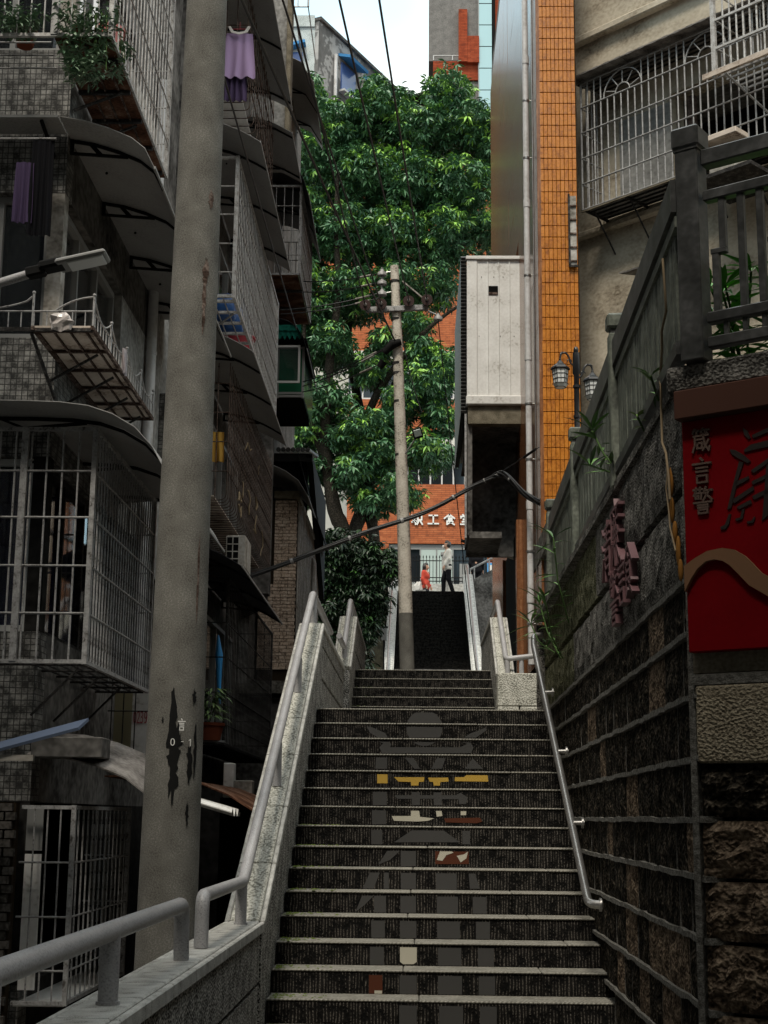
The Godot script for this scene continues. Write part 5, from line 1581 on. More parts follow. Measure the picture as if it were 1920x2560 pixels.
func build_left_ground() -> void:
	# brick stub and barred shop window at street level
	var b := thing("brick_wall", "dark brick wall stub at the left edge behind the near handrail", "wall", V(-3.1, 0, 10.8))
	boxp("mortar_bed", V(-3.15, 0.9, 10.93), Vector3(0.5, 1.78, 0.1), M.joint_dark, b)
	var row := 0
	var y := 0.0
	while y < 1.76:
		var x := -3.4 - (0.06 if row % 2 == 0 else 0.0)
		while x < -2.9:
			var x0 := maxf(x, -3.4)
			var x1 := minf(x + 0.115, -2.89)
			if x1 - x0 > 0.03:
				boxp("brick", V((x0 + x1) / 2, y + 0.03, 10.865 + rng.randf_range(-0.004, 0.004)), Vector3(x1 - x0 - 0.008, 0.054, 0.05), M["old_brick%d" % (rng.randi() % 3)], b)
			x += 0.123
		y += 0.064
		row += 1
	var c := thing("window_cage", "dark street level window cage behind the near handrail at lower left", "window cage", V(-2.7, 0.4, 11.9), "window cages on the old blocks")
	cage(c, -2.85, -2.48, 10.9, 13.0, [0.4, 0.62, 0.99, 1.37, 1.76], 0.165, 0.0065, M.bar_grey, M.bar_grey, -2.86, 0.095, 0.034)
	boxp("floor_board", V(-2.67, 0.385, 11.95), Vector3(0.36, 0.02, 2.08), M.white_paint, c)
	boxp("white_panel", V(-2.79, 0.95, 11.02), Vector3(0.12, 0.95, 0.02), M.white_paint, c)
	boxp("dark_panel", V(-2.79, 1.6, 11.02), Vector3(0.12, 0.3, 0.02), M.frame_grey, c)
	var l := thing("breeze_lattice", "perforated block screen dimly seen behind the street level cage", "screen", V(-2.75, 0.5, 13.1))
	for i in 5:
		for j in 9:
			boxp("lattice_block", V(-2.8 + 0.06 * i, 0.45 + 0.14 * j, 13.12), Vector3(0.02, 0.12, 0.06), M.render_grey, l)
	# sheds and tin roofs
	var s := thing("tin_roof", "weathered ribbed tin roof beside the foot of the concrete pole", "roof", V(-2.4, 2.0, 12), "tin roofs at street level")
	for i in 4:
		obj("sheet", vault([Vector2(-2.85, 2.2), Vector2(-2.6, 2.185), Vector2(-2.35, 2.13), Vector2(-2.12, 2.04), Vector2(-1.97, 1.93)], 10.9 + 0.2 * i, 11.096 + 0.2 * i, 0.012, 0.05), M.roof_sheet, s, Transform3D(Basis.IDENTITY, Vector3(0, 0.05 * i - 0.06, 0)))
	boxp("fascia", V(-1.97, 1.86, 11.3), Vector3(0.02, 0.08, 0.8), M.white_dirty, s)
	s = thing("tin_roof", "brown bowed tin roof low between the pole and the sloping parapet", "roof", V(-1.8, 1.9, 13), "tin roofs at street level")
	obj("sheet", vault([Vector2(-2.5, 2.02), Vector2(-2.1, 2.03), Vector2(-1.75, 1.98), Vector2(-1.5, 1.88), Vector2(-1.3, 1.76)], 12.0, 15.0, 0.012), M.rusty_sheet, s)
	obj("edge_sheet", corrugated(-2.0, 1.9, -1.42, 1.74, 11.6, 12.2, 3, 0.03), M.white_paint, s)
	s = thing("tin_roof", "bluish tilted sheet roof at the left edge below the large cage", "roof", V(-2.6, 2.2, 10.1), "tin roofs at street level")
	boxp("sheet", V(-2.72, 2.2, 10.2), Vector3(0.9, 0.02, 0.42), M.sheet_blue, s, Basis(Vector3(0, 0, 1), 0.27) * Basis(Vector3(1, 0, 0), 0.22))
	boxp("lip", V(-2.78, 2.08, 10.05), Vector3(0.4, 0.04, 0.04), M.white_dirty, s)
	s = thing("signal_box", "long grey boxed beam under the large cage", "box", V(-2.55, 2.1, 11))
	cboxp("housing", V(-2.55, 2.19, 11.0), Vector3(0.52, 0.15, 0.3), M.render_dark, s)
	s = thing("shop_panel", "pale yellow panel behind thin bars with a white board of red digits", "panel", V(-2.8, 2.2, 14))
	boxp("panel", V(-2.84, 2.55, 14.0), Vector3(0.33, 0.6, 0.03), M.panel_yellow, s)
	boxp("white_board", V(-2.57, 2.55, 13.8), Vector3(0.15, 0.6, 0.03), M.white_paint, s)
	for x in [-2.93, -2.82, -2.71, -2.6]:
		rod("bar", V(x, 2.1, 13.7), V(x, 2.95, 13.7), 0.006, M.bar_dark, s)
	rod("rail", V(-3.0, 2.65, 13.69), V(-2.48, 2.65, 13.69), 0.006, M.bar_dark, s)
	var tm := TextMesh.new()
	tm.text = "0239"
	tm.font_size = 24
	tm.depth = 0.004
	tm.pixel_size = 0.0025
	var fnt := SystemFont.new()
	fnt.font_names = ["Droid Sans"]
	tm.font = fnt
	obj("red_digits", tm, M.plastic_red, s, Transform3D(Basis.from_scale(Vector3(1.0, 2.6, 1)), V(-2.565, 2.6, 13.78)))
	# a wall closing the space under the cages, gloom put into its colour
	boxp("undercroft_wall", V(-2.3, 1.0, 16.2), Vector3(2.2, 2.0, 0.2), M.render_shaded).set_meta("kind", "structure")
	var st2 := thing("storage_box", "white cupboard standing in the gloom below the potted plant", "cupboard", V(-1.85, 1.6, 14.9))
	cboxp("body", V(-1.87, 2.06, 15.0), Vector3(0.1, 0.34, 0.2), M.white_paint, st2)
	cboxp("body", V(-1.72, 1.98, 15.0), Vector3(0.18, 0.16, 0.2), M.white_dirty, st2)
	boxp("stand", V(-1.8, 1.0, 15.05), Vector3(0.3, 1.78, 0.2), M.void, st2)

func build_pole() -> void:
	var t := thing("concrete_pole", "thick weathered concrete utility pole rising out of frame on the left", "pole", V(-1.455, 0, 8.9), "utility poles")
	var pts := []
	var rr := []
	for i in 13:
		var y := -0.2 + i * 0.8
		pts.append(V(-1.455 + 0.005 * y, y, 8.9))
		rr.append(0.183 - 0.0073 * y)
	obj("shaft", tube(pts, rr, 28), M.pole, t)
	var skin := func(a: float, y: float, lift: float) -> Vector3:
		var r := 0.183 - 0.0073 * y + lift
		return V(-1.455 + 0.005 * y, y, 8.9) + Vector3(sin(a) * r, 0, cos(a) * r)
	# tar patches with ragged outlines
	for q in [[0.06, 2.2, 0.026, 0.24, 5], [0.14, 1.98, 0.038, 0.2, 8], [0.2, 2.12, 0.03, 0.12, 9], [0.82, 2.4, 0.016, 0.05, 11], [0.72, 2.0, 0.02, 0.13, 15], [0.95, 2.08, 0.014, 0.16, 16], [0.7, 1.72, 0.01, 0.08, 17], [-0.3, 2.26, 0.006, 0.02, 18], [0.62, 5.05, 0.022, 0.1, 21], [0.6, 4.85, 0.014, 0.2, 22], [0.75, 5.55, 0.02, 0.07, 23], [0.8, 3.1, 0.008, 0.3, 24]]:
		var r := RandomNumberGenerator.new()
		r.seed = q[4]
		var st := st_flat()
		var n := 34
		var ring := []
		for k in n:
			var th := TAU * k / n
			var w: float = q[2] / 0.165 * r.randf_range(0.35, 1.4)
			ring.append([q[0] + cos(th) * w, q[1] + sin(th) * q[3] * r.randf_range(0.6, 1.15)])
		var steps := 4
		for k in n:
			var a: Array = ring[k]
			var b: Array = ring[(k + 1) % n]
			for s in steps:
				var f0 := float(s) / steps
				var f1 := float(s + 1) / steps
				var p0: Vector3 = skin.call(lerpf(q[0], a[0], f0), lerpf(q[1], a[1], f0), 0.003)
				var p1: Vector3 = skin.call(lerpf(q[0], a[0], f1), lerpf(q[1], a[1], f1), 0.003)
				var p2: Vector3 = skin.call(lerpf(q[0], b[0], f1), lerpf(q[1], b[1], f1), 0.003)
				var p3: Vector3 = skin.call(lerpf(q[0], b[0], f0), lerpf(q[1], b[1], f0), 0.003)
				quad(st, p0, p1, p2, p3)
		obj("tar_patch" if q[1] < 3.0 else "rust_stain", done(st), M.black if q[1] < 3.0 else M.bar_rusty, t)
	for q in [["0", 0.1, 2.13], ["1", 0.72, 2.13], ["-", 0.42, 2.14]]:
		var tm := TextMesh.new()
		tm.text = q[0]
		tm.font_size = 20
		tm.depth = 0.002
		tm.pixel_size = 0.0028
		var fnt := SystemFont.new()
		fnt.font_names = ["Droid Sans"]
		tm.font = fnt
		obj("stencil_digit", tm, M.white_paint, t, Transform3D(Basis(Vector3.UP, q[1]), skin.call(q[1], q[2], 0.006)))
	for q in [["speech", 0.36, 2.2, 0.045, 0.07]]:
		obj("stencil_mark", glyph_mesh(q[0], q[3], q[4], 0.006, 0.002), M.white_paint, t, Transform3D(Basis(Vector3.UP, q[1]), skin.call(q[1], q[2], 0.005) - Vector3(0.02, 0, 0)))
	# crossarm out of frame that carries the wires
	boxp("crossarm", V(-1.2, 8.62, 8.9), Vector3(1.7, 0.08, 0.08), M.steel, t)
	# street lamp reaching in from the left
	var l := thing("street_lamp", "grey street lamp arm reaching in from the left edge", "street lamp", V(-3.4, 4.9, 9.3))
	obj("arm", tube([V(-3.6, 4.9, 9.3), V(-2.79, 5.18, 9.3), V(-2.5, 5.275, 9.3)], 0.03, 12), M.rail_paint, l)
	rod("mast", V(-3.6, 0, 9.3), V(-3.6, 5.2, 9.3), 0.06, M.rail_paint, l)
	var hb := Basis(Vector3(0, 0, 1), 0.23)
	cboxp("clamp", V(-2.56, 5.255, 9.3), Vector3(0.13, 0.07, 0.09), M.black, l, 0.012, hb)
	cboxp("gear_box", V(-2.45, 5.3, 9.3), Vector3(0.17, 0.06, 0.14), M.black, l, 0.015, hb)
	cboxp("head", V(-2.25, 5.335, 9.3), Vector3(0.34, 0.035, 0.2), M.frame_grey, l, 0.012, hb)
	cboxp("lens", V(-2.22, 5.319, 9.3), Vector3(0.24, 0.012, 0.16), M.lamp_glass, l, 0.004, hb)

func belly_cage(t: Node3D, x_in: float, x_out: float, d0: float, d1: float, y0: float, y1: float, gap: float, r: float, m: Material, rails: Array) -> void:
	# each bar comes down the side, turns in a curve under the floor and runs back to the wall
	var c := 0.09
	var pts := rounded([Vector3(x_in - x_out, 0, 0), Vector3(0, 0, 0), Vector3(0, y1 - y0, 0)], c, 5)
	var mesh := tube(pts, r, 6)
	var n := int((d1 - d0) / gap)
	for i in n + 1:
		obj("bent_bar", mesh, m, t, Transform3D(Basis.IDENTITY, V(x_out, y0, lerpf(d0, d1, float(i) / n))))
	for y in rails:
		rod("rail", V(x_out + 0.007, y, d0), V(x_out + 0.007, y, d1), r * 1.1, m, t)
		rod("rail", V(x_in, y, d0 - 0.005), V(x_out, y, d0 - 0.005), r * 1.1, m, t)
	var k := 4
	for i in range(1, k):
		var x := lerpf(x_out, x_in, float(i) / k)
		rod("bar", V(x, y0, d0), V(x, y1, d0), r, m, t)

const AWN := [[-2.72, 0.30], [-2.55, 0.285], [-2.35, 0.23], [-2.15, 0.145], [-2.02, 0.075], [-1.9, 0.0]]

func awn(y: float) -> Array:
	var o := []
	for q in AWN:
		o.append([q[0], q[1] + y])
	return o

func build_block_two() -> void:
	var xw := -2.74
	var t := thing("apartment_block", "second block behind the concrete pole with cages and awnings on every floor", "building", V(-4, 2, 19))
	boxp("side_wall", V(xw - 0.15, 8.2, 19.2), Vector3(0.3, 16.0, 6.2), M.render_dark, t)
	boxp("front_wall", V(-4.2, 8.2, 16.1), Vector3(2.4, 16.0, 0.3), M.render_dark, t)
	boxp("far_wall", V(-4.2, 8.2, 22.25), Vector3(2.4, 16.0, 0.2), M.render_dark, t)
	cboxp("end_pier", V(-2.43, 13.9, 22.2), Vector3(0.64, 3.9, 0.35), M.render_grey, t)
	cboxp("end_pier", V(-2.14, 13.9, 22.1), Vector3(0.08, 3.9, 0.3), M.plaster_tan, t)
	cboxp("end_pier", V(-2.5, 7.3, 22.2), Vector3(0.5, 4.6, 0.3), M.render_dark, t)
	for f in [[2.7, 4.2], [5.4, 6.7], [7.9, 9.2], [10.8, 12.1]]:
		window_side(t, xw + 0.03, f[0], f[1], 17.0, 21.4, 4, M.frame_grey)
	var g := "window cages on the old blocks"
	# fourth floor, lilac dress
	var c := thing("window_cage", "rusty barred cage with a ribbed pale floor, holding the lilac dress", "window cage", V(-2.4, 10.6, 18.8), g)
	belly_cage(c, xw, -2.2, 17.15, 20.45, 10.62, 12.3, 0.21, 0.007, M.bar_rusty, [10.9, 11.2, 11.57, 11.95, 12.28])
	boxp("floor_board", V(-2.48, 10.655, 18.8), Vector3(0.42, 0.012, 3.3), M.white_paint, c)
	var dress := thing("hanging_dress", "lilac dress with white collar hanging in the uppermost cage behind the pole", "dress", V(-2.28, 11.4, 16.95))
	obj("skirt", drape(0.33, 0.6, 3, 0.018, 1.3, 0.012), M.cloth_lilac, dress, Transform3D(Basis.IDENTITY, V(-2.28, 11.36, 16.98)))
	obj("collar", prism(flat_list([-0.14, 0.06, -0.1, -0.02, 0.0, -0.045, 0.1, -0.02, 0.14, 0.06, 0.11, 0.07, 0.07, 0.0, 0.0, -0.015, -0.07, 0.0, -0.11, 0.07]), 0.012), M.cloth_white, dress, Transform3D(Basis.IDENTITY, V(-2.28, 11.36, 16.93)))
	rod("hanger", V(-2.4, 11.42, 16.98), V(-2.16, 11.42, 16.98), 0.006, M.plastic_red, dress)
	rod("hanger_hook", V(-2.28, 11.42, 16.98), V(-2.28, 11.52, 16.98), 0.004, M.plastic_red, dress)
	var tr := tag(obj("hanging_trousers", drape(0.34, 0.5, 5, 0.025, 1.1), M.cloth_purple, null, Transform3D(Basis.IDENTITY, V(-2.36, 10.98, 17.05))), "dark purple trousers hanging below the lilac dress", "clothes")
	tr.set_meta("category", "clothes")
	awning("curved awning over the cage with the lilac dress", awn(11.95), 16.4, 20.2, [16.9, 18.4, 19.95], M.awning)
	awning("lower short awning at the far end of the lilac dress cage", [[-2.72, 11.9], [-2.4, 11.86], [-2.15, 11.76], [-1.9, 11.62]], 20.25, 22.0, [20.4, 21.8], M.awning)
	# third floor, pale bars
	c = thing("window_cage", "long white barred cage behind the pole with blue barrels on its floor", "window cage", V(-2.4, 7.7, 19), g)
	cage(c, xw, -2.2, 16.6, 21.8, [7.74, 8.04, 8.4, 8.77, 9.13, 9.5], 0.165, 0.0078, M.bar_pale, M.bar_pale, xw, 0.27, 0.044)
	for i in 13:
		boxp("floor_slat", V(-2.47, 7.73, 16.75 + 0.4 * i), Vector3(0.52, 0.03, 0.04), M.bar_pale, c)
	for d in [17.1, 18.2, 19.3]:
		sbar("floor_brace", V(-2.25, 7.70, d), V(-2.72, 7.70, d + 0.8), 0.025, 0.012, M.bar_grey, c)
	for i in 3:
		rod("floor_bar", V(-2.32 - 0.13 * i, 7.71, 16.6), V(-2.32 - 0.13 * i, 7.71, 21.7), 0.008, M.bar_grey, c)
	for q in [[-2.46, 17.55, "nearest blue plastic barrel lying on the white cage floor"], [-2.42, 18.05, "second blue plastic barrel on the white cage floor, next to the red basin"]]:
		var b := thing("plastic_barrel", q[2], "barrel", V(q[0], 7.75, q[1]), "blue barrels on the cage floor")
		obj("drum", tube([V(q[0] - 0.16, 7.93, q[1]), V(q[0] - 0.14, 7.93, q[1]), V(q[0] + 0.14, 7.93, q[1]), V(q[0] + 0.16, 7.93, q[1])], [0.14, 0.175, 0.175, 0.14], 16), M.plastic_blue, b)
		for xx in [-0.07, 0.07]:
			obj("hoop", tube([V(q[0] + xx - 0.012, 7.93, q[1]), V(q[0] + xx + 0.012, 7.93, q[1])], 0.182, 16), M.plastic_blue, b)
	var bs := thing("plastic_basin", "red plastic basin behind the blue barrels on the white cage floor", "basin", V(-2.42, 7.75, 18.75))
	obj("bowl", tube([V(-2.42, 7.76, 18.75), V(-2.42, 7.92, 18.75)], [0.17, 0.24], 20), M.plastic_red, bs)
	obj("rim", tube([V(-2.42, 7.91, 18.75), V(-2.42, 7.935, 18.75)], 0.25, 20), M.plastic_red, bs)
	var cb := cboxp("cardboard_box", V(-2.6, 7.92, 16.85), Vector3(0.16, 0.3, 0.25), M.board_tan)
	tag(cb, "tan cardboard box standing in the front of the white barred cage", "box")
	awning("long curved awning over the white barred cage", awn(9.55), 16.25, 20.5, [17.0, 18.5, 20.0], M.awning)
	# second floor, rusty belly cage
	c = thing("window_cage", "rust brown cage of bent bars with dry vines below the white cage", "window cage", V(-2.4, 5.2, 19), g)
	belly_cage(c, xw, -2.2, 16.55, 21.6, 5.26, 6.9, 0.145, 0.006, M.bar_rusty, [5.6, 5.95, 6.3, 6.65])
	boxp("floor_board", V(-2.52, 5.3, 19.0), Vector3(0.36, 0.012, 5.0), M.board_tan, c)
	awning("long curved awning over the rust brown cage", awn(6.92), 16.15, 20.55, [16.95, 18.35, 19.85], M.awning)
	var yc := tag(obj("yellow_cloth", drape(0.36, 0.36, 5, 0.03, 1.05), M.cloth_yellow, null, Transform3D(Basis.IDENTITY, V(-2.46, 6.12, 16.75))), "yellow striped cloth hung inside the rust brown cage", "cloth")
	yc.set_meta("category", "cloth")
	var v := thing("dry_vine", "dead twining vine stems caught in the rust brown cage", "plant", V(-2.18, 5.6, 18.5))
	for i in 9:
		var p := V(-2.18, rng.randf_range(5.4, 6.3), rng.randf_range(17.2, 20.6))
		var pts := [p]
		for k in 4:
			p += Vector3(rng.randf_range(-0.01, 0.02), rng.randf_range(-0.12, 0.1), rng.randf_range(-0.16, 0.14))
			pts.append(p)
		obj("vine_stem", tube(pts, rng.randf_range(0.006, 0.014), 6), M.root_tan, v)
	# first floor
	c = thing("window_cage", "dark barred cage low behind the sloping parapet, holding the potted plant", "window cage", V(-2.4, 2.5, 19.5), g)
	cage(c, xw, -2.2, 16.95, 22.3, [2.52, 2.74, 3.1, 3.5, 3.9, 4.42], 0.15, 0.006, M.bar_dark, M.bar_dark, xw, 0.26, 0.028)
	for i in 6:
		rod("floor_bar", V(-2.26 - 0.085 * i, 2.52, 16.95), V(-2.26 - 0.085 * i, 2.52, 22.3), 0.008, M.bar_dark, c)
	boxp("floor_sheet", V(-2.47, 2.49, 19.6), Vector3(0.5, 0.012, 5.3), M.void, c)
	awning("dark curved awning over the low cage beside the sloping parapet", awn(4.36), 15.75, 20.6, [16.6, 18.6, 20.3], M.awning_dark)
	var pot := thing("flower_pot", "red flower pot on the sill of the low dark cage behind the pole", "pot", V(-2.3, 2.53, 16.7), "")
	obj("bowl", tube([V(-2.34, 2.54, 16.75), V(-2.34, 2.72, 16.75)], [0.13, 0.17], 18), M.terracotta, pot)
	obj("rim", tube([V(-2.34, 2.7, 16.75), V(-2.34, 2.735, 16.75)], 0.18, 18), M.terracotta, pot)
	sbar("saucer_bar", V(-2.55, 2.53, 16.72), V(-2.15, 2.53, 16.72), 0.02, 0.02, M.bar_grey, pot)
	var lp := thing("potted_plant", "light green leafy plant growing from the red pot behind the pole", "plant", V(-2.34, 2.73, 16.75))
	var st := st_flat()
	for i in 150:
		var ang := rng.randf() * TAU
		var rad := rng.randf() * 0.17
		var p := V(-2.32, 2.78 + rng.randf() * 0.34, 16.72) + Vector3(cos(ang) * rad, 0, sin(ang) * rad)
		leaf_to(st, aim(Vector3(cos(ang), rng.randf_range(-0.35, 0.5), sin(ang)), p, rng.randf_range(-0.4, 0.4)), rng.randf_range(0.08, 0.15), rng.randf_range(0.018, 0.03), 0.5, 0.15, Color(0.05, 0.11, 0.035).lerp(Color(0.2, 0.3, 0.11), rng.randf()))
	obj("leaves", done(st), M.leaf, lp).set_meta("kind", "stuff")
	for i in 5:
		rod("stem", V(-2.34, 2.72, 16.75), V(-2.34 + rng.randf_range(-0.12, 0.12), 3.0 + rng.randf() * 0.1, 16.75 + rng.randf_range(-0.1, 0.1)), 0.006, M.stem_green, lp)
	var um := tag(obj("folded_umbrella", tube([V(-2.33, 3.78, 17.2), V(-2.31, 3.55, 17.2), V(-2.3, 3.2, 17.2), V(-2.28, 2.98, 17.2)], [0.012, 0.045, 0.025, 0.006], 10), M.plastic_sky, null), "bright blue folded umbrella hanging in the low dark cage", "umbrella")
	um.set_meta("category", "umbrella")
	# air conditioner
	var ac := thing("air_conditioner", "white air conditioner box with a square grille under the rust brown cage", "air conditioner", V(-2.2, 4.6, 17.8))
	cboxp("casing", V(-2.2, 4.84, 17.85), Vector3(0.24, 0.4, 0.6), M.white_dirty, ac, 0.012)
	boxp("recess", V(-2.235, 4.84, 17.548), Vector3(0.15, 0.36, 0.012), M.void, ac)
	for i in 5:
		boxp("grille_bar", V(-2.235, 4.66 + 0.09 * i, 17.538), Vector3(0.155, 0.012, 0.008), M.white_dirty, ac)
	for i in 3:
		boxp("grille_bar", V(-2.31 + 0.075 * i, 4.84, 17.536), Vector3(0.012, 0.37, 0.008), M.white_dirty, ac)
	sbar("shelf_bracket", V(-2.08, 4.62, 17.6), V(-2.7, 4.62, 17.6), 0.03, 0.03, M.bar_rusty, ac)
	sbar("shelf_bracket", V(-2.08, 4.62, 18.1), V(-2.7, 4.62, 18.1), 0.03, 0.03, M.bar_rusty, ac)

func build_block_three() -> void:
	var t := thing("apartment_block", "narrow third block beyond with a green window bay and an arched dark roof cage", "building", V(-3.2, 3.75, 26))
	boxp("side_wall", V(-2.95, 10.0, 26.3), Vector3(0.7, 12.6, 7.4), M.render_grey, t)
	boxp("front_wall", V(-4.3, 10.0, 22.75), Vector3(2.0, 12.6, 0.3), M.render_dark, t)
	# green glazed bay
	var b := Node3D.new()
	b.name = "window_bay"
	t.add_child(b, true)
	b.position = V(-2.2, 8.7, 24.6) - t.position
	boxp("glass", V(-2.17, 9.09, 24.06), Vector3(0.44, 0.84, 0.02), M.glass_green, b)
	boxp("glass", V(-1.955, 9.09, 25.1), Vector3(0.02, 0.84, 2.0), M.glass_green, b)
	for x in [-2.39, -1.96]:
		boxp("frame", V(x, 9.09, 24.05), Vector3(0.04, 0.9, 0.05), M.frame_grey, b)
	for y in [8.67, 8.72, 9.52]:
		boxp("frame", V(-2.17, y, 24.052), Vector3(0.43, 0.035, 0.05), M.frame_grey, b)
	boxp("roof_slab", V(-2.2, 9.62, 25.0), Vector3(0.6, 0.05, 2.2), M.void, b)
	boxp("bay_fill", V(-2.3, 9.1, 25.2), Vector3(0.6, 0.8, 1.9), M.void, b)
	var sash := thing("open_window_sash", "white framed sash swung open on the green window bay", "window", V(-2.2, 8.86, 23.9))
	for x in [-2.405, -2.02]:
		boxp("frame", V(x, 9.19, 23.9), Vector3(0.035, 0.66, 0.03), M.frame_white, sash)
	for y in [8.875, 9.5]:
		boxp("frame", V(-2.21, y, 23.9), Vector3(0.38, 0.035, 0.028), M.frame_white, sash)
	boxp("glass", V(-2.21, 9.19, 23.905), Vector3(0.36, 0.6, 0.008), M.pane, sash)
	awning("small arched awning with a green scalloped valance over the green bay", [[-2.6, 9.97], [-2.4, 9.95], [-2.2, 9.89], [-2.05, 9.78], [-1.95, 9.62], [-1.88, 9.4]], 23.7, 26.2, [], M.awning_dark)
	var vl := thing("cloth_valance", "green scalloped cloth valance under the small arched awning", "valance", V(-2.2, 9.7, 23.75))
	obj("cloth", drape(0.42, 0.16, 5, 0.012, 1.0, 0.035), M.green_cloth, vl, Transform3D(Basis.IDENTITY, V(-2.2, 9.78, 23.78)))
	obj("cloth", drape(0.42, 0.1, 3, 0.01, 1.0, 0.0), M.green_cloth, vl, Transform3D(Basis.IDENTITY, V(-2.2, 9.83, 23.74)))
	# cage with arched roof above
	var c := thing("window_cage", "tall grey cage with an arched dark roof in front of the tree", "window cage", V(-2.3, 10.6, 24.6), "window cages on the old blocks")
	cage(c, -2.62, -2.02, 23.5, 26.0, [10.64, 10.98, 11.42, 11.86, 12.22], 0.2, 0.008, M.bar_grey, M.bar_grey, -2.62, 0.14, 0.04)
	boxp("floor_sheet", V(-2.32, 10.62, 24.75), Vector3(0.56, 0.02, 2.5), M.rusty_sheet, c)
	for d in [24.2, 25.1]:
		boxp("floor_rib", V(-2.32, 10.59, d), Vector3(0.6, 0.04, 0.05), M.bar_dark, c)
	awning("arched dark sheet roof on the tall grey cage in front of the tree", [[-2.72, 12.68], [-2.5, 12.67], [-2.25, 12.58], [-2.08, 12.45], [-1.95, 12.2], [-1.87, 11.95]], 23.2, 26.3, [24.3, 25.4], M.awning_dark, 0.05)
	awning("highest grey awning against the pale building", [[-2.9, 16.1], [-2.6, 16.05], [-2.3, 15.9], [-2.06, 15.5]], 26.0, 29.0, [27.3, 28.7], M.awning)
	var fr := thing("roof_frame", "white open steel frame rack against the sky at the top", "frame", V(-2.6, 17, 26))
	for y in [17.05, 17.35, 17.65]:
		rod("rail", V(-2.85, y, 26), V(-2.18, y, 26), 0.014, M.bar_pale, fr)
	for x in [-2.72, -2.55, -2.38]:
		rod("bar", V(x, 17.05, 26), V(x, 18.2, 26), 0.012, M.bar_pale, fr)
	sbar("corner_post", V(-2.18, 17.05, 26), V(-2.18, 18.3, 26), 0.04, 0.04, M.bar_grey, fr)
	for x in [-2.72, -2.45, -2.18]:
		rod("rail", V(x, 17.05, 26), V(x, 17.05, 28.2), 0.012, M.bar_pale, fr)
	boxp("back_wall", V(-2.95, 17.2, 27), Vector3(0.3, 2.0, 2.0), M.render_grey, fr)
	# old eaves and brick pier
	var e := thing("tiled_eave", "black tiled eave with round tile ends above the brick pier", "roof", V(-2.2, 7.0, 25))
	for i in 7:
		obj("eave_tile", tube([V(-2.44 + 0.085 * i, 7.98, 25.0), V(-2.44 + 0.085 * i, 8.4, 27.2)], 0.042, 10), M.fence_dark, e)
	boxp("fascia", V(-2.2, 7.86, 25.1), Vector3(0.7, 0.14, 0.05), M.black, e)
	obj("gable", side_prism([25.0, 7.9, 29.0, 7.9, 29.0, 5.9], -2.0, -1.9), M.black, e, side_xf(-1.95))
	obj("roof_plane", vault([Vector2(-2.1, 7.95), Vector2(-1.9, 7.2), Vector2(-1.72, 6.75)], 25.0, 28.5, 0.05), M.black, e)
	boxp("dark_wall", V(-2.3, 7.0, 25.4), Vector3(0.7, 1.8, 0.2), M.void, e)
	awning("short awning in front of the black tiled eave", [[-2.6, 7.25], [-2.35, 7.22], [-2.1, 7.1], [-1.9, 6.95], [-1.75, 6.7]], 22.9, 24.6, [], M.awning)
	var p := thing("brick_pier", "buff brick pier with stone cap standing behind the sloping parapet", "building", V(-2.15, 2, 23.6))
	boxp("mortar_core", V(-2.25, 4.4, 23.8), Vector3(0.58, 4.7, 0.55), M.joint_dark, p)
	cboxp("cap", V(-2.13, 6.83, 23.72), Vector3(0.4, 0.12, 0.66), M.plaster_tan, p)
	var y := 4.0
	var row := 0
	while y < 6.74:
		var x := -2.32 if y > 5.35 else -2.56
		var right := -1.957
		x -= 0.11 if row % 2 == 1 else 0.0
		while x < right:
			var lim := -2.32 if y > 5.35 else -2.56
			var x0 := maxf(x, lim)
			var x1 := minf(x + 0.23, right)
			if x1 - x0 > 0.03:
				boxp("brick", V((x0 + x1) / 2, y + 0.027, 23.51 + rng.randf_range(-0.006, 0.006)), Vector3(x1 - x0 - 0.007, 0.047, 0.06), M["brick%d" % (rng.randi() % 4)], p)
			x += 0.235
		y += 0.055
		row += 1
	var w := thing("tiled_wall", "pale ribbed tile wall with a coping running back from the brick pier", "wall", V(-1.96, 4, 26))
	boxp("face", V(-2.05, 4.9, 26.2), Vector3(0.2, 3.8, 5.0), M.mosaic_white, w)
	for i in 40:
		boxp("tile_course", V(-1.949, 3.9 + 0.07 * i, 26.2), Vector3(0.012, 0.058, 4.98), M.mosaic_white, w)
	cboxp("coping", V(-2.05, 6.83, 26.2), Vector3(0.26, 0.07, 5.1), M.white_dirty, w)
	var dp := thing("drain_pipe", "white pipe with a bent top on the pale ribbed tile wall", "pipe", V(-1.9, 3.75, 27))
	obj("pipe", tube(rounded([V(-1.9, 3.75, 26.7), V(-1.9, 6.3, 26.7), V(-1.97, 6.36, 26.75)], 0.06), 0.042, 12), M.pvc, dp)
	for yy in [4.6, 5.5]:
		obj("pipe_clip", tube([V(-1.9, yy, 26.7), V(-1.9, yy + 0.05, 26.7)], 0.05, 12), M.pvc, dp)
	var sh := thing("shed_roof", "dark ribbed shed roof half hidden behind the two pipe handrails", "roof", V(-1.5, 4.6, 24))
	obj("sheet", corrugated(-1.95, 4.75, -1.15, 4.3, 24.5, 27.0, 8, 0.02), M.roof_sheet_dark, sh)
	boxp("support", V(-1.9, 4.2, 25.5), Vector3(0.08, 0.8, 2.0), M.void, sh)
	var back := thing("white_house", "pale rendered house wall glimpsed between the tiled eave and the tree", "building", V(-5, 8.7, 46))
	boxp("wall", V(-5.3, 12.3, 46.5), Vector3(6.0, 7.6, 0.4), M.render_white, back)
	window_unit(back, -3.6, -2.9, 13.0, 14.6, 46.28, 1, M.frame_grey, null, "glass_dark")

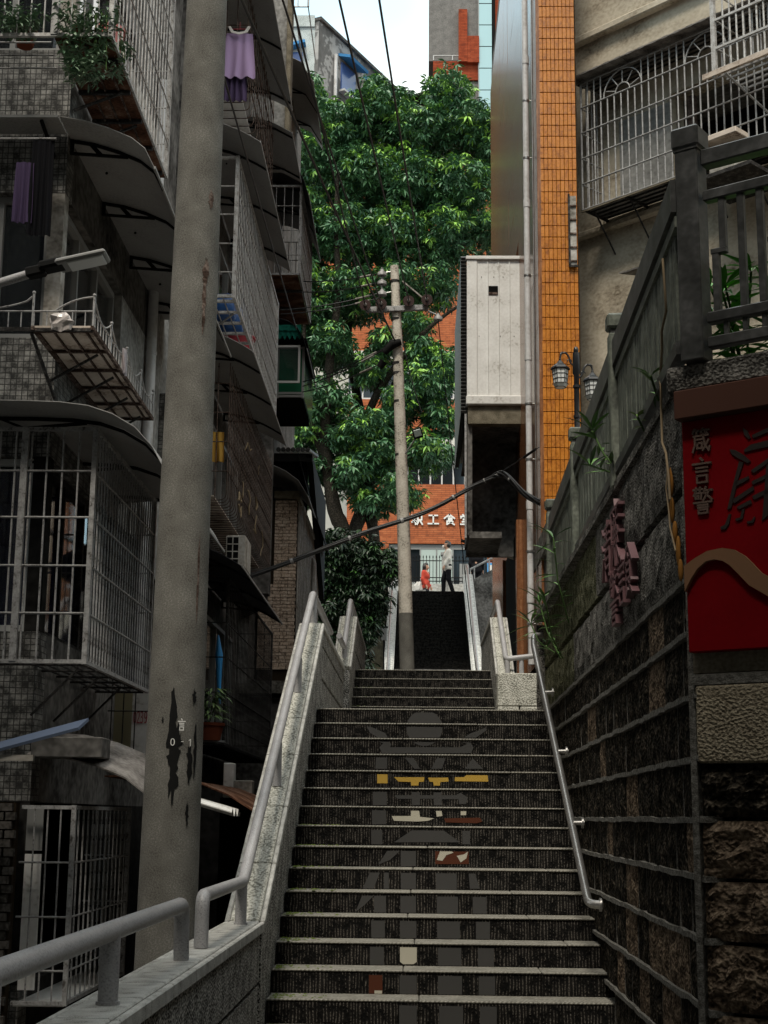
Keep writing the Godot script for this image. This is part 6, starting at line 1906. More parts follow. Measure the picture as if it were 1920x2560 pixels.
# ------------------------------------------------------------------ buildings on the right
func build_orange() -> void:
	var t := thing("orange_building", "tall narrow building with orange tile front and polished brown stone side", "building", V(2.4, 3.75, 24))
	boxp("core", V(1.9, 9.5, 25.7), Vector3(0.46, 19.0, 12.9), M.render_dark, t)
	boxp("front_bed", V(1.91, 10.0, 19.155), Vector3(0.53, 18.0, 0.05), M.joint_dark, t)
	var meshes := {}
	var rest := new_st()
	var n := 0
	var y := 4.4
	while y < 14.2:
		var x := 1.655
		var c := 0
		while x < 2.13:
			var w := 0.056
			var p := V(x + w / 2, y + 0.081, 19.118 + rng.randf_range(-0.002, 0.002))
			var size := Vector3(w - 0.004, 0.158, 0.03)
			if n < 300 and y > 6.3:
				cboxp("tile", p, size, M["orange%d" % (rng.randi() % 4)], t, 0.004, Basis(Vector3.RIGHT, rng.randf_range(-0.012, 0.012)) * Basis(Vector3.UP, rng.randf_range(-0.03, 0.03)))
				n += 1
			else:
				rest.append_from(cbox(size, 0.004), 0, Transform3D(Basis(Vector3.UP, rng.randf_range(-0.03, 0.03)), p))
			x += w
			c += 1
		y += 0.165
	obj("upper_tiles", rest.commit(), M.orange1, t).set_meta("kind", "stuff")
	cboxp("corner_trim", V(1.635, 10.0, 19.125), Vector3(0.036, 18.0, 0.05), M.granite_brown, t, 0.01)
	# stone slabs on the side that faces the alley
	var yy := 3.76
	var row := 0
	while yy < 18.0:
		var d := 19.1
		while d < 31.5:
			var l := 1.25
			if not (yy > 8.0 and yy < 10.4 and d > 22.2 and d < 26.0):
				boxp("granite_slab", V(1.64, yy + 0.45, d + l / 2), Vector3(0.05, 0.896, l - 0.004), M.granite_brown, t, Basis(Vector3.UP, rng.randf_range(-0.0025, 0.0025)))
			d += l
		yy += 0.9
		row += 1
	boxp("passage_opening", V(1.6, 5.0, 24.5), Vector3(0.06, 2.4, 3.2), M.void, t)
	for d in [22.6, 26.3]:
		boxp("passage_pier", V(1.58, 5.0, d), Vector3(0.12, 2.5, 0.25), M.granite_brown, t)
	# barred window at the right edge of the tiles
	var w := Node3D.new()
	w.name = "window"
	t.add_child(w, true)
	w.position = V(2.1, 9.1, 19.08) - t.position
	boxp("opening", V(2.09, 9.6, 19.09), Vector3(0.1, 1.0, 0.04), M.white_dirty, w)
	for i in 5:
		boxp("bar", V(2.09, 9.15 + 0.2 * i, 19.06), Vector3(0.11, 0.02, 0.02), M.bar_rusty, w)
	boxp("frame", V(2.04, 9.6, 19.06), Vector3(0.025, 1.04, 0.03), M.bar_dark, w)
	boxp("frame", V(2.09, 9.08, 19.06), Vector3(0.12, 0.03, 0.03), M.bar_dark, w)
	# white downpipe
	var p := thing("white_downpipe", "white plastic downpipe running the full height of the brown stone corner", "pipe", V(1.55, 3.75, 20))
	obj("pipe", tube([V(1.545, 3.76, 20.05), V(1.535, 16.0, 20.05)], 0.044, 16), M.pvc, p)
	for q in [12.6, 10.35, 8.05, 5.9, 4.6]:
		obj("socket", tube([V(1.542, q, 20.05), V(1.542, q + 0.12, 20.05)], 0.051, 16), M.pvc, p)
	for q in [12.0, 11.1, 9.3, 7.4, 6.6, 5.3, 4.3]:
		obj("clip", tube([V(1.542, q, 20.05), V(1.542, q + 0.025, 20.05)], 0.054, 16), M.steel, p)
		rod("clip_arm", V(1.55, q + 0.012, 20.03), V(1.63, q + 0.012, 20.03), 0.008, M.steel, p)
	obj("conduit", tube([V(1.605, 3.8, 19.7), V(1.605, 16.0, 19.7)], 0.01, 8), M.steel, p)
	# white metal cabin hung on the side
	var c := thing("metal_cabin", "white ribbed metal cabin projecting from the brown stone side over the alley", "cabin", V(1.2, 8.1, 24))
	boxp("body", V(1.2, 9.38, 24.7), Vector3(0.86, 2.46, 3.9), M.white_dirty, c)
	var xs := [0.762, 0.93, 1.105, 1.28, 1.455, 1.637]
	for i in 5:
		var wd: float = xs[i + 1] - xs[i]
		cboxp("board", V((xs[i] + xs[i + 1]) / 2, 9.42, 22.69), Vector3(wd - 0.006, 2.3, 0.05 if i > 0 else 0.09), M.white_paint, c, 0.006)
		boxp("rib", V(xs[i + 1] - 0.004, 9.42, 22.66), Vector3(0.014, 2.3, 0.02), M.white_paint, c)
	cboxp("top_trim", V(1.2, 10.6, 22.68), Vector3(0.9, 0.06, 0.12), M.white_paint, c)
	cboxp("sill", V(1.2, 8.2, 22.66), Vector3(0.9, 0.15, 0.16), M.white_paint, c, 0.015)
	boxp("vent_hole", V(1.19, 10.05, 22.664), Vector3(0.15, 0.15, 0.02), M.void, c)
	boxp("vent_flap", V(1.19, 10.0, 22.655), Vector3(0.14, 0.04, 0.01), M.bar_rusty, c)
	for q in [[1.0, 10.28], [1.2, 10.28], [1.35, 10.28], [0.96, 9.28], [1.3, 9.28], [1.52, 9.28]]:
		ball("screw", V(q[0], q[1], 22.66), Vector3(0.008, 0.008, 0.006), M.bar_rusty, c)
	# ridged dark sheet beside it
	var st := new_st()
	st.set_smooth_group(-1)
	var n2 := 44
	for i in n2:
		var a := 8.02 + 2.64 * i / n2
		var b := 8.02 + 2.64 * (i + 0.5) / n2
		var e := 8.02 + 2.64 * (i + 1.0) / n2
		for q in [[a, b, 22.74, 22.7], [b, e, 22.7, 22.74]]:
			quad(st, V(0.67, q[0], q[2]), V(0.755, q[0], q[2]), V(0.755, q[1], q[3]), V(0.67, q[1], q[3]))
			quad(st, V(0.67, q[0], 26.6), V(0.67, q[0], q[2]), V(0.67, q[1], q[3]), V(0.67, q[1], 26.6))
	obj("ridged_sheet", done(st), M.fence_dark, c)
	boxp("sheet_frame", V(0.712, 9.34, 24.7), Vector3(0.07, 2.6, 3.7), M.black, c)
	# stained concrete below
	boxp("support_beam", V(1.21, 7.98, 22.75), Vector3(0.86, 0.3, 0.2), M.plaster_tan, c)
	boxp("soffit", V(1.21, 7.86, 24.6), Vector3(0.86, 0.04, 3.6), M.render_dark, c)
	boxp("back_wall", V(1.21, 6.9, 24.0), Vector3(0.84, 1.95, 0.1), M.render_dark, c)
	boxp("lower_floor", V(1.05, 6.02, 23.3), Vector3(0.5, 0.1, 1.5), M.render_dark, c)
	boxp("left_web", V(0.81, 6.95, 23.4), Vector3(0.08, 1.8, 1.3), M.render_dark, c)
	boxp("edge_strip", V(0.745, 7.0, 22.72), Vector3(0.03, 2.0, 0.05), M.bar_grey, c)
	# arm lamp under the cabin
	var l := thing("arm_lamp", "small arm lamp leaning out from the brown passage pier", "street lamp", V(1.5, 5.3, 26))
	obj("arm", tube([V(1.58, 5.9, 24.0), V(1.12, 6.08, 24.0)], 0.022, 10), M.pole_pale, l)
	obj("head", tube([V(1.17, 6.06, 24.0), V(1.08, 6.095, 24.0), V(0.71, 6.2, 24.0)], [0.025, 0.033, 0.026], 10), M.black, l)

func lantern(t: Node3D, c: Vector3, s: float) -> void:
	# six sided lantern hanging with its roof at c
	var ring := func(y: float, r: float, k: float) -> Vector3: return c + Vector3(cos(TAU * k / 6) * r * s, y * s, sin(TAU * k / 6) * r * s)
	var st := st_flat()
	var lv := [[0.0, 0.02], [-0.05, 0.06], [-0.09, 0.115], [-0.12, 0.135], [-0.135, 0.13]]
	for i in lv.size() - 1:
		for k in 6:
			quad(st, ring.call(lv[i + 1][0], lv[i + 1][1], k + 1.0), ring.call(lv[i + 1][0], lv[i + 1][1], k), ring.call(lv[i][0], lv[i][1], k), ring.call(lv[i][0], lv[i][1], k + 1.0))
	var ln := Node3D.new()
	ln.name = "lantern"
	t.add_child(ln, true)
	ln.position = c - t.position
	obj("roof", done(st), M.lamp_black, ln)
	st = st_flat()
	for k in 6:
		quad(st, ring.call(-0.33, 0.09, k + 1.0), ring.call(-0.33, 0.09, k), ring.call(-0.135, 0.11, k), ring.call(-0.135, 0.11, k + 1.0))
		quad(st, ring.call(-0.385, 0.075, k + 1.0), ring.call(-0.385, 0.075, k), ring.call(-0.34, 0.105, k), ring.call(-0.34, 0.105, k + 1.0))
		tri(st, ring.call(-0.385, 0.0, 0.0), ring.call(-0.385, 0.075, k), ring.call(-0.385, 0.075, k + 1.0))
	obj("glass", done(st), M.lamp_glass, ln)
	for k in 6:
		rod("frame_bar", ring.call(-0.135, 0.112, k), ring.call(-0.33, 0.092, k), 0.005 * s, M.lamp_black, ln)
		rod("frame_bar", ring.call(-0.135, 0.1, k + 0.5), ring.call(-0.33, 0.083, k + 0.5), 0.003 * s, M.lamp_black, ln)
		for q in [[-0.2, 0.107], [-0.265, 0.1], [-0.335, 0.112], [-0.385, 0.08]]:
			rod("frame_bar", ring.call(q[0], q[1], k), ring.call(q[0], q[1], k + 1.0), 0.0045 * s, M.lamp_black, ln)
	ball("finial", c + Vector3(0, 0.012 * s, 0), Vector3.ONE * 0.018 * s, M.lamp_black, ln)

func build_lamp_post() -> void:
	var x := 1.768
	var d := 16.0
	var t := thing("lamp_post", "black lamp post with two hexagonal lanterns on scrolled arms", "lamp post", V(x, 5.35, d))
	obj("shaft", tube([V(x, 5.35, d), V(x, 5.5, d), V(x, 5.52, d), V(x, 6.6, d), V(x, 6.62, d), V(x, 6.86, d)], [0.06, 0.055, 0.034, 0.03, 0.045, 0.04], 14), M.lamp_black, t)
	for y in [5.8, 6.1, 6.45]:
		obj("collar", tube([V(x, y, d), V(x, y + 0.03, d)], 0.042, 14), M.lamp_black, t)
	ball("finial", V(x, 6.89, d), Vector3(0.03, 0.045, 0.03), M.lamp_black, t)
	for s in [-1.0, 1.0]:
		var lx: float = x + s * 0.18
		var ty := 6.82 if s < 0 else 6.68
		obj("scroll_arm", tube(rounded([V(x, ty - 0.12, d), V(x + s * 0.06, ty - 0.1, d), V(x + s * 0.09, ty + 0.03, d), V(lx - s * 0.03, ty + 0.05, d), V(lx, ty + 0.02, d), V(lx, ty - 0.05, d)], 0.05), 0.011, 8), M.lamp_black, t)
		var sp := []
		for k in 15:
			var a := k * 0.5
			sp.append(V(x + s * (0.07 + 0.03 * (1 - k / 15.0) * cos(a)), ty - 0.06 + 0.03 * (1 - k / 15.0) * sin(a), d))
		obj("scroll", tube(sp, 0.006, 6), M.lamp_black, t)
		lantern(t, V(lx, ty - 0.05, d), 0.82)

func GQ(s: float, y: float, n: float) -> Vector3:
	return V(2.14, y, 19.9) + Vector3(0.7071, 0, 0.7071) * s + Vector3(-0.7071, 0, 0.7071) * n

func build_grey_block() -> void:
	var qb := Basis(Vector3(0.7071, 0, 0.7071), Vector3.UP, Vector3(-0.7071, 0, 0.7071))
	var t := thing("concrete_block", "stained tan grey rendered block at upper right behind the fence", "building", GQ(1.5, 5.3, -2))
	var nn := -0.5
	# wall around one dark window opening
	boxp("wall", GQ(2.6, 7.6, nn - 0.15), Vector3(6.0, 5.2, 0.3), M.stucco, t, qb)
	boxp("wall", GQ(0.52, 10.95, nn - 0.15), Vector3(1.84, 1.5, 0.3), M.stucco, t, qb)
	boxp("wall", GQ(2.6, 14.4, nn - 0.15), Vector3(6.0, 5.4, 0.3), M.stucco, t, qb)
	boxp("wall", GQ(4.6, 10.95, nn - 0.15), Vector3(2.0, 1.5, 0.3), M.stucco, t, qb)
	boxp("room_back", GQ(2.4, 11.2, nn - 1.2), Vector3(3.6, 2.6, 0.05), M.void, t, qb)
	boxp("room_ceiling", GQ(2.4, 11.78, nn - 0.75), Vector3(3.6, 0.05, 0.95), M.render_dark, t, qb)
	boxp("room_end", GQ(3.66, 10.95, nn - 0.75), Vector3(0.05, 1.6, 0.95), M.render_dark, t, qb)
	boxp("room_floor", GQ(2.4, 10.18, nn - 0.75), Vector3(3.2, 0.05, 0.9), M.render_dark, t, qb)
	boxp("flank_wall", GQ(-0.42, 9.9, nn - 1.8), Vector3(0.3, 14.0, 3.2), M.stucco, t, qb)
	boxp("grey_infill", GQ(1.0, 10.9, nn + 0.01), Vector3(0.9, 1.36, 0.03), M.render_grey, t, qb)
	boxp("brown_jamb", GQ(1.72, 10.9, nn - 0.1), Vector3(0.1, 1.4, 0.08), M.bar_rusty, t, qb)
	cboxp("ledge", GQ(2.6, 13.1, nn + 0.06), Vector3(6.0, 0.12, 0.14), M.stucco, t, 0.02, qb)
	cboxp("ledge", GQ(2.6, 10.02, nn + 0.05), Vector3(6.0, 0.1, 0.12), M.stucco, t, 0.02, qb)
	# rusty brown window cage lower, under a small ribbed roof
	var rf := thing("small_roof", "small ribbed canopy over rust red bars on the stained grey block", "roof", GQ(1.2, 9.0, nn))
	for i in 9:
		boxp("rib", GQ(0.86 + 0.1 * i, 9.14, nn + 0.22), Vector3(0.1, 0.02, 0.46), M.roof_sheet, rf, qb * Basis(Vector3.RIGHT, 0.2 + 0.03 * (i % 2)))
	for i in 5:
		rod("bar", GQ(0.98 + 0.14 * i, 8.3, nn + 0.2), GQ(0.98 + 0.14 * i, 9.02, nn + 0.2), 0.012, M.bar_rusty, rf)
	for y in [8.35, 8.65, 8.98]:
		rod("rail", GQ(0.96, y, nn + 0.2), GQ(1.6, y, nn + 0.2), 0.012, M.bar_rusty, rf)
		rod("rail", GQ(0.96, y, nn + 0.2), GQ(0.96, y, nn), 0.012, M.bar_rusty, rf)
	rod("flag_rod", GQ(0.5, 8.62, nn + 0.25), GQ(1.1, 8.6, nn + 0.1), 0.008, M.steel, rf)
	# big cage with sunburst tops
	var c := thing("window_cage", "wide grey cage with two sunburst arches on the stained grey block", "window cage", GQ(1.5, 10.17, -0.2), "window cages on the right block")
	var m: Material = M.bar_grey
	var ys := [10.17, 10.56, 10.95, 11.34, 11.73, 12.1]
	for y in ys:
		rod("rail", GQ(0.24, y, 0.008), GQ(3.4, y, 0.008), 0.012, m, c)
		rod("rail", GQ(0.24, y, 0), GQ(0.24, y, nn), 0.011, m, c)
	boxp("floor_edge", GQ(1.82, 10.16, 0), Vector3(3.2, 0.04, 0.03), M.plaster_tan, c, qb)
	var centres := [0.98, 2.36]
	for i in 27:
		var s := 0.24 + i * 0.1185
		var top := 12.1
		for ce in centres:
			if absf(s - ce) < 0.30:
				top = 11.73
		rod("bar", GQ(s, 10.17, 0), GQ(s, top, 0), 0.0115 if i > 0 else 0.016, m, c)
	for i in 4:
		rod("bar", GQ(0.24, 10.17, -0.12 * (i + 1)), GQ(0.24, 12.1, -0.12 * (i + 1)), 0.011, m, c)
	for ce in centres:
		for r in [0.33, 0.125]:
			var pts := []
			for k in 15:
				var a := PI * k / 14
				pts.append(GQ(ce + cos(a) * r, 11.73 + sin(a) * r * 1.05, 0.0))
			obj("arch", tube(pts, 0.011, 8), m, c)
		for k in 5:
			var a := PI * (k + 0.5) / 5
			rod("ray", GQ(ce + cos(a) * 0.13, 11.73 + sin(a) * 0.135, 0), GQ(ce + cos(a) * 0.3, 11.73 + sin(a) * 0.315, 0), 0.009, m, c)
	for i in 4:
		boxp("floor_bar", GQ(1.82, 10.15, -0.1 - 0.11 * i), Vector3(3.1, 0.02, 0.02), M.bar_dark, c, qb)
	for i in 5:
		boxp("floor_bar", GQ(0.3 + 0.7 * i, 10.14, -0.25), Vector3(0.03, 0.03, 0.5), M.bar_dark, c, qb)
		rod("strut", GQ(0.4 + 0.62 * i, 10.13, -0.06), GQ(0.42 + 0.62 * i, 9.6, nn), 0.013, M.bar_dark, c)
	boxp("floor_sheet", GQ(1.82, 10.175, -0.25), Vector3(3.1, 0.01, 0.48), M.render_grey, c, qb)
	var rb := thing("sheet_awning", "thin ribbed sheet roof over the sunburst cage", "awning", GQ(1.6, 12.2, -0.2), "")
	for i in 34:
		boxp("rib", GQ(0.12 + 0.1 * i, 12.21, -0.2), Vector3(0.099, 0.014 + 0.01 * (i % 2), 0.72), M.roof_sheet, rb, qb * Basis(Vector3.RIGHT, 0.12))
	for i in 5:
		boxp("roof_bar", GQ(1.8, 12.14, -0.45 + 0.1 * i), Vector3(3.3, 0.02, 0.02), M.bar_dark, rb, qb)
	# second cage at the picture edge
	var c2 := thing("window_cage", "white barred cage cut by the upper right corner of the picture", "window cage", GQ(3.4, 11.2, 0.3), "window cages on the right block")
	for y in [11.24, 11.55, 11.95, 12.35, 12.75, 13.1]:
		boxp("rail", GQ(3.5, y, 0.35), Vector3(1.5, 0.03, 0.03), M.bar_pale, c2, qb)
		rod("rail", GQ(2.75, y, 0.35), GQ(2.75, y, -0.4), 0.012, M.bar_pale, c2)
	boxp("corner_post", GQ(2.72, 12.1, 0.35), Vector3(0.06, 1.9, 0.05), M.bar_pale, c2, qb)
	for i in 12:
		rod("bar", GQ(2.86 + 0.1 * i, 11.24, 0.34), GQ(2.86 + 0.1 * i, 13.1, 0.34), 0.013, M.bar_pale, c2)
	for i in 5:
		boxp("floor_bar", GQ(3.5, 11.2, 0.25 - 0.13 * i), Vector3(1.5, 0.025, 0.03), M.bar_grey, c2, qb)
	boxp("floor_edge", GQ(3.3, 11.2, 0.37), Vector3(1.5, 0.07, 0.04), M.board_tan, c2, qb)
	rod("strut", GQ(2.85, 11.18, 0.3), GQ(3.1, 10.7, nn), 0.016, M.bar_grey, c2)
	var ob := thing("odds_and_ends", "beige plastic tray and grey tub stacked on a shelf behind the corner post", "clutter", GQ(2.6, 9.9, 0.2))
	cboxp("tray", GQ(2.75, 10.32, 0.25), Vector3(0.55, 0.08, 0.3), M.board_tan, ob, 0.01, qb)
	cboxp("tub", GQ(2.8, 9.98, 0.25), Vector3(0.4, 0.34, 0.3), M.white_dirty, ob, 0.02, qb)
	boxp("shelf", GQ(2.8, 9.78, 0.0), Vector3(0.9, 0.05, 0.9), M.bar_dark, ob, qb)

# ------------------------------------------------------------------ street at the top and what rises behind it
func build_far() -> void:
	var t := thing("canteen_building", "orange brick building with white raised characters at the head of the stairs", "building", V(-1.5, 8.69, 60))
	boxp("brick_field", V(-1.9, 13.65, 58.5), Vector3(10.4, 2.42, 0.9), M.far_brick, t)
	boxp("window_band", V(-1.9, 15.63, 58.75), Vector3(10.4, 1.56, 0.6), M.glass_dark, t)
	boxp("pale_band", V(-1.9, 16.63, 58.42), Vector3(10.4, 0.44, 0.9), M.render_white, t)
	boxp("brick_field", V(-1.9, 17.63, 58.5), Vector3(10.4, 1.54, 0.9), M.far_brick, t)
	boxp("window_band", V(-1.9, 19.25, 58.75), Vector3(10.4, 1.7, 0.6), M.glass_dark, t)
	boxp("pale_band", V(-1.9, 20.27, 58.42), Vector3(10.4, 0.34, 0.9), M.render_white, t)
	boxp("brick_field", V(-1.9, 22.2, 58.5), Vector3(10.4, 3.5, 0.9), M.far_brick, t)
	boxp("brick_field", V(-1.9, 26.5, 60.5), Vector3(10.4, 5.0, 3.0), M.far_brick, t)
	boxp("body", V(-1.9, 16.5, 61.5), Vector3(10.3, 15.6, 4.0), M.render_dark, t)
	for y in [15.63, 19.25]:
		for i in 22:
			var w := Node3D.new()
			w.name = "window"
			t.add_child(w, true)
			w.position = V(-6.7 + 0.465 * i, y, 58.44) - t.position
			boxp("mullion", V(-6.95 + 0.465 * i, y, 58.43), Vector3(0.06, 1.5, 0.06), M.frame_white, w)
			boxp("pane", V(-6.72 + 0.465 * i, y, 58.44), Vector3(0.4, 1.46, 0.02), M.glass_dark, w)
			boxp("transom", V(-6.72 + 0.465 * i, y - 0.72, 58.43), Vector3(0.46, 0.06, 0.05), M.frame_white, w)
	# shopfront
	for x in [-1.24, 2.82]:
		boxp("brick_pier", V(x + (0.0 if x < 0 else 0.2), 10.55, 58.2), Vector3(0.16 if x < 0 else 0.5, 3.75, 0.3), M.far_brick, t)
	boxp("brick_pier", V(-4.2, 10.55, 58.2), Vector3(5.8, 3.75, 0.3), M.far_brick, t)
	boxp("shop_glass", V(0.8, 10.55, 58.3), Vector3(4.0, 3.72, 0.1), M.glass_dark, t)
	boxp("pale_door", V(0.75, 10.5, 58.2), Vector3(1.35, 3.5, 0.06), M.glass_pale, t)
	boxp("lintel", V(0.8, 12.32, 58.2), Vector3(4.0, 0.2, 0.08), M.frame_grey, t)
	for q in [[-0.35, 10.2, 0.5, 1.4, "frame_grey"], [-0.8, 11.4, 0.35, 0.35, "paint_white"], [1.85, 11.2, 0.4, 0.9, "frame_grey"], [1.95, 10.3, 0.5, 0.8, "cloth_white"], [2.4, 11.4, 0.35, 0.5, "frame_grey"]]:
		boxp("poster", V(q[0], q[1], 58.18), Vector3(q[2], q[3], 0.03), M[q[4]], t)
	for x in [0.1, 0.75, 1.4, 2.1]:
		boxp("shop_mullion", V(x, 10.55, 58.17), Vector3(0.05, 3.7, 0.05), M.frame_grey, t)
	var k := 0
	for g in ["duty", "work", "food", "hall"]:
		obj("raised_character", glyph_mesh(g, 0.43, 0.43, 0.06, 0.06), M.letter_white, t, Transform3D(Basis.IDENTITY, V(-0.25 + 0.645 * k, 13.19, 58.03)))
		k += 1
	# blue notice at the right of the shopfront
	var nb := thing("blue_notice", "small light blue notice board beside the dark shopfront", "sign", V(3.0, 10.6, 57.5))
	boxp("board", V(3.0, 11.3, 57.9), Vector3(0.5, 0.7, 0.05), M.board_blue, nb)
	boxp("white_sheet", V(3.0, 11.3, 57.87), Vector3(0.3, 0.5, 0.01), M.cloth_white, nb)
	boxp("leg", V(3.0, 9.8, 57.9), Vector3(0.06, 2.3, 0.05), M.frame_grey, nb)
	# railing with spear tips along the street
	var f := thing("spear_railing", "dark iron railing with spear tips in front of the shopfront", "fence", V(0.8, 8.69, 53))
	for y in [10.87, 10.25, 10.12]:
		rod("rail", V(-1.4, y, 53), V(3.0, y, 53), 0.018, M.black, f)
	for i in 37:
		var x := -1.35 + 0.119 * i
		rod("picket", V(x, 10.05, 53), V(x, 10.98, 53), 0.011, M.black, f)
		obj("spear_tip", tube([V(x, 10.97, 53), V(x, 11.0, 53), V(x, 11.08, 53)], [0.012, 0.024, 0.003], 6), M.black, f)
	boxp("plinth", V(0.8, 9.35, 53), Vector3(4.6, 1.3, 0.25), M.cap_smooth, f)
	cboxp("stone_pier", V(0.98, 9.9, 52.95), Vector3(0.22, 2.35, 0.3), M.render_grey, f)
	cboxp("pier_cap", V(0.98, 11.1, 52.95), Vector3(0.3, 0.1, 0.38), M.render_grey, f)
	var gt := thing("iron_gate", "iron gate with a low arched top left of the tree trunks", "gate", V(-3.2, 8.69, 53.4))
	for y in [11.65, 10.8, 9.2]:
		rod("rail", V(-3.65, y, 53.4), V(-2.3, y, 53.4), 0.022, M.black, gt)
	for i in 12:
		rod("bar", V(-3.62 + 0.12 * i, 8.8, 53.4), V(-3.62 + 0.12 * i, 11.65, 53.4), 0.013, M.black, gt)
	rod("arch_bar", V(-3.65, 11.75, 53.4), V(-3.3, 11.85, 53.4), 0.02, M.black, gt)
	rod("arch_bar", V(-3.3, 11.85, 53.4), V(-3.1, 11.75, 53.4), 0.02, M.black, gt)
	rod("arch_bar", V(-3.1, 11.75, 53.4), V(-2.3, 11.85, 53.4), 0.02, M.black, gt)
	var bb := thing("blue_banner", "deep blue banner with white characters behind the iron gate", "banner", V(-3.4, 10.6, 54))
	boxp("cloth", V(-3.42, 11.3, 54), Vector3(0.52, 0.85, 0.03), M.banner_blue, bb)
	for i in 3:
		obj("character", glyph_mesh(["work", "speech", "hall"][i], 0.13, 0.16, 0.022, 0.01), M.letter_white, bb, Transform3D(Basis(Vector3(0, 0, 1), PI / 2), V(-3.33 + 0.0, 11.0 + 0.2 * i, 53.97)))
	boxp("pole", V(-3.7, 10.3, 54), Vector3(0.05, 3.2, 0.05), M.frame_grey, bb)
	# crest of the stairs and ramp on the right
	boxp("stair_crest", V(0.42, 8.93, 49.0), Vector3(4.4, 0.13, 1.55), M.paving).set_meta("kind", "structure")
	boxp("crest_fill", V(0.42, 8.6, 49.2), Vector3(4.3, 0.52, 1.1), M.render_dark).set_meta("kind", "structure")
	obj("side_ramp", prism(flat_list([1.8, 4.0, 1.8, 9.40, 2.75, 9.9, 4.6, 10.6, 4.6, 4.0]), 3.2), M.render_dark, null, Transform3D(Basis.IDENTITY, V(0, 0, 51.3))).set_meta("kind", "structure")
	var rr := thing("ramp_railing", "plain dark railing rising to the right beside the man in black", "handrail", V(2.2, 9.5, 48.2))
	rod("rail", V(1.72, 9.74, 48.1), V(2.75, 10.28, 48.1), 0.035, M.bar_grey, rr)
	for q in [[1.86, 9.43], [2.35, 9.68]]:
		rod("post", V(q[0], q[1], 48.1), V(q[0], q[1] + 0.38, 48.1), 0.025, M.bar_grey, rr)
	var pb := cboxp("planter_box", V(0.1, 9.0, 49.95), Vector3(0.36, 0.62, 0.35), M.render_grey)
	tag(pb, "low grey square bollard block beside the woman in red", "bollard")
	var lb := thing("meter_box", "small grey box lamp on the left of the far upper stairs", "box", V(-0.87, 6.0, 38))
	cboxp("case", V(-0.86, 6.35, 38), Vector3(0.15, 0.32, 0.12), M.frame_grey, lb)
	boxp("lid", V(-0.86, 6.53, 38), Vector3(0.2, 0.03, 0.16), M.black, lb)
	rod("stand", V(-0.86, 4.0, 38), V(-0.86, 6.2, 38), 0.02, M.black, lb)
	# tower block
	var tw := thing("tower_block", "tall red brick and grey tower with a strip of pale blue glass", "building", V(3, 8.69, 66))
	boxp("grey_mass", V(1.56, 41.7, 65.0), Vector3(2.36, 10.0, 1.8), M.tower_grey, tw)
	boxp("grey_mass", V(1.62, 30.5, 65.2), Vector3(2.24, 10.4, 2.0), M.tower_grey, tw)
	boxp("brick_parapet", V(1.66, 36.24, 64.3), Vector3(2.15, 1.01, 0.4), M.far_brick_red, tw)
	boxp("brick_column", V(1.985, 37.9, 64.0), Vector3(0.41, 2.7, 0.3), M.far_brick_red, tw)
	boxp("brick_block", V(2.47, 37.2, 64.02), Vector3(0.55, 1.35, 0.3), M.far_brick_red, tw)
	rod("balcony_rail", V(0.6, 36.98, 64.1), V(2.73, 36.98, 64.1), 0.022, M.frame_white, tw)
	for x in [0.6, 1.5, 2.4]:
		rod("rail_post", V(x, 36.74, 64.1), V(x, 36.98, 64.1), 0.025, M.frame_white, tw)
	for i in 26:
		var y := 46.3 - 1.113 * (i + 1)
		boxp("glass_panel", V(3.045, y + 0.54, 64.0), Vector3(0.6, 1.07, 0.06), M.glass_sky, tw)
		boxp("glass_joint", V(3.045, y, 64.01), Vector3(0.6, 0.035, 0.06), M.black, tw)
	boxp("shaft_frame", V(2.72, 32.0, 64.0), Vector3(0.04, 30, 0.1), M.frame_grey, tw)
	boxp("shaft_core", V(3.1, 32.0, 65.0), Vector3(0.8, 30.0, 1.6), M.tower_grey, tw)
	boxp("shadow_gap", V(3.44, 32.0, 64.3), Vector3(0.17, 30.0, 0.3), M.black, tw)
	boxp("brick_wing", V(6.0, 30.0, 64.6), Vector3(4.95, 44.0, 1.2), M.far_brick_red, tw)
	boxp("brick_rib", V(3.75, 30.0, 63.95), Vector3(0.3, 44.0, 0.2), M.far_brick_red, tw)
	boxp("grey_mass", V(-0.15, 33.6, 65.5), Vector3(1.3, 2.6, 1.0), M.far_brick, tw)
	boxp("roof_edge", V(-0.15, 35.05, 65.1), Vector3(1.5, 0.12, 1.8), M.black, tw, Basis(Vector3(0, 0, 1), 0.3))
	# grey block behind the tree, turned
	var ang := deg_to_rad(26.7)
	var gb := Basis(Vector3(sin(ang), 0, -cos(ang)), Vector3.UP, Vector3(cos(ang), 0, sin(ang)))
	var o := V(-4.99, 0, 66)
	var g := thing("grey_apartment_block", "pale roughcast block with peeling grey side wall and blue window hoods behind the tree", "building", V(-6, 8.69, 68))
	var P := func(s: float, y: float, n: float) -> Vector3: return o + gb * Vector3(s, 0, n) + Vector3(0, y, 0)
	boxp("side_wall", P.call(4.3, 24.3, -1.0), Vector3(8.6, 31.3, 2.0), M.peeling, g, gb)
	boxp("roof_edge", P.call(4.3, 40.0, -0.95), Vector3(8.7, 0.16, 2.2), M.render_dark, g, gb)
	boxp("front_wall", V(-7.6, 24.2, 66.8), Vector3(5.2, 31.0, 1.4), M.spray_plaster, g)
	boxp("front_gable", V(-5.75, 39.9, 66.6), Vector3(1.1, 0.6, 1.2), M.spray_plaster, g)
	for q in [[-6.3, 38.0], [-6.3, 34.2], [-6.4, 30.4]]:
		boxp("window_hood", V(q[0], q[1] + 0.45, 65.9), Vector3(1.4, 0.16, 0.6), M.blue_paint, g, Basis(Vector3(0, 0, 1), 0.25))
		boxp("window", V(q[0], q[1] - 0.5, 66.08), Vector3(1.1, 1.5, 0.06), M.blue_glass, g)
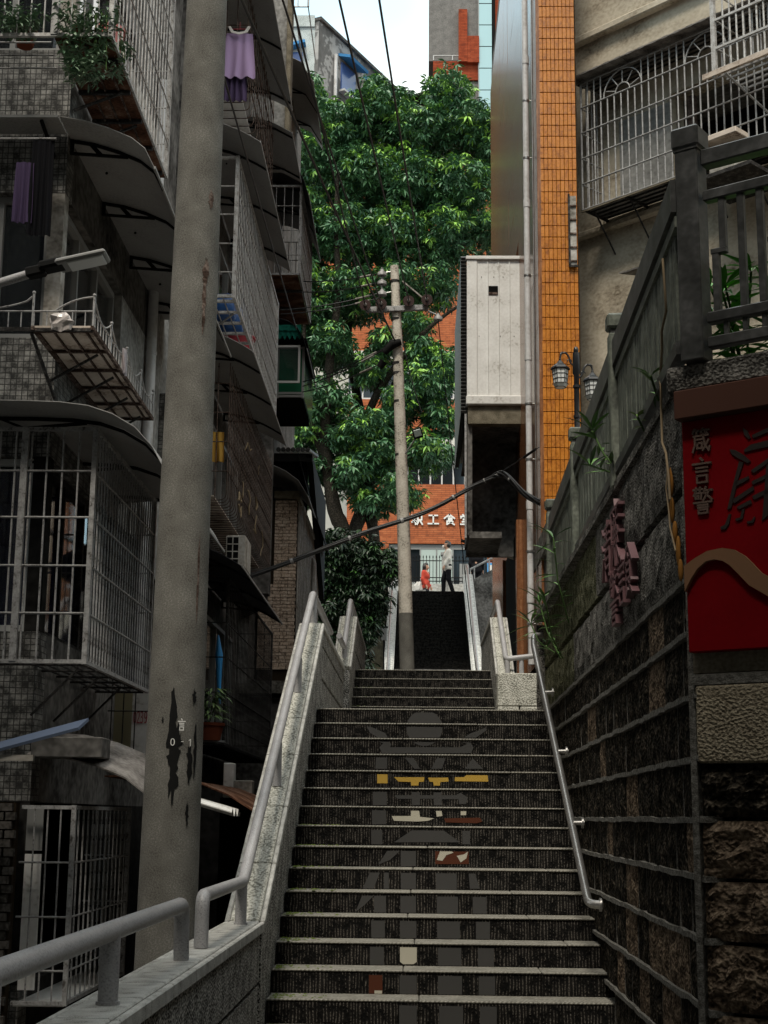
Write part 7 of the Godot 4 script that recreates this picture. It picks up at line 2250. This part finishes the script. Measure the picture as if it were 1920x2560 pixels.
	for i in 3:
		for j in 2:
			var s := 2.9 + 2.6 * i
			var y := 38.0 - 4.2 * j
			boxp("window_hood", P.call(s, y + 0.95, 0.3), Vector3(1.9, 0.14, 0.8), M.blue_paint, g, gb * Basis(Vector3.RIGHT, 0.35))
			boxp("window", P.call(s, y, 0.03), Vector3(1.4, 1.5, 0.1), M.blue_glass, g, gb)
			boxp("window_sill", P.call(s, y - 0.85, 0.15), Vector3(1.7, 0.1, 0.35), M.frame_white, g, gb)
	rod("downpipe", P.call(1.5, 8.7, 0.12), P.call(1.5, 38.8, 0.12), 0.09, M.pvc, g)

# ------------------------------------------------------------------ unseen blocks added behind and beside the viewer to cut off sky light
func plain_block(label: String, c: Vector3, size: Vector3, m: Material) -> void:
	var t := thing("shading_block", label, "building", Vector3(c.x, 0, c.z))
	boxp("wall", Vector3(c.x, size.y / 2, c.z), size, m, t)
	boxp("roof_edge", Vector3(c.x, size.y + 0.1, c.z), size * Vector3(1, 0, 1) + Vector3(0.4, 0.2, 0.4), M.render_dark, t)

func build_sky_blockers() -> void:
	plain_block("unseen grey block added behind the viewer to shade the foreground", V(0, 0, -7), Vector3(26, 20, 5), M.render_dark)
	plain_block("unseen tiled block added on the left to cut off the sky", V(-7.4, 0, 2.5), Vector3(6.0, 12, 13), M.mosaic)
	plain_block("unseen rendered block added on the right to cut off the sky", V(9.2, 0, 3.5), Vector3(7.0, 10, 15), M.stucco)

# ------------------------------------------------------------------ tree, wires, people
func cluster_mesh(n: int, l: float, w: float, sd: int) -> ArrayMesh:
	# a whorl of drooping leaves on a twig tip
	var r := RandomNumberGenerator.new()
	r.seed = sd
	var st := st_flat()
	for i in n:
		var a := TAU * i / n + r.randf_range(-0.35, 0.35)
		var dir := Vector3(cos(a), r.randf_range(-0.75, 0.25), sin(a))
		var xf := aim(dir, Vector3(0, r.randf_range(-0.05, 0.05), 0) + dir * 0.02, r.randf_range(-0.5, 0.5))
		var sh := r.randf_range(0.75, 1.15)
		var b := r.randf_range(0.8, 1.2)
		leaf_to(st, xf, l * sh, w * sh, r.randf_range(0.25, 0.65), 0.18, Color(b, b, b))
	return done(st)

func foliage(t: Node3D, called: String, blobs: Array, d: float, depth: float, per: float, dark: Color, mid: Color, bright: Color, share: float, size: float) -> void:
	for v in 3:
		var mm := MultiMesh.new()
		mm.transform_format = MultiMesh.TRANSFORM_3D
		mm.use_colors = true
		mm.mesh = cluster_mesh(7, 0.19 * size, 0.062 * size, 300 + v)
		var xs := []
		var cs := []
		for q in blobs:
			var n := int(per * q[2] * q[3] / 3.0)
			for i in n:
				# spread through the clump, denser towards its skin
				var p := Vector3(rng.randfn(), rng.randfn(), rng.randfn()).normalized() * pow(rng.randf(), 0.42)
				var spread := 1.0 + 0.45 * rng.randf() * rng.randf()
				var zz: float = depth * minf(1.0, q[2] * 1.6)
				var c := V(q[0] + p.x * q[2] * spread, q[1] + p.y * q[3] * spread, d + p.z * zz)
				var b := Basis(Vector3.UP, rng.randf() * TAU) * Basis(Vector3.RIGHT, rng.randf_range(-0.7, 0.7))
				xs.append(Transform3D(b * Basis.from_scale(Vector3.ONE * rng.randf_range(0.75, 1.25)), c))
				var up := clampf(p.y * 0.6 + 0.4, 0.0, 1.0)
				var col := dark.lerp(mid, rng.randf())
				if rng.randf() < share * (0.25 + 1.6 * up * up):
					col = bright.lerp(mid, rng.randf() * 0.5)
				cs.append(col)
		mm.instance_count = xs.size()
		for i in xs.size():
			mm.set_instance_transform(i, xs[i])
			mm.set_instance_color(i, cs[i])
		var o := MultiMeshInstance3D.new()
		o.name = called
		o.multimesh = mm
		o.material_override = M.leaf
		t.add_child(o, true)
		o.transform = t.global_transform.affine_inverse()
		o.set_meta("kind", "stuff")

func limb(t: Node3D, pts: Array, d: float, bend: float, r0: float, r1: float) -> Array:
	var p3 := []
	for i in pts.size():
		p3.append(V(pts[i][0], pts[i][1], d + bend * float(i) / (pts.size() - 1)))
	var sm := []
	var rr := []
	var n := p3.size()
	for i in n - 1:
		for k in 4:
			var a: Vector3 = p3[maxi(i - 1, 0)]
			var e: Vector3 = p3[mini(i + 2, n - 1)]
			sm.append((p3[i] as Vector3).cubic_interpolate(p3[i + 1], a, e, k / 4.0))
	sm.append(p3[-1])
	for i in sm.size():
		rr.append(lerpf(r0, r1, float(i) / (sm.size() - 1)) * rng.randf_range(0.93, 1.07))
	obj("limb", tube(sm, rr, 10), M.bark, t)
	return sm

func build_tree() -> void:
	var t := thing("broadleaf_tree", "big broadleaf tree with dark forked trunks filling the gap above the stairs", "tree", V(-1.9, 7.5, 40))
	var tr := []
	obj("trunk", tube([V(-1.88, 7.0, 40), V(-1.9, 7.9, 40), V(-1.92, 8.6, 40), V(-1.9, 9.0, 40)], [0.42, 0.34, 0.3, 0.26], 14), M.bark, t)
	tr.append(limb(t, [[-1.95, 8.4], [-2.06, 9.41], [-2.29, 9.97], [-2.49, 11.1], [-2.58, 12.25], [-2.45, 14.35], [-2.26, 16.01], [-2.35, 17.95], [-2.31, 19.42]], 40, -1.2, 0.25, 0.04))
	tr.append(limb(t, [[-1.88, 8.4], [-1.76, 9.41], [-1.55, 10.09], [-1.37, 11.11], [-1.58, 12.6], [-1.82, 13.77], [-2.04, 15.3], [-1.81, 16.98], [-1.49, 18.44], [-1.4, 20.3]], 40, 1.0, 0.22, 0.035))
	tr.append(limb(t, [[-1.15, 7.6], [-1.19, 8.63], [-1.24, 9.53], [-1.48, 10.43], [-1.56, 11.3]], 40.3, 0.0, 0.17, 0.13))
	tr.append(limb(t, [[-1.55, 12.49], [-1.14, 13.42], [-0.48, 14.3], [0.14, 14.95], [0.82, 15.43], [1.72, 15.91]], 40.3, -1.6, 0.13, 0.03))
	tr.append(limb(t, [[-1.4, 11.6], [-0.7, 13.65], [-0.31, 14.6], [0.02, 16.02], [0.12, 17.71], [0.23, 19.42], [0.5, 21.2]], 40.1, 1.2, 0.14, 0.03))
	tr.append(limb(t, [[-2.49, 11.1], [-2.86, 12.14], [-3.11, 13.41], [-3.19, 14.58], [-3.12, 16.73]], 39.6, -0.6, 0.12, 0.03))
	var blobs := [[-3.29, 22.05, 0.70, 0.65], [-2.46, 21.17, 0.86, 0.76], [-1.41, 21.67, 0.76, 0.76], [-1.31, 22.62, 0.38, 0.32], [0.80, 22.30, 0.65, 0.65], [-0.01, 21.17, 0.97, 0.76], [1.50, 21.29, 0.76, 0.65], [2.02, 20.42, 0.43, 0.54], [-3.14, 20.16, 0.86, 0.86], [-1.74, 19.79, 1.08, 0.86], [-0.23, 19.55, 1.08, 0.86], [1.16, 19.42, 0.97, 0.86], [2.02, 18.20, 0.49, 0.43], [-3.28, 18.43, 0.65, 0.86], [-2.17, 17.95, 1.08, 0.86], [-0.68, 17.95, 0.97, 0.76], [0.70, 17.95, 0.86, 0.76], [-3.18, 16.49, 0.65, 0.65], [-1.92, 16.25, 0.97, 0.65], [-0.55, 16.50, 0.65, 0.54], [-2.77, 13.06, 0.86, 0.65], [-3.45, 13.18, 0.49, 0.38], [-1.64, 12.26, 0.65, 0.54], [0.15, 13.54, 0.76, 0.59], [0.71, 14.13, 0.49, 0.49], [-0.52, 13.07, 0.54, 0.43], [0.38, 11.58, 0.59, 0.38], [-0.50, 10.55, 0.59, 0.43], [-1.84, 10.99, 0.65, 0.49], [-1.07, 11.57, 0.54, 0.49], [-3.09, 12.25, 0.43, 0.43], [-2.46, 14.71, 0.65, 0.54], [-0.99, 14.83, 0.43, 0.43], [0.14, 14.48, 0.49, 0.38], [-3.60, 17.46, 0.43, 0.65], [0.47, 16.50, 0.65, 0.43], [-3.3, 15.3, 0.5, 0.5], [-1.4, 14.0, 0.5, 0.4], [-2.2, 11.9, 0.5, 0.4], [-0.9, 12.4, 0.5, 0.4], [0.6, 12.6, 0.45, 0.4], [0.0, 11.9, 0.45, 0.4], [-1.3, 10.2, 0.45, 0.35], [-0.2, 15.3, 0.5, 0.35], [-2.9, 15.6, 0.6, 0.4], [-0.6, 22.1, 0.4, 0.35], [1.9, 21.4, 0.4, 0.35], [-3.5, 14.3, 0.5, 0.5], [-3.7, 11.8, 0.45, 0.4], [-2.9, 11.2, 0.45, 0.35], [-3.3, 10.4, 0.4, 0.3]]
	# twigs reach every clump
	for q in blobs:
		var best := Vector3.ZERO
		var bd := 1e9
		var c := V(q[0], q[1], 40)
		for l in tr:
			for p in l:
				var dd: float = (p as Vector3).distance_to(c) + maxf(0.0, p.y - c.y) * 2.0
				if dd < bd:
					bd = dd
					best = p
		obj("branch", tube([best, best.lerp(c, 0.5) + Vector3(rng.randf_range(-0.15, 0.15), 0.12, rng.randf_range(-0.2, 0.2)), c], [0.04, 0.028, 0.012], 6), M.bark, t)
		for k in 3:
			var e := c + Vector3(rng.randf_range(-1, 1) * q[2], rng.randf_range(-0.3, 1.0) * q[3], rng.randf_range(-0.8, 0.8))
			obj("branch", tube([best.lerp(c, 0.75), e], [0.018, 0.006], 5), M.bark, t)
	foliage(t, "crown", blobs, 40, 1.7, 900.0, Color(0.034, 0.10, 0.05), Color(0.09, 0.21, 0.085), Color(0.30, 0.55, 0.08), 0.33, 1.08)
	var s := thing("dark_shrub", "dense dark shrub on the bank left of the far upper stairs", "shrub", V(-1.4, 5.5, 37.5))
	var sb := [[-1.88, 8.42, 0.6, 0.5], [-1.16, 8.11, 0.55, 0.5], [-0.72, 7.91, 0.3, 0.45], [-2.17, 7.7, 0.5, 0.4], [-1.46, 7.39, 0.6, 0.5], [-1.05, 7.09, 0.3, 0.5], [-1.95, 6.88, 0.6, 0.4], [-1.34, 6.38, 0.4, 0.4], [-2.48, 7.9, 0.35, 0.35], [-2.75, 7.2, 0.5, 0.4], [-2.95, 6.5, 0.5, 0.4], [-2.4, 6.2, 0.5, 0.4], [-1.75, 5.8, 0.6, 0.35], [-3.0, 8.0, 0.3, 0.3], [-2.6, 8.6, 0.4, 0.35], [-3.1, 7.3, 0.4, 0.4], [-2.9, 5.6, 0.5, 0.4], [-2.3, 5.2, 0.5, 0.4], [-1.3, 5.2, 0.4, 0.35]]
	for q in sb:
		obj("stem", tube([V(-1.5, 5.0, 38.6), V(lerpf(-1.5, q[0], 0.5), lerpf(5.4, q[1], 0.6), 38.0), V(q[0], q[1], 37.4)], [0.05, 0.03, 0.012], 6), M.bark, s)
	foliage(s, "foliage", sb, 37.2, 0.7, 900.0, Color(0.006, 0.016, 0.006), Color(0.013, 0.036, 0.011), Color(0.04, 0.11, 0.018), 0.1, 0.95)

func build_pole_two() -> void:
	var d := 22.3
	var t := thing("concrete_pole", "slim pale concrete pole with crossarm and insulators in front of the tree", "pole", V(-0.15, 3.75, d), "utility poles")
	obj("shaft", tube([V(-0.145, 3.7, d), V(-0.2, 5.5, d), V(-0.275, 7.4, d), V(-0.345, 9.2, d), V(-0.4, 10.32, d)], [0.112, 0.102, 0.092, 0.078, 0.066], 18), M.pole_pale, t)
	obj("grey_sleeve", tube([V(-0.145, 3.72, d), V(-0.178, 4.75, d)], [0.1145, 0.1085], 18), M.pole, t)
	for y in [10.06, 9.43, 8.7, 8.54, 8.08, 7.22]:
		var x: float = -0.13 - 0.0415 * (y - 3.75)
		obj("band", tube([V(x, y - 0.02, d), V(x, y + 0.02, d)], 0.1 - 0.0045 * (y - 3.75) + 0.006, 18), M.bar_dark, t)
	cboxp("crossarm", V(-0.35, 9.575, d - 0.09), Vector3(0.98, 0.085, 0.07), M.bar_grey, t, 0.006, Basis(Vector3(0, 0, 1), 0.045))
	sbar("brace", V(-0.27, 10.04, d - 0.08), V(0.1, 9.72, d - 0.08), 0.035, 0.02, M.white_dirty, t)
	for q in [[-0.85, 9.6], [-0.6, 9.62], [-0.168, 9.67], [0.119, 9.69]]:
		var i := obj("disc_insulator", tube([V(q[0], q[1], d - 0.2), V(q[0], q[1], d - 0.17), V(q[0], q[1], d - 0.12)], [0.09, 0.085, 0.04], 16), M.porcelain, t)
		ball("cap", V(q[0], q[1], d - 0.215), Vector3(0.03, 0.03, 0.025), M.steel, i)
		rod("pin", V(q[0], q[1], d - 0.3), V(q[0], q[1], d - 0.08), 0.01, M.steel, t)
	for q in [[-0.595, 10.21], [-0.594, 10.06], [-0.592, 9.88], [0.297, 9.47]]:
		obj("bell_insulator", tube([V(q[0], q[1] - 0.05, d), V(q[0], q[1], d), V(q[0], q[1] + 0.03, d), V(q[0], q[1] + 0.06, d)], [0.075, 0.07, 0.03, 0.025], 14), M.bar_grey, t)
	rod("side_bracket", V(-0.4, 10.24, d), V(-0.6, 10.2, d), 0.012, M.steel, t)
	rod("side_bracket", V(-0.38, 9.9, d), V(-0.6, 9.86, d), 0.012, M.steel, t)
	rod("side_bracket", V(-0.6, 9.8, d), V(-0.6, 10.3, d), 0.012, M.steel, t)
	rod("side_bracket", V(0.08, 9.6, d), V(0.3, 9.5, d), 0.012, M.steel, t)
	obj("cable_clamp", tube([V(-0.55, 8.85, d - 0.1), V(-0.42, 8.98, d - 0.12), V(-0.28, 9.02, d - 0.13)], [0.05, 0.075, 0.05], 10), M.black, t)
	obj("cable_clamp", tube([V(-0.62, 8.62, d - 0.05), V(-0.55, 8.72, d - 0.08)], [0.05, 0.07], 10), M.black, t)
	var l := thing("flood_light", "small square flood light strapped to the slim pale pole", "flood light", V(-0.1, 7.2, d - 0.15))
	cboxp("housing", V(-0.015, 7.5, d - 0.28), Vector3(0.15, 0.16, 0.04), M.black, l, 0.008, Basis(Vector3(0, 0, 1), 0.3) * Basis(Vector3(1, 0, 0), 0.5))
	cboxp("lens", V(-0.015, 7.497, d - 0.305), Vector3(0.11, 0.11, 0.012), M.glass_pale, l, 0.004, Basis(Vector3(0, 0, 1), 0.3) * Basis(Vector3(1, 0, 0), 0.5))
	rod("stem", V(-0.2, 7.22, d - 0.1), V(-0.05, 7.42, d - 0.25), 0.012, M.bar_grey, l)

func build_wires() -> void:
	var d := 22.3
	var g := "overhead wires"
	var top := [[[-0.911, 8.7], [-0.168, 9.67], "thin overhead wire to the inner right insulator of the slim pole"], [[-0.532, 8.7], [0.119, 9.69], "rightmost overhead wire crossing the open sky"], [[-1.44, 8.7], [-0.601, 9.62], "overhead wire to the inner left insulator of the slim pole"], [[-1.251, 8.7], [-0.852, 9.6], "overhead wire to the outer left insulator of the slim pole"], [[-1.907, 8.7], [-0.38, 9.0], "thicker overhead wire crossing in front of the stacked awnings"]]
	for i in top.size():
		var q: Array = top[i]
		tag(obj("overhead_wire", tube(sagged(V(q[0][0], q[0][1], 8.9), V(q[1][0], q[1][1], d - 0.25), 0.06), 0.011 if i < 4 else 0.015, 6), M.cable), q[2], "wire", g)
	tag(obj("overhead_wire", tube(sagged(V(-1.938, 8.7, 8.9), V(-1.95, 9.3, 22.4), 0.05), 0.011, 6), M.cable), "overhead wire ending on the second block beside the white cage", "wire", g)
	var side := [[V(-0.6, 10.21, d), V(-1.95, 10.55, 23.6), "top wire"], [V(-0.6, 10.06, d), V(-1.95, 10.36, 23.6), "second wire"], [V(-0.6, 9.88, d), V(-2.2, 9.6, 22.35), "third wire"], [V(-0.6, 9.8, d), V(-2.2, 9.53, 22.35), "fourth wire"], [V(-0.5, 8.95, d - 0.1), V(-1.95, 8.88, 23.9), "fifth wire"], [V(-0.55, 8.9, d - 0.1), V(-1.95, 8.8, 23.9), "sixth wire"], [V(-0.58, 8.68, d - 0.1), V(-1.95, 8.7, 23.9), "lowest wire"]]
	for q in side:
		var w := thing("side_wire", q[2] + " of those running from the slim pole to the blocks on the left", "wire", q[0], "wires from the slim pole to the left")
		obj("line", tube(sagged(q[0], q[1], 0.05), 0.009, 6), M.cable, w)
		var a: Vector3 = q[0]
		var b: Vector3 = q[1]
		rod("strain_clamp", a.lerp(b, 0.12) - Vector3(0, 0.02, 0), a.lerp(b, 0.26) - Vector3(0, 0.035, 0), 0.017, M.white_dirty, w)
	var drop := [[V(0.3, 9.42, d), V(1.05, 3.9, 25.5), "thin drop wire falling from the right insulator to the far stairs"], [V(-0.3, 9.3, d), V(0.05, 7.9, d - 0.05), "loop of wire hanging beside the slim pole"]]
	for q in drop:
		tag(obj("drop_wire", tube(sagged(q[0], q[1], 0.12), 0.008, 6), M.cable), q[2], "wire", "drop wires")
	# the thick bundle slung across the alley
	var c := thing("cable_bundle", "thick black cable bundle slung across the alley and peaking at the brown building", "cable", V(0, 5.5, 20.3))
	var path := [V(-2.5, 4.853, 20.0), V(-1.578, 5.25, 20.2), V(-0.809, 5.585, 20.3), V(0.106, 5.931, 20.4), V(0.691, 6.257, 20.4), V(1.04, 6.42, 20.32), V(1.126, 6.45, 20.28), V(1.232, 6.387, 20.1), V(1.496, 5.984, 19.6), V(1.821, 5.658, 18.8), V(2.3, 5.5, 18.2)]
	var sm := []
	for i in path.size() - 1:
		for k in 5:
			sm.append((path[i] as Vector3).cubic_interpolate(path[i + 1], path[maxi(i - 1, 0)], path[mini(i + 2, path.size() - 1)], k / 5.0))
	sm.append(path[-1])
	for s in 5:
		var pts := []
		for i in sm.size():
			var a := TAU * s / 5 + i * 0.25
			var spread := 0.02 if i < 26 else (0.034 if i < 44 else 0.022)
			pts.append(sm[i] + Vector3(0, cos(a) * spread, sin(a) * spread))
		obj("strand", tube(pts, 0.017, 6), M.cable, c)
	for i in [4, 9, 13, 18, 23, 30, 36]:
		obj("tie", tube([sm[i], (sm[i] as Vector3).lerp(sm[i + 1], 0.2)], 0.04, 8), M.bar_grey, c)
	rod("guy_wire", V(1.126, 6.46, 20.28), V(1.6, 6.54, 19.06), 0.006, M.cable, c)
	rod("guy_clamp", V(1.43, 6.51, 19.5), V(1.56, 6.535, 19.15), 0.018, M.black, c)
	# coils of cable clamped to the wall of the second block
	var k := thing("cable_loops", "bunch of black cables looping down the end of the second block", "cable", V(-2.1, 4.5, 22.3))
	for i in 8:
		var x := -2.46 + 0.02 * i
		obj("strand", tube(rounded([V(x, 6.9, 22.55), V(x + 0.01, 5.0 - 0.02 * i, 22.5), V(-2.7, 4.88 - 0.03 * i, 22.45)], 0.12), 0.011, 6), M.cable, k)

# ---- people
func field(bones: Array, p: Vector3, k: float) -> float:
	var v := 1e9
	for b in bones:
		var a: Vector3 = b[0]
		var ab: Vector3 = b[1] - a
		var t := clampf((p - a).dot(ab) / maxf(ab.length_squared(), 1e-8), 0, 1)
		var dd := (p - a - ab * t).length() - lerpf(b[2], b[3], t)
		if v > 1e8:
			v = dd
		else:
			var h := maxf(k - absf(v - dd), 0.0) / k
			v = minf(v, dd) - h * h * k * 0.25
	return v

func nets(st: SurfaceTool, bones: Array, cell: float, k := 0.05) -> void:
	var lo := Vector3.ONE * 1e9
	var hi := -lo
	for b in bones:
		for e in 2:
			var r: float = b[2 + e] + cell * 2
			lo = lo.min(b[e] - Vector3.ONE * r)
			hi = hi.max(b[e] + Vector3.ONE * r)
	var n := Vector3i(((hi - lo) / cell).ceil()) + Vector3i.ONE
	var val := PackedFloat32Array()
	val.resize(n.x * n.y * n.z)
	for z in n.z:
		for y in n.y:
			for x in n.x:
				val[x + n.x * (y + n.y * z)] = field(bones, lo + Vector3(x, y, z) * cell, k)
	var vid := {}
	st.set_smooth_group(0)
	for z in n.z - 1:
		for y in n.y - 1:
			for x in n.x - 1:
				var base := x + n.x * (y + n.y * z)
				var c := Vector3.ZERO
				var cnt := 0
				var corners := [0, 1, n.x, n.x + 1, n.x * n.y, n.x * n.y + 1, n.x * n.y + n.x, n.x * n.y + n.x + 1]
				var inside := 0
				for q in corners:
					if val[base + q] < 0:
						inside += 1
				if inside == 0 or inside == 8:
					continue
				for e in [[0, 1], [2, 3], [4, 5], [6, 7], [0, 2], [1, 3], [4, 6], [5, 7], [0, 4], [1, 5], [2, 6], [3, 7]]:
					var va := val[base + corners[e[0]]]
					var vb := val[base + corners[e[1]]]
					if (va < 0) != (vb < 0):
						var f := va / (va - vb)
						var pa := Vector3(e[0] & 1, (e[0] >> 1) & 1, e[0] >> 2)
						var pb := Vector3(e[1] & 1, (e[1] >> 1) & 1, e[1] >> 2)
						c += pa.lerp(pb, f)
						cnt += 1
				vid[base] = lo + (Vector3(x, y, z) + c / cnt) * cell
	var sx := 1
	var sy := n.x
	var sz := n.x * n.y
	for base in vid:
		var here := val[base] < 0
		for ax in [[sx, sy, sz], [sy, sz, sx], [sz, sx, sy]]:
			var other: int = base + ax[0]
			if other < val.size() and (val[other] < 0) != here:
				var a = vid.get(base)
				var b = vid.get(base - ax[1])
				var c = vid.get(base - ax[1] - ax[2])
				var d = vid.get(base - ax[2])
				if a != null and b != null and c != null and d != null:
					if here:
						quad(st, a, b, c, d)
					else:
						quad(st, d, c, b, a)

func hand_bones(w: Vector3, dir: Vector3, side: Vector3) -> Array:
	var palm := w + dir * 0.075
	var o := [[w, palm, 0.024, 0.03]]
	var lens := [0.062, 0.074, 0.078, 0.07]
	for i in 4:
		var root := palm + side * (i - 1.5) * 0.019
		var mid: Vector3 = root + dir * lens[i] * 0.5
		o.append([root, mid, 0.009, 0.0085])
		o.append([mid, mid + (dir * 0.8 + dir.cross(side) * 0.5).normalized() * lens[i] * 0.5, 0.0085, 0.007])
	o.append([w + dir * 0.03 + side * 0.022, w + dir * 0.075 + side * 0.05, 0.011, 0.009])
	return o

func figure(called: String, label: String, at: Vector3, turn: float, h: float, stride: float, top: Material, legs: Material, long_hair: bool, arm_fwd: float) -> Node3D:
	var t := thing(called, label, "person", at, "people at the head of the stairs", turn)
	var s := h / 1.72
	var xf := Transform3D(Basis(Vector3.UP, turn) * Basis.from_scale(Vector3.ONE * s), at)
	var hip := 0.92
	var skin := []
	var cloth := []
	var pants := []
	var shoes := []
	skin.append([Vector3(0, 0.98, 0), Vector3(0, 1.34, 0), 0.11, 0.12])
	skin.append([Vector3(0, 1.36, 0), Vector3(0, 1.5, 0.015), 0.06, 0.052])
	skin.append([Vector3(0, 1.58, 0.03), Vector3(0, 1.645, 0.018), 0.072, 0.088])
	skin.append([Vector3(0, 1.545, 0.06), Vector3(0, 1.56, 0.065), 0.042, 0.05])
	skin.append([Vector3(0, 1.6, 0.11), Vector3(0, 1.575, 0.122), 0.012, 0.017])
	for q in [-1, 1]:
		skin.append([Vector3(q * 0.083, 1.62, 0.02), Vector3(q * 0.088, 1.585, 0.018), 0.018, 0.012])
		var sh := Vector3(q * 0.175, 1.39, -0.005)
		var el := Vector3(q * 0.225, 1.12, -0.03 + 0.06 * q * stride)
		var wr := Vector3(q * 0.205, 0.9, 0.06 + arm_fwd + 0.14 * q * stride)
		skin.append([sh, el, 0.05, 0.038])
		skin.append([el, wr, 0.036, 0.026])
		cloth.append([sh, el, 0.068, 0.056])
		cloth.append([el, el.lerp(wr, 0.85), 0.055, 0.045])
		var hj := Vector3(q * 0.088, hip, 0)
		var kn := Vector3(q * 0.095, 0.5, 0.05 - 0.16 * q * stride)
		var an := Vector3(q * 0.095, 0.09, -0.02 - 0.34 * q * stride)
		skin.append([hj, kn, 0.08, 0.05])
		skin.append([kn, an, 0.05, 0.036])
		pants.append([hj, kn, 0.105, 0.08])
		pants.append([kn, an - Vector3(0, 0.03, 0), 0.078, 0.066])
		shoes.append([an + Vector3(0, -0.05, -0.03), an + Vector3(0, -0.058, 0.15), 0.042, 0.034])
	skin.append([Vector3(-0.13, 1.37, 0), Vector3(0.13, 1.37, 0), 0.06, 0.06])
	cloth.append([Vector3(-0.14, 1.37, -0.005), Vector3(0.14, 1.37, -0.005), 0.085, 0.085])
	cloth.append([Vector3(-0.06, 1.25, 0.0), Vector3(0.06, 1.25, 0.0), 0.14, 0.14])
	cloth.append([Vector3(-0.05, 1.02, 0.0), Vector3(0.05, 1.02, 0.0), 0.135, 0.135])
	cloth.append([Vector3(-0.07, 0.86, 0.0), Vector3(0.07, 0.86, 0.0), 0.135, 0.135])
	pants.append([Vector3(-0.06, 0.93, 0), Vector3(0.06, 0.93, 0), 0.125, 0.125])
	var st := new_st()
	nets(st, skin, 0.026)
	for q in [-1, 1]:
		var wr := Vector3(q * 0.205, 0.9, 0.06 + arm_fwd + 0.14 * q * stride)
		nets(st, hand_bones(wr, Vector3(0, -0.95, 0.3).normalized(), Vector3(0, 0.3, 0.95).normalized()), 0.009, 0.008)
	obj("body", done(st, true), M.skin, t, xf)
	st = new_st()
	nets(st, cloth, 0.03, 0.07)
	obj("shirt", done(st, true), top, t, xf)
	st = new_st()
	nets(st, pants, 0.03, 0.05)
	obj("trousers", done(st, true), legs, t, xf)
	st = new_st()
	nets(st, shoes, 0.018, 0.02)
	obj("shoes", done(st, true), M.shoe_pale if top == M.shirt_white else M.black, t, xf)
	var hair := [[Vector3(0, 1.66, -0.012), Vector3(0, 1.685, 0.02), 0.094, 0.084], [Vector3(-0.05, 1.6, -0.02), Vector3(0.05, 1.6, -0.02), 0.075, 0.075]]
	if long_hair:
		hair.append([Vector3(0, 1.62, -0.03), Vector3(0, 1.42, -0.07), 0.09, 0.06])
		for q in [-1, 1]:
			hair.append([Vector3(q * 0.07, 1.64, 0.0), Vector3(q * 0.085, 1.45, 0.01), 0.04, 0.022])
	st = new_st()
	nets(st, hair, 0.016, 0.03)
	obj("hair", done(st, true), M.hair, t, xf)
	for q in [-1, 1]:
		obj("eye", UNIT_BALL, M.hair, t, xf * Transform3D(Basis.from_scale(Vector3(0.022, 0.011, 0.01)), Vector3(q * 0.033, 1.612, 0.1)))
	return t

func build_people() -> void:
	var a := figure("person", "person in a loose white shirt and black trousers walking left at the stair head", V(1.0, 9.0, 48.75), -PI / 2 + 0.15, 1.78, 0.42, M.shirt_white, M.trousers_black, false, 0.02)
	var mk := ball("face_mask", V(0.86, 9.0 + 1.56 * 1.78 / 1.72, 48.77), Vector3(0.05, 0.06, 0.06), M.cloth_white, a)
	mk.set_meta("label", "white face mask")
	figure("person", "person in a red top with dark hair standing lower behind the stair head", V(0.27, 8.69, 50.4), PI / 2 - 0.35, 1.62, 0.1, M.shirt_red, M.trousers_grey, true, 0.05)
	figure("person", "person dressed in black seen from behind beyond the rising railing", V(2.05, 9.33, 51.0), PI - 0.2, 1.7, 0.12, M.jacket_black, M.trousers_black, false, 0.08)
	var bag := tag(obj("shopping_bag", lumpy_ball(31, 0.2), M.cloth_white, null, Transform3D(Basis.from_scale(Vector3(0.34, 0.5, 0.24)), V(0.02, 9.42, 50.3))), "white shopping bag carried behind the woman in red", "bag")
	bag.set_meta("label", "white carrier bag at the back of the person in red")

func _ready() -> void:
	rng.seed = 20240607
	set_light_and_camera()
	make_materials()
	build_ground()
	build_parapets()
	build_right_wall()
	build_corner()
	build_fence()
	build_wall_plants()
	build_block_one()
	build_left_ground()
	build_pole()
	build_block_two()
	build_block_three()
	build_orange()
	build_lamp_post()
	build_grey_block()
	build_far()
	build_sky_blockers()
	build_tree()
	build_pole_two()
	build_wires()
	build_people()
	print("built ", Time.get_ticks_msec())
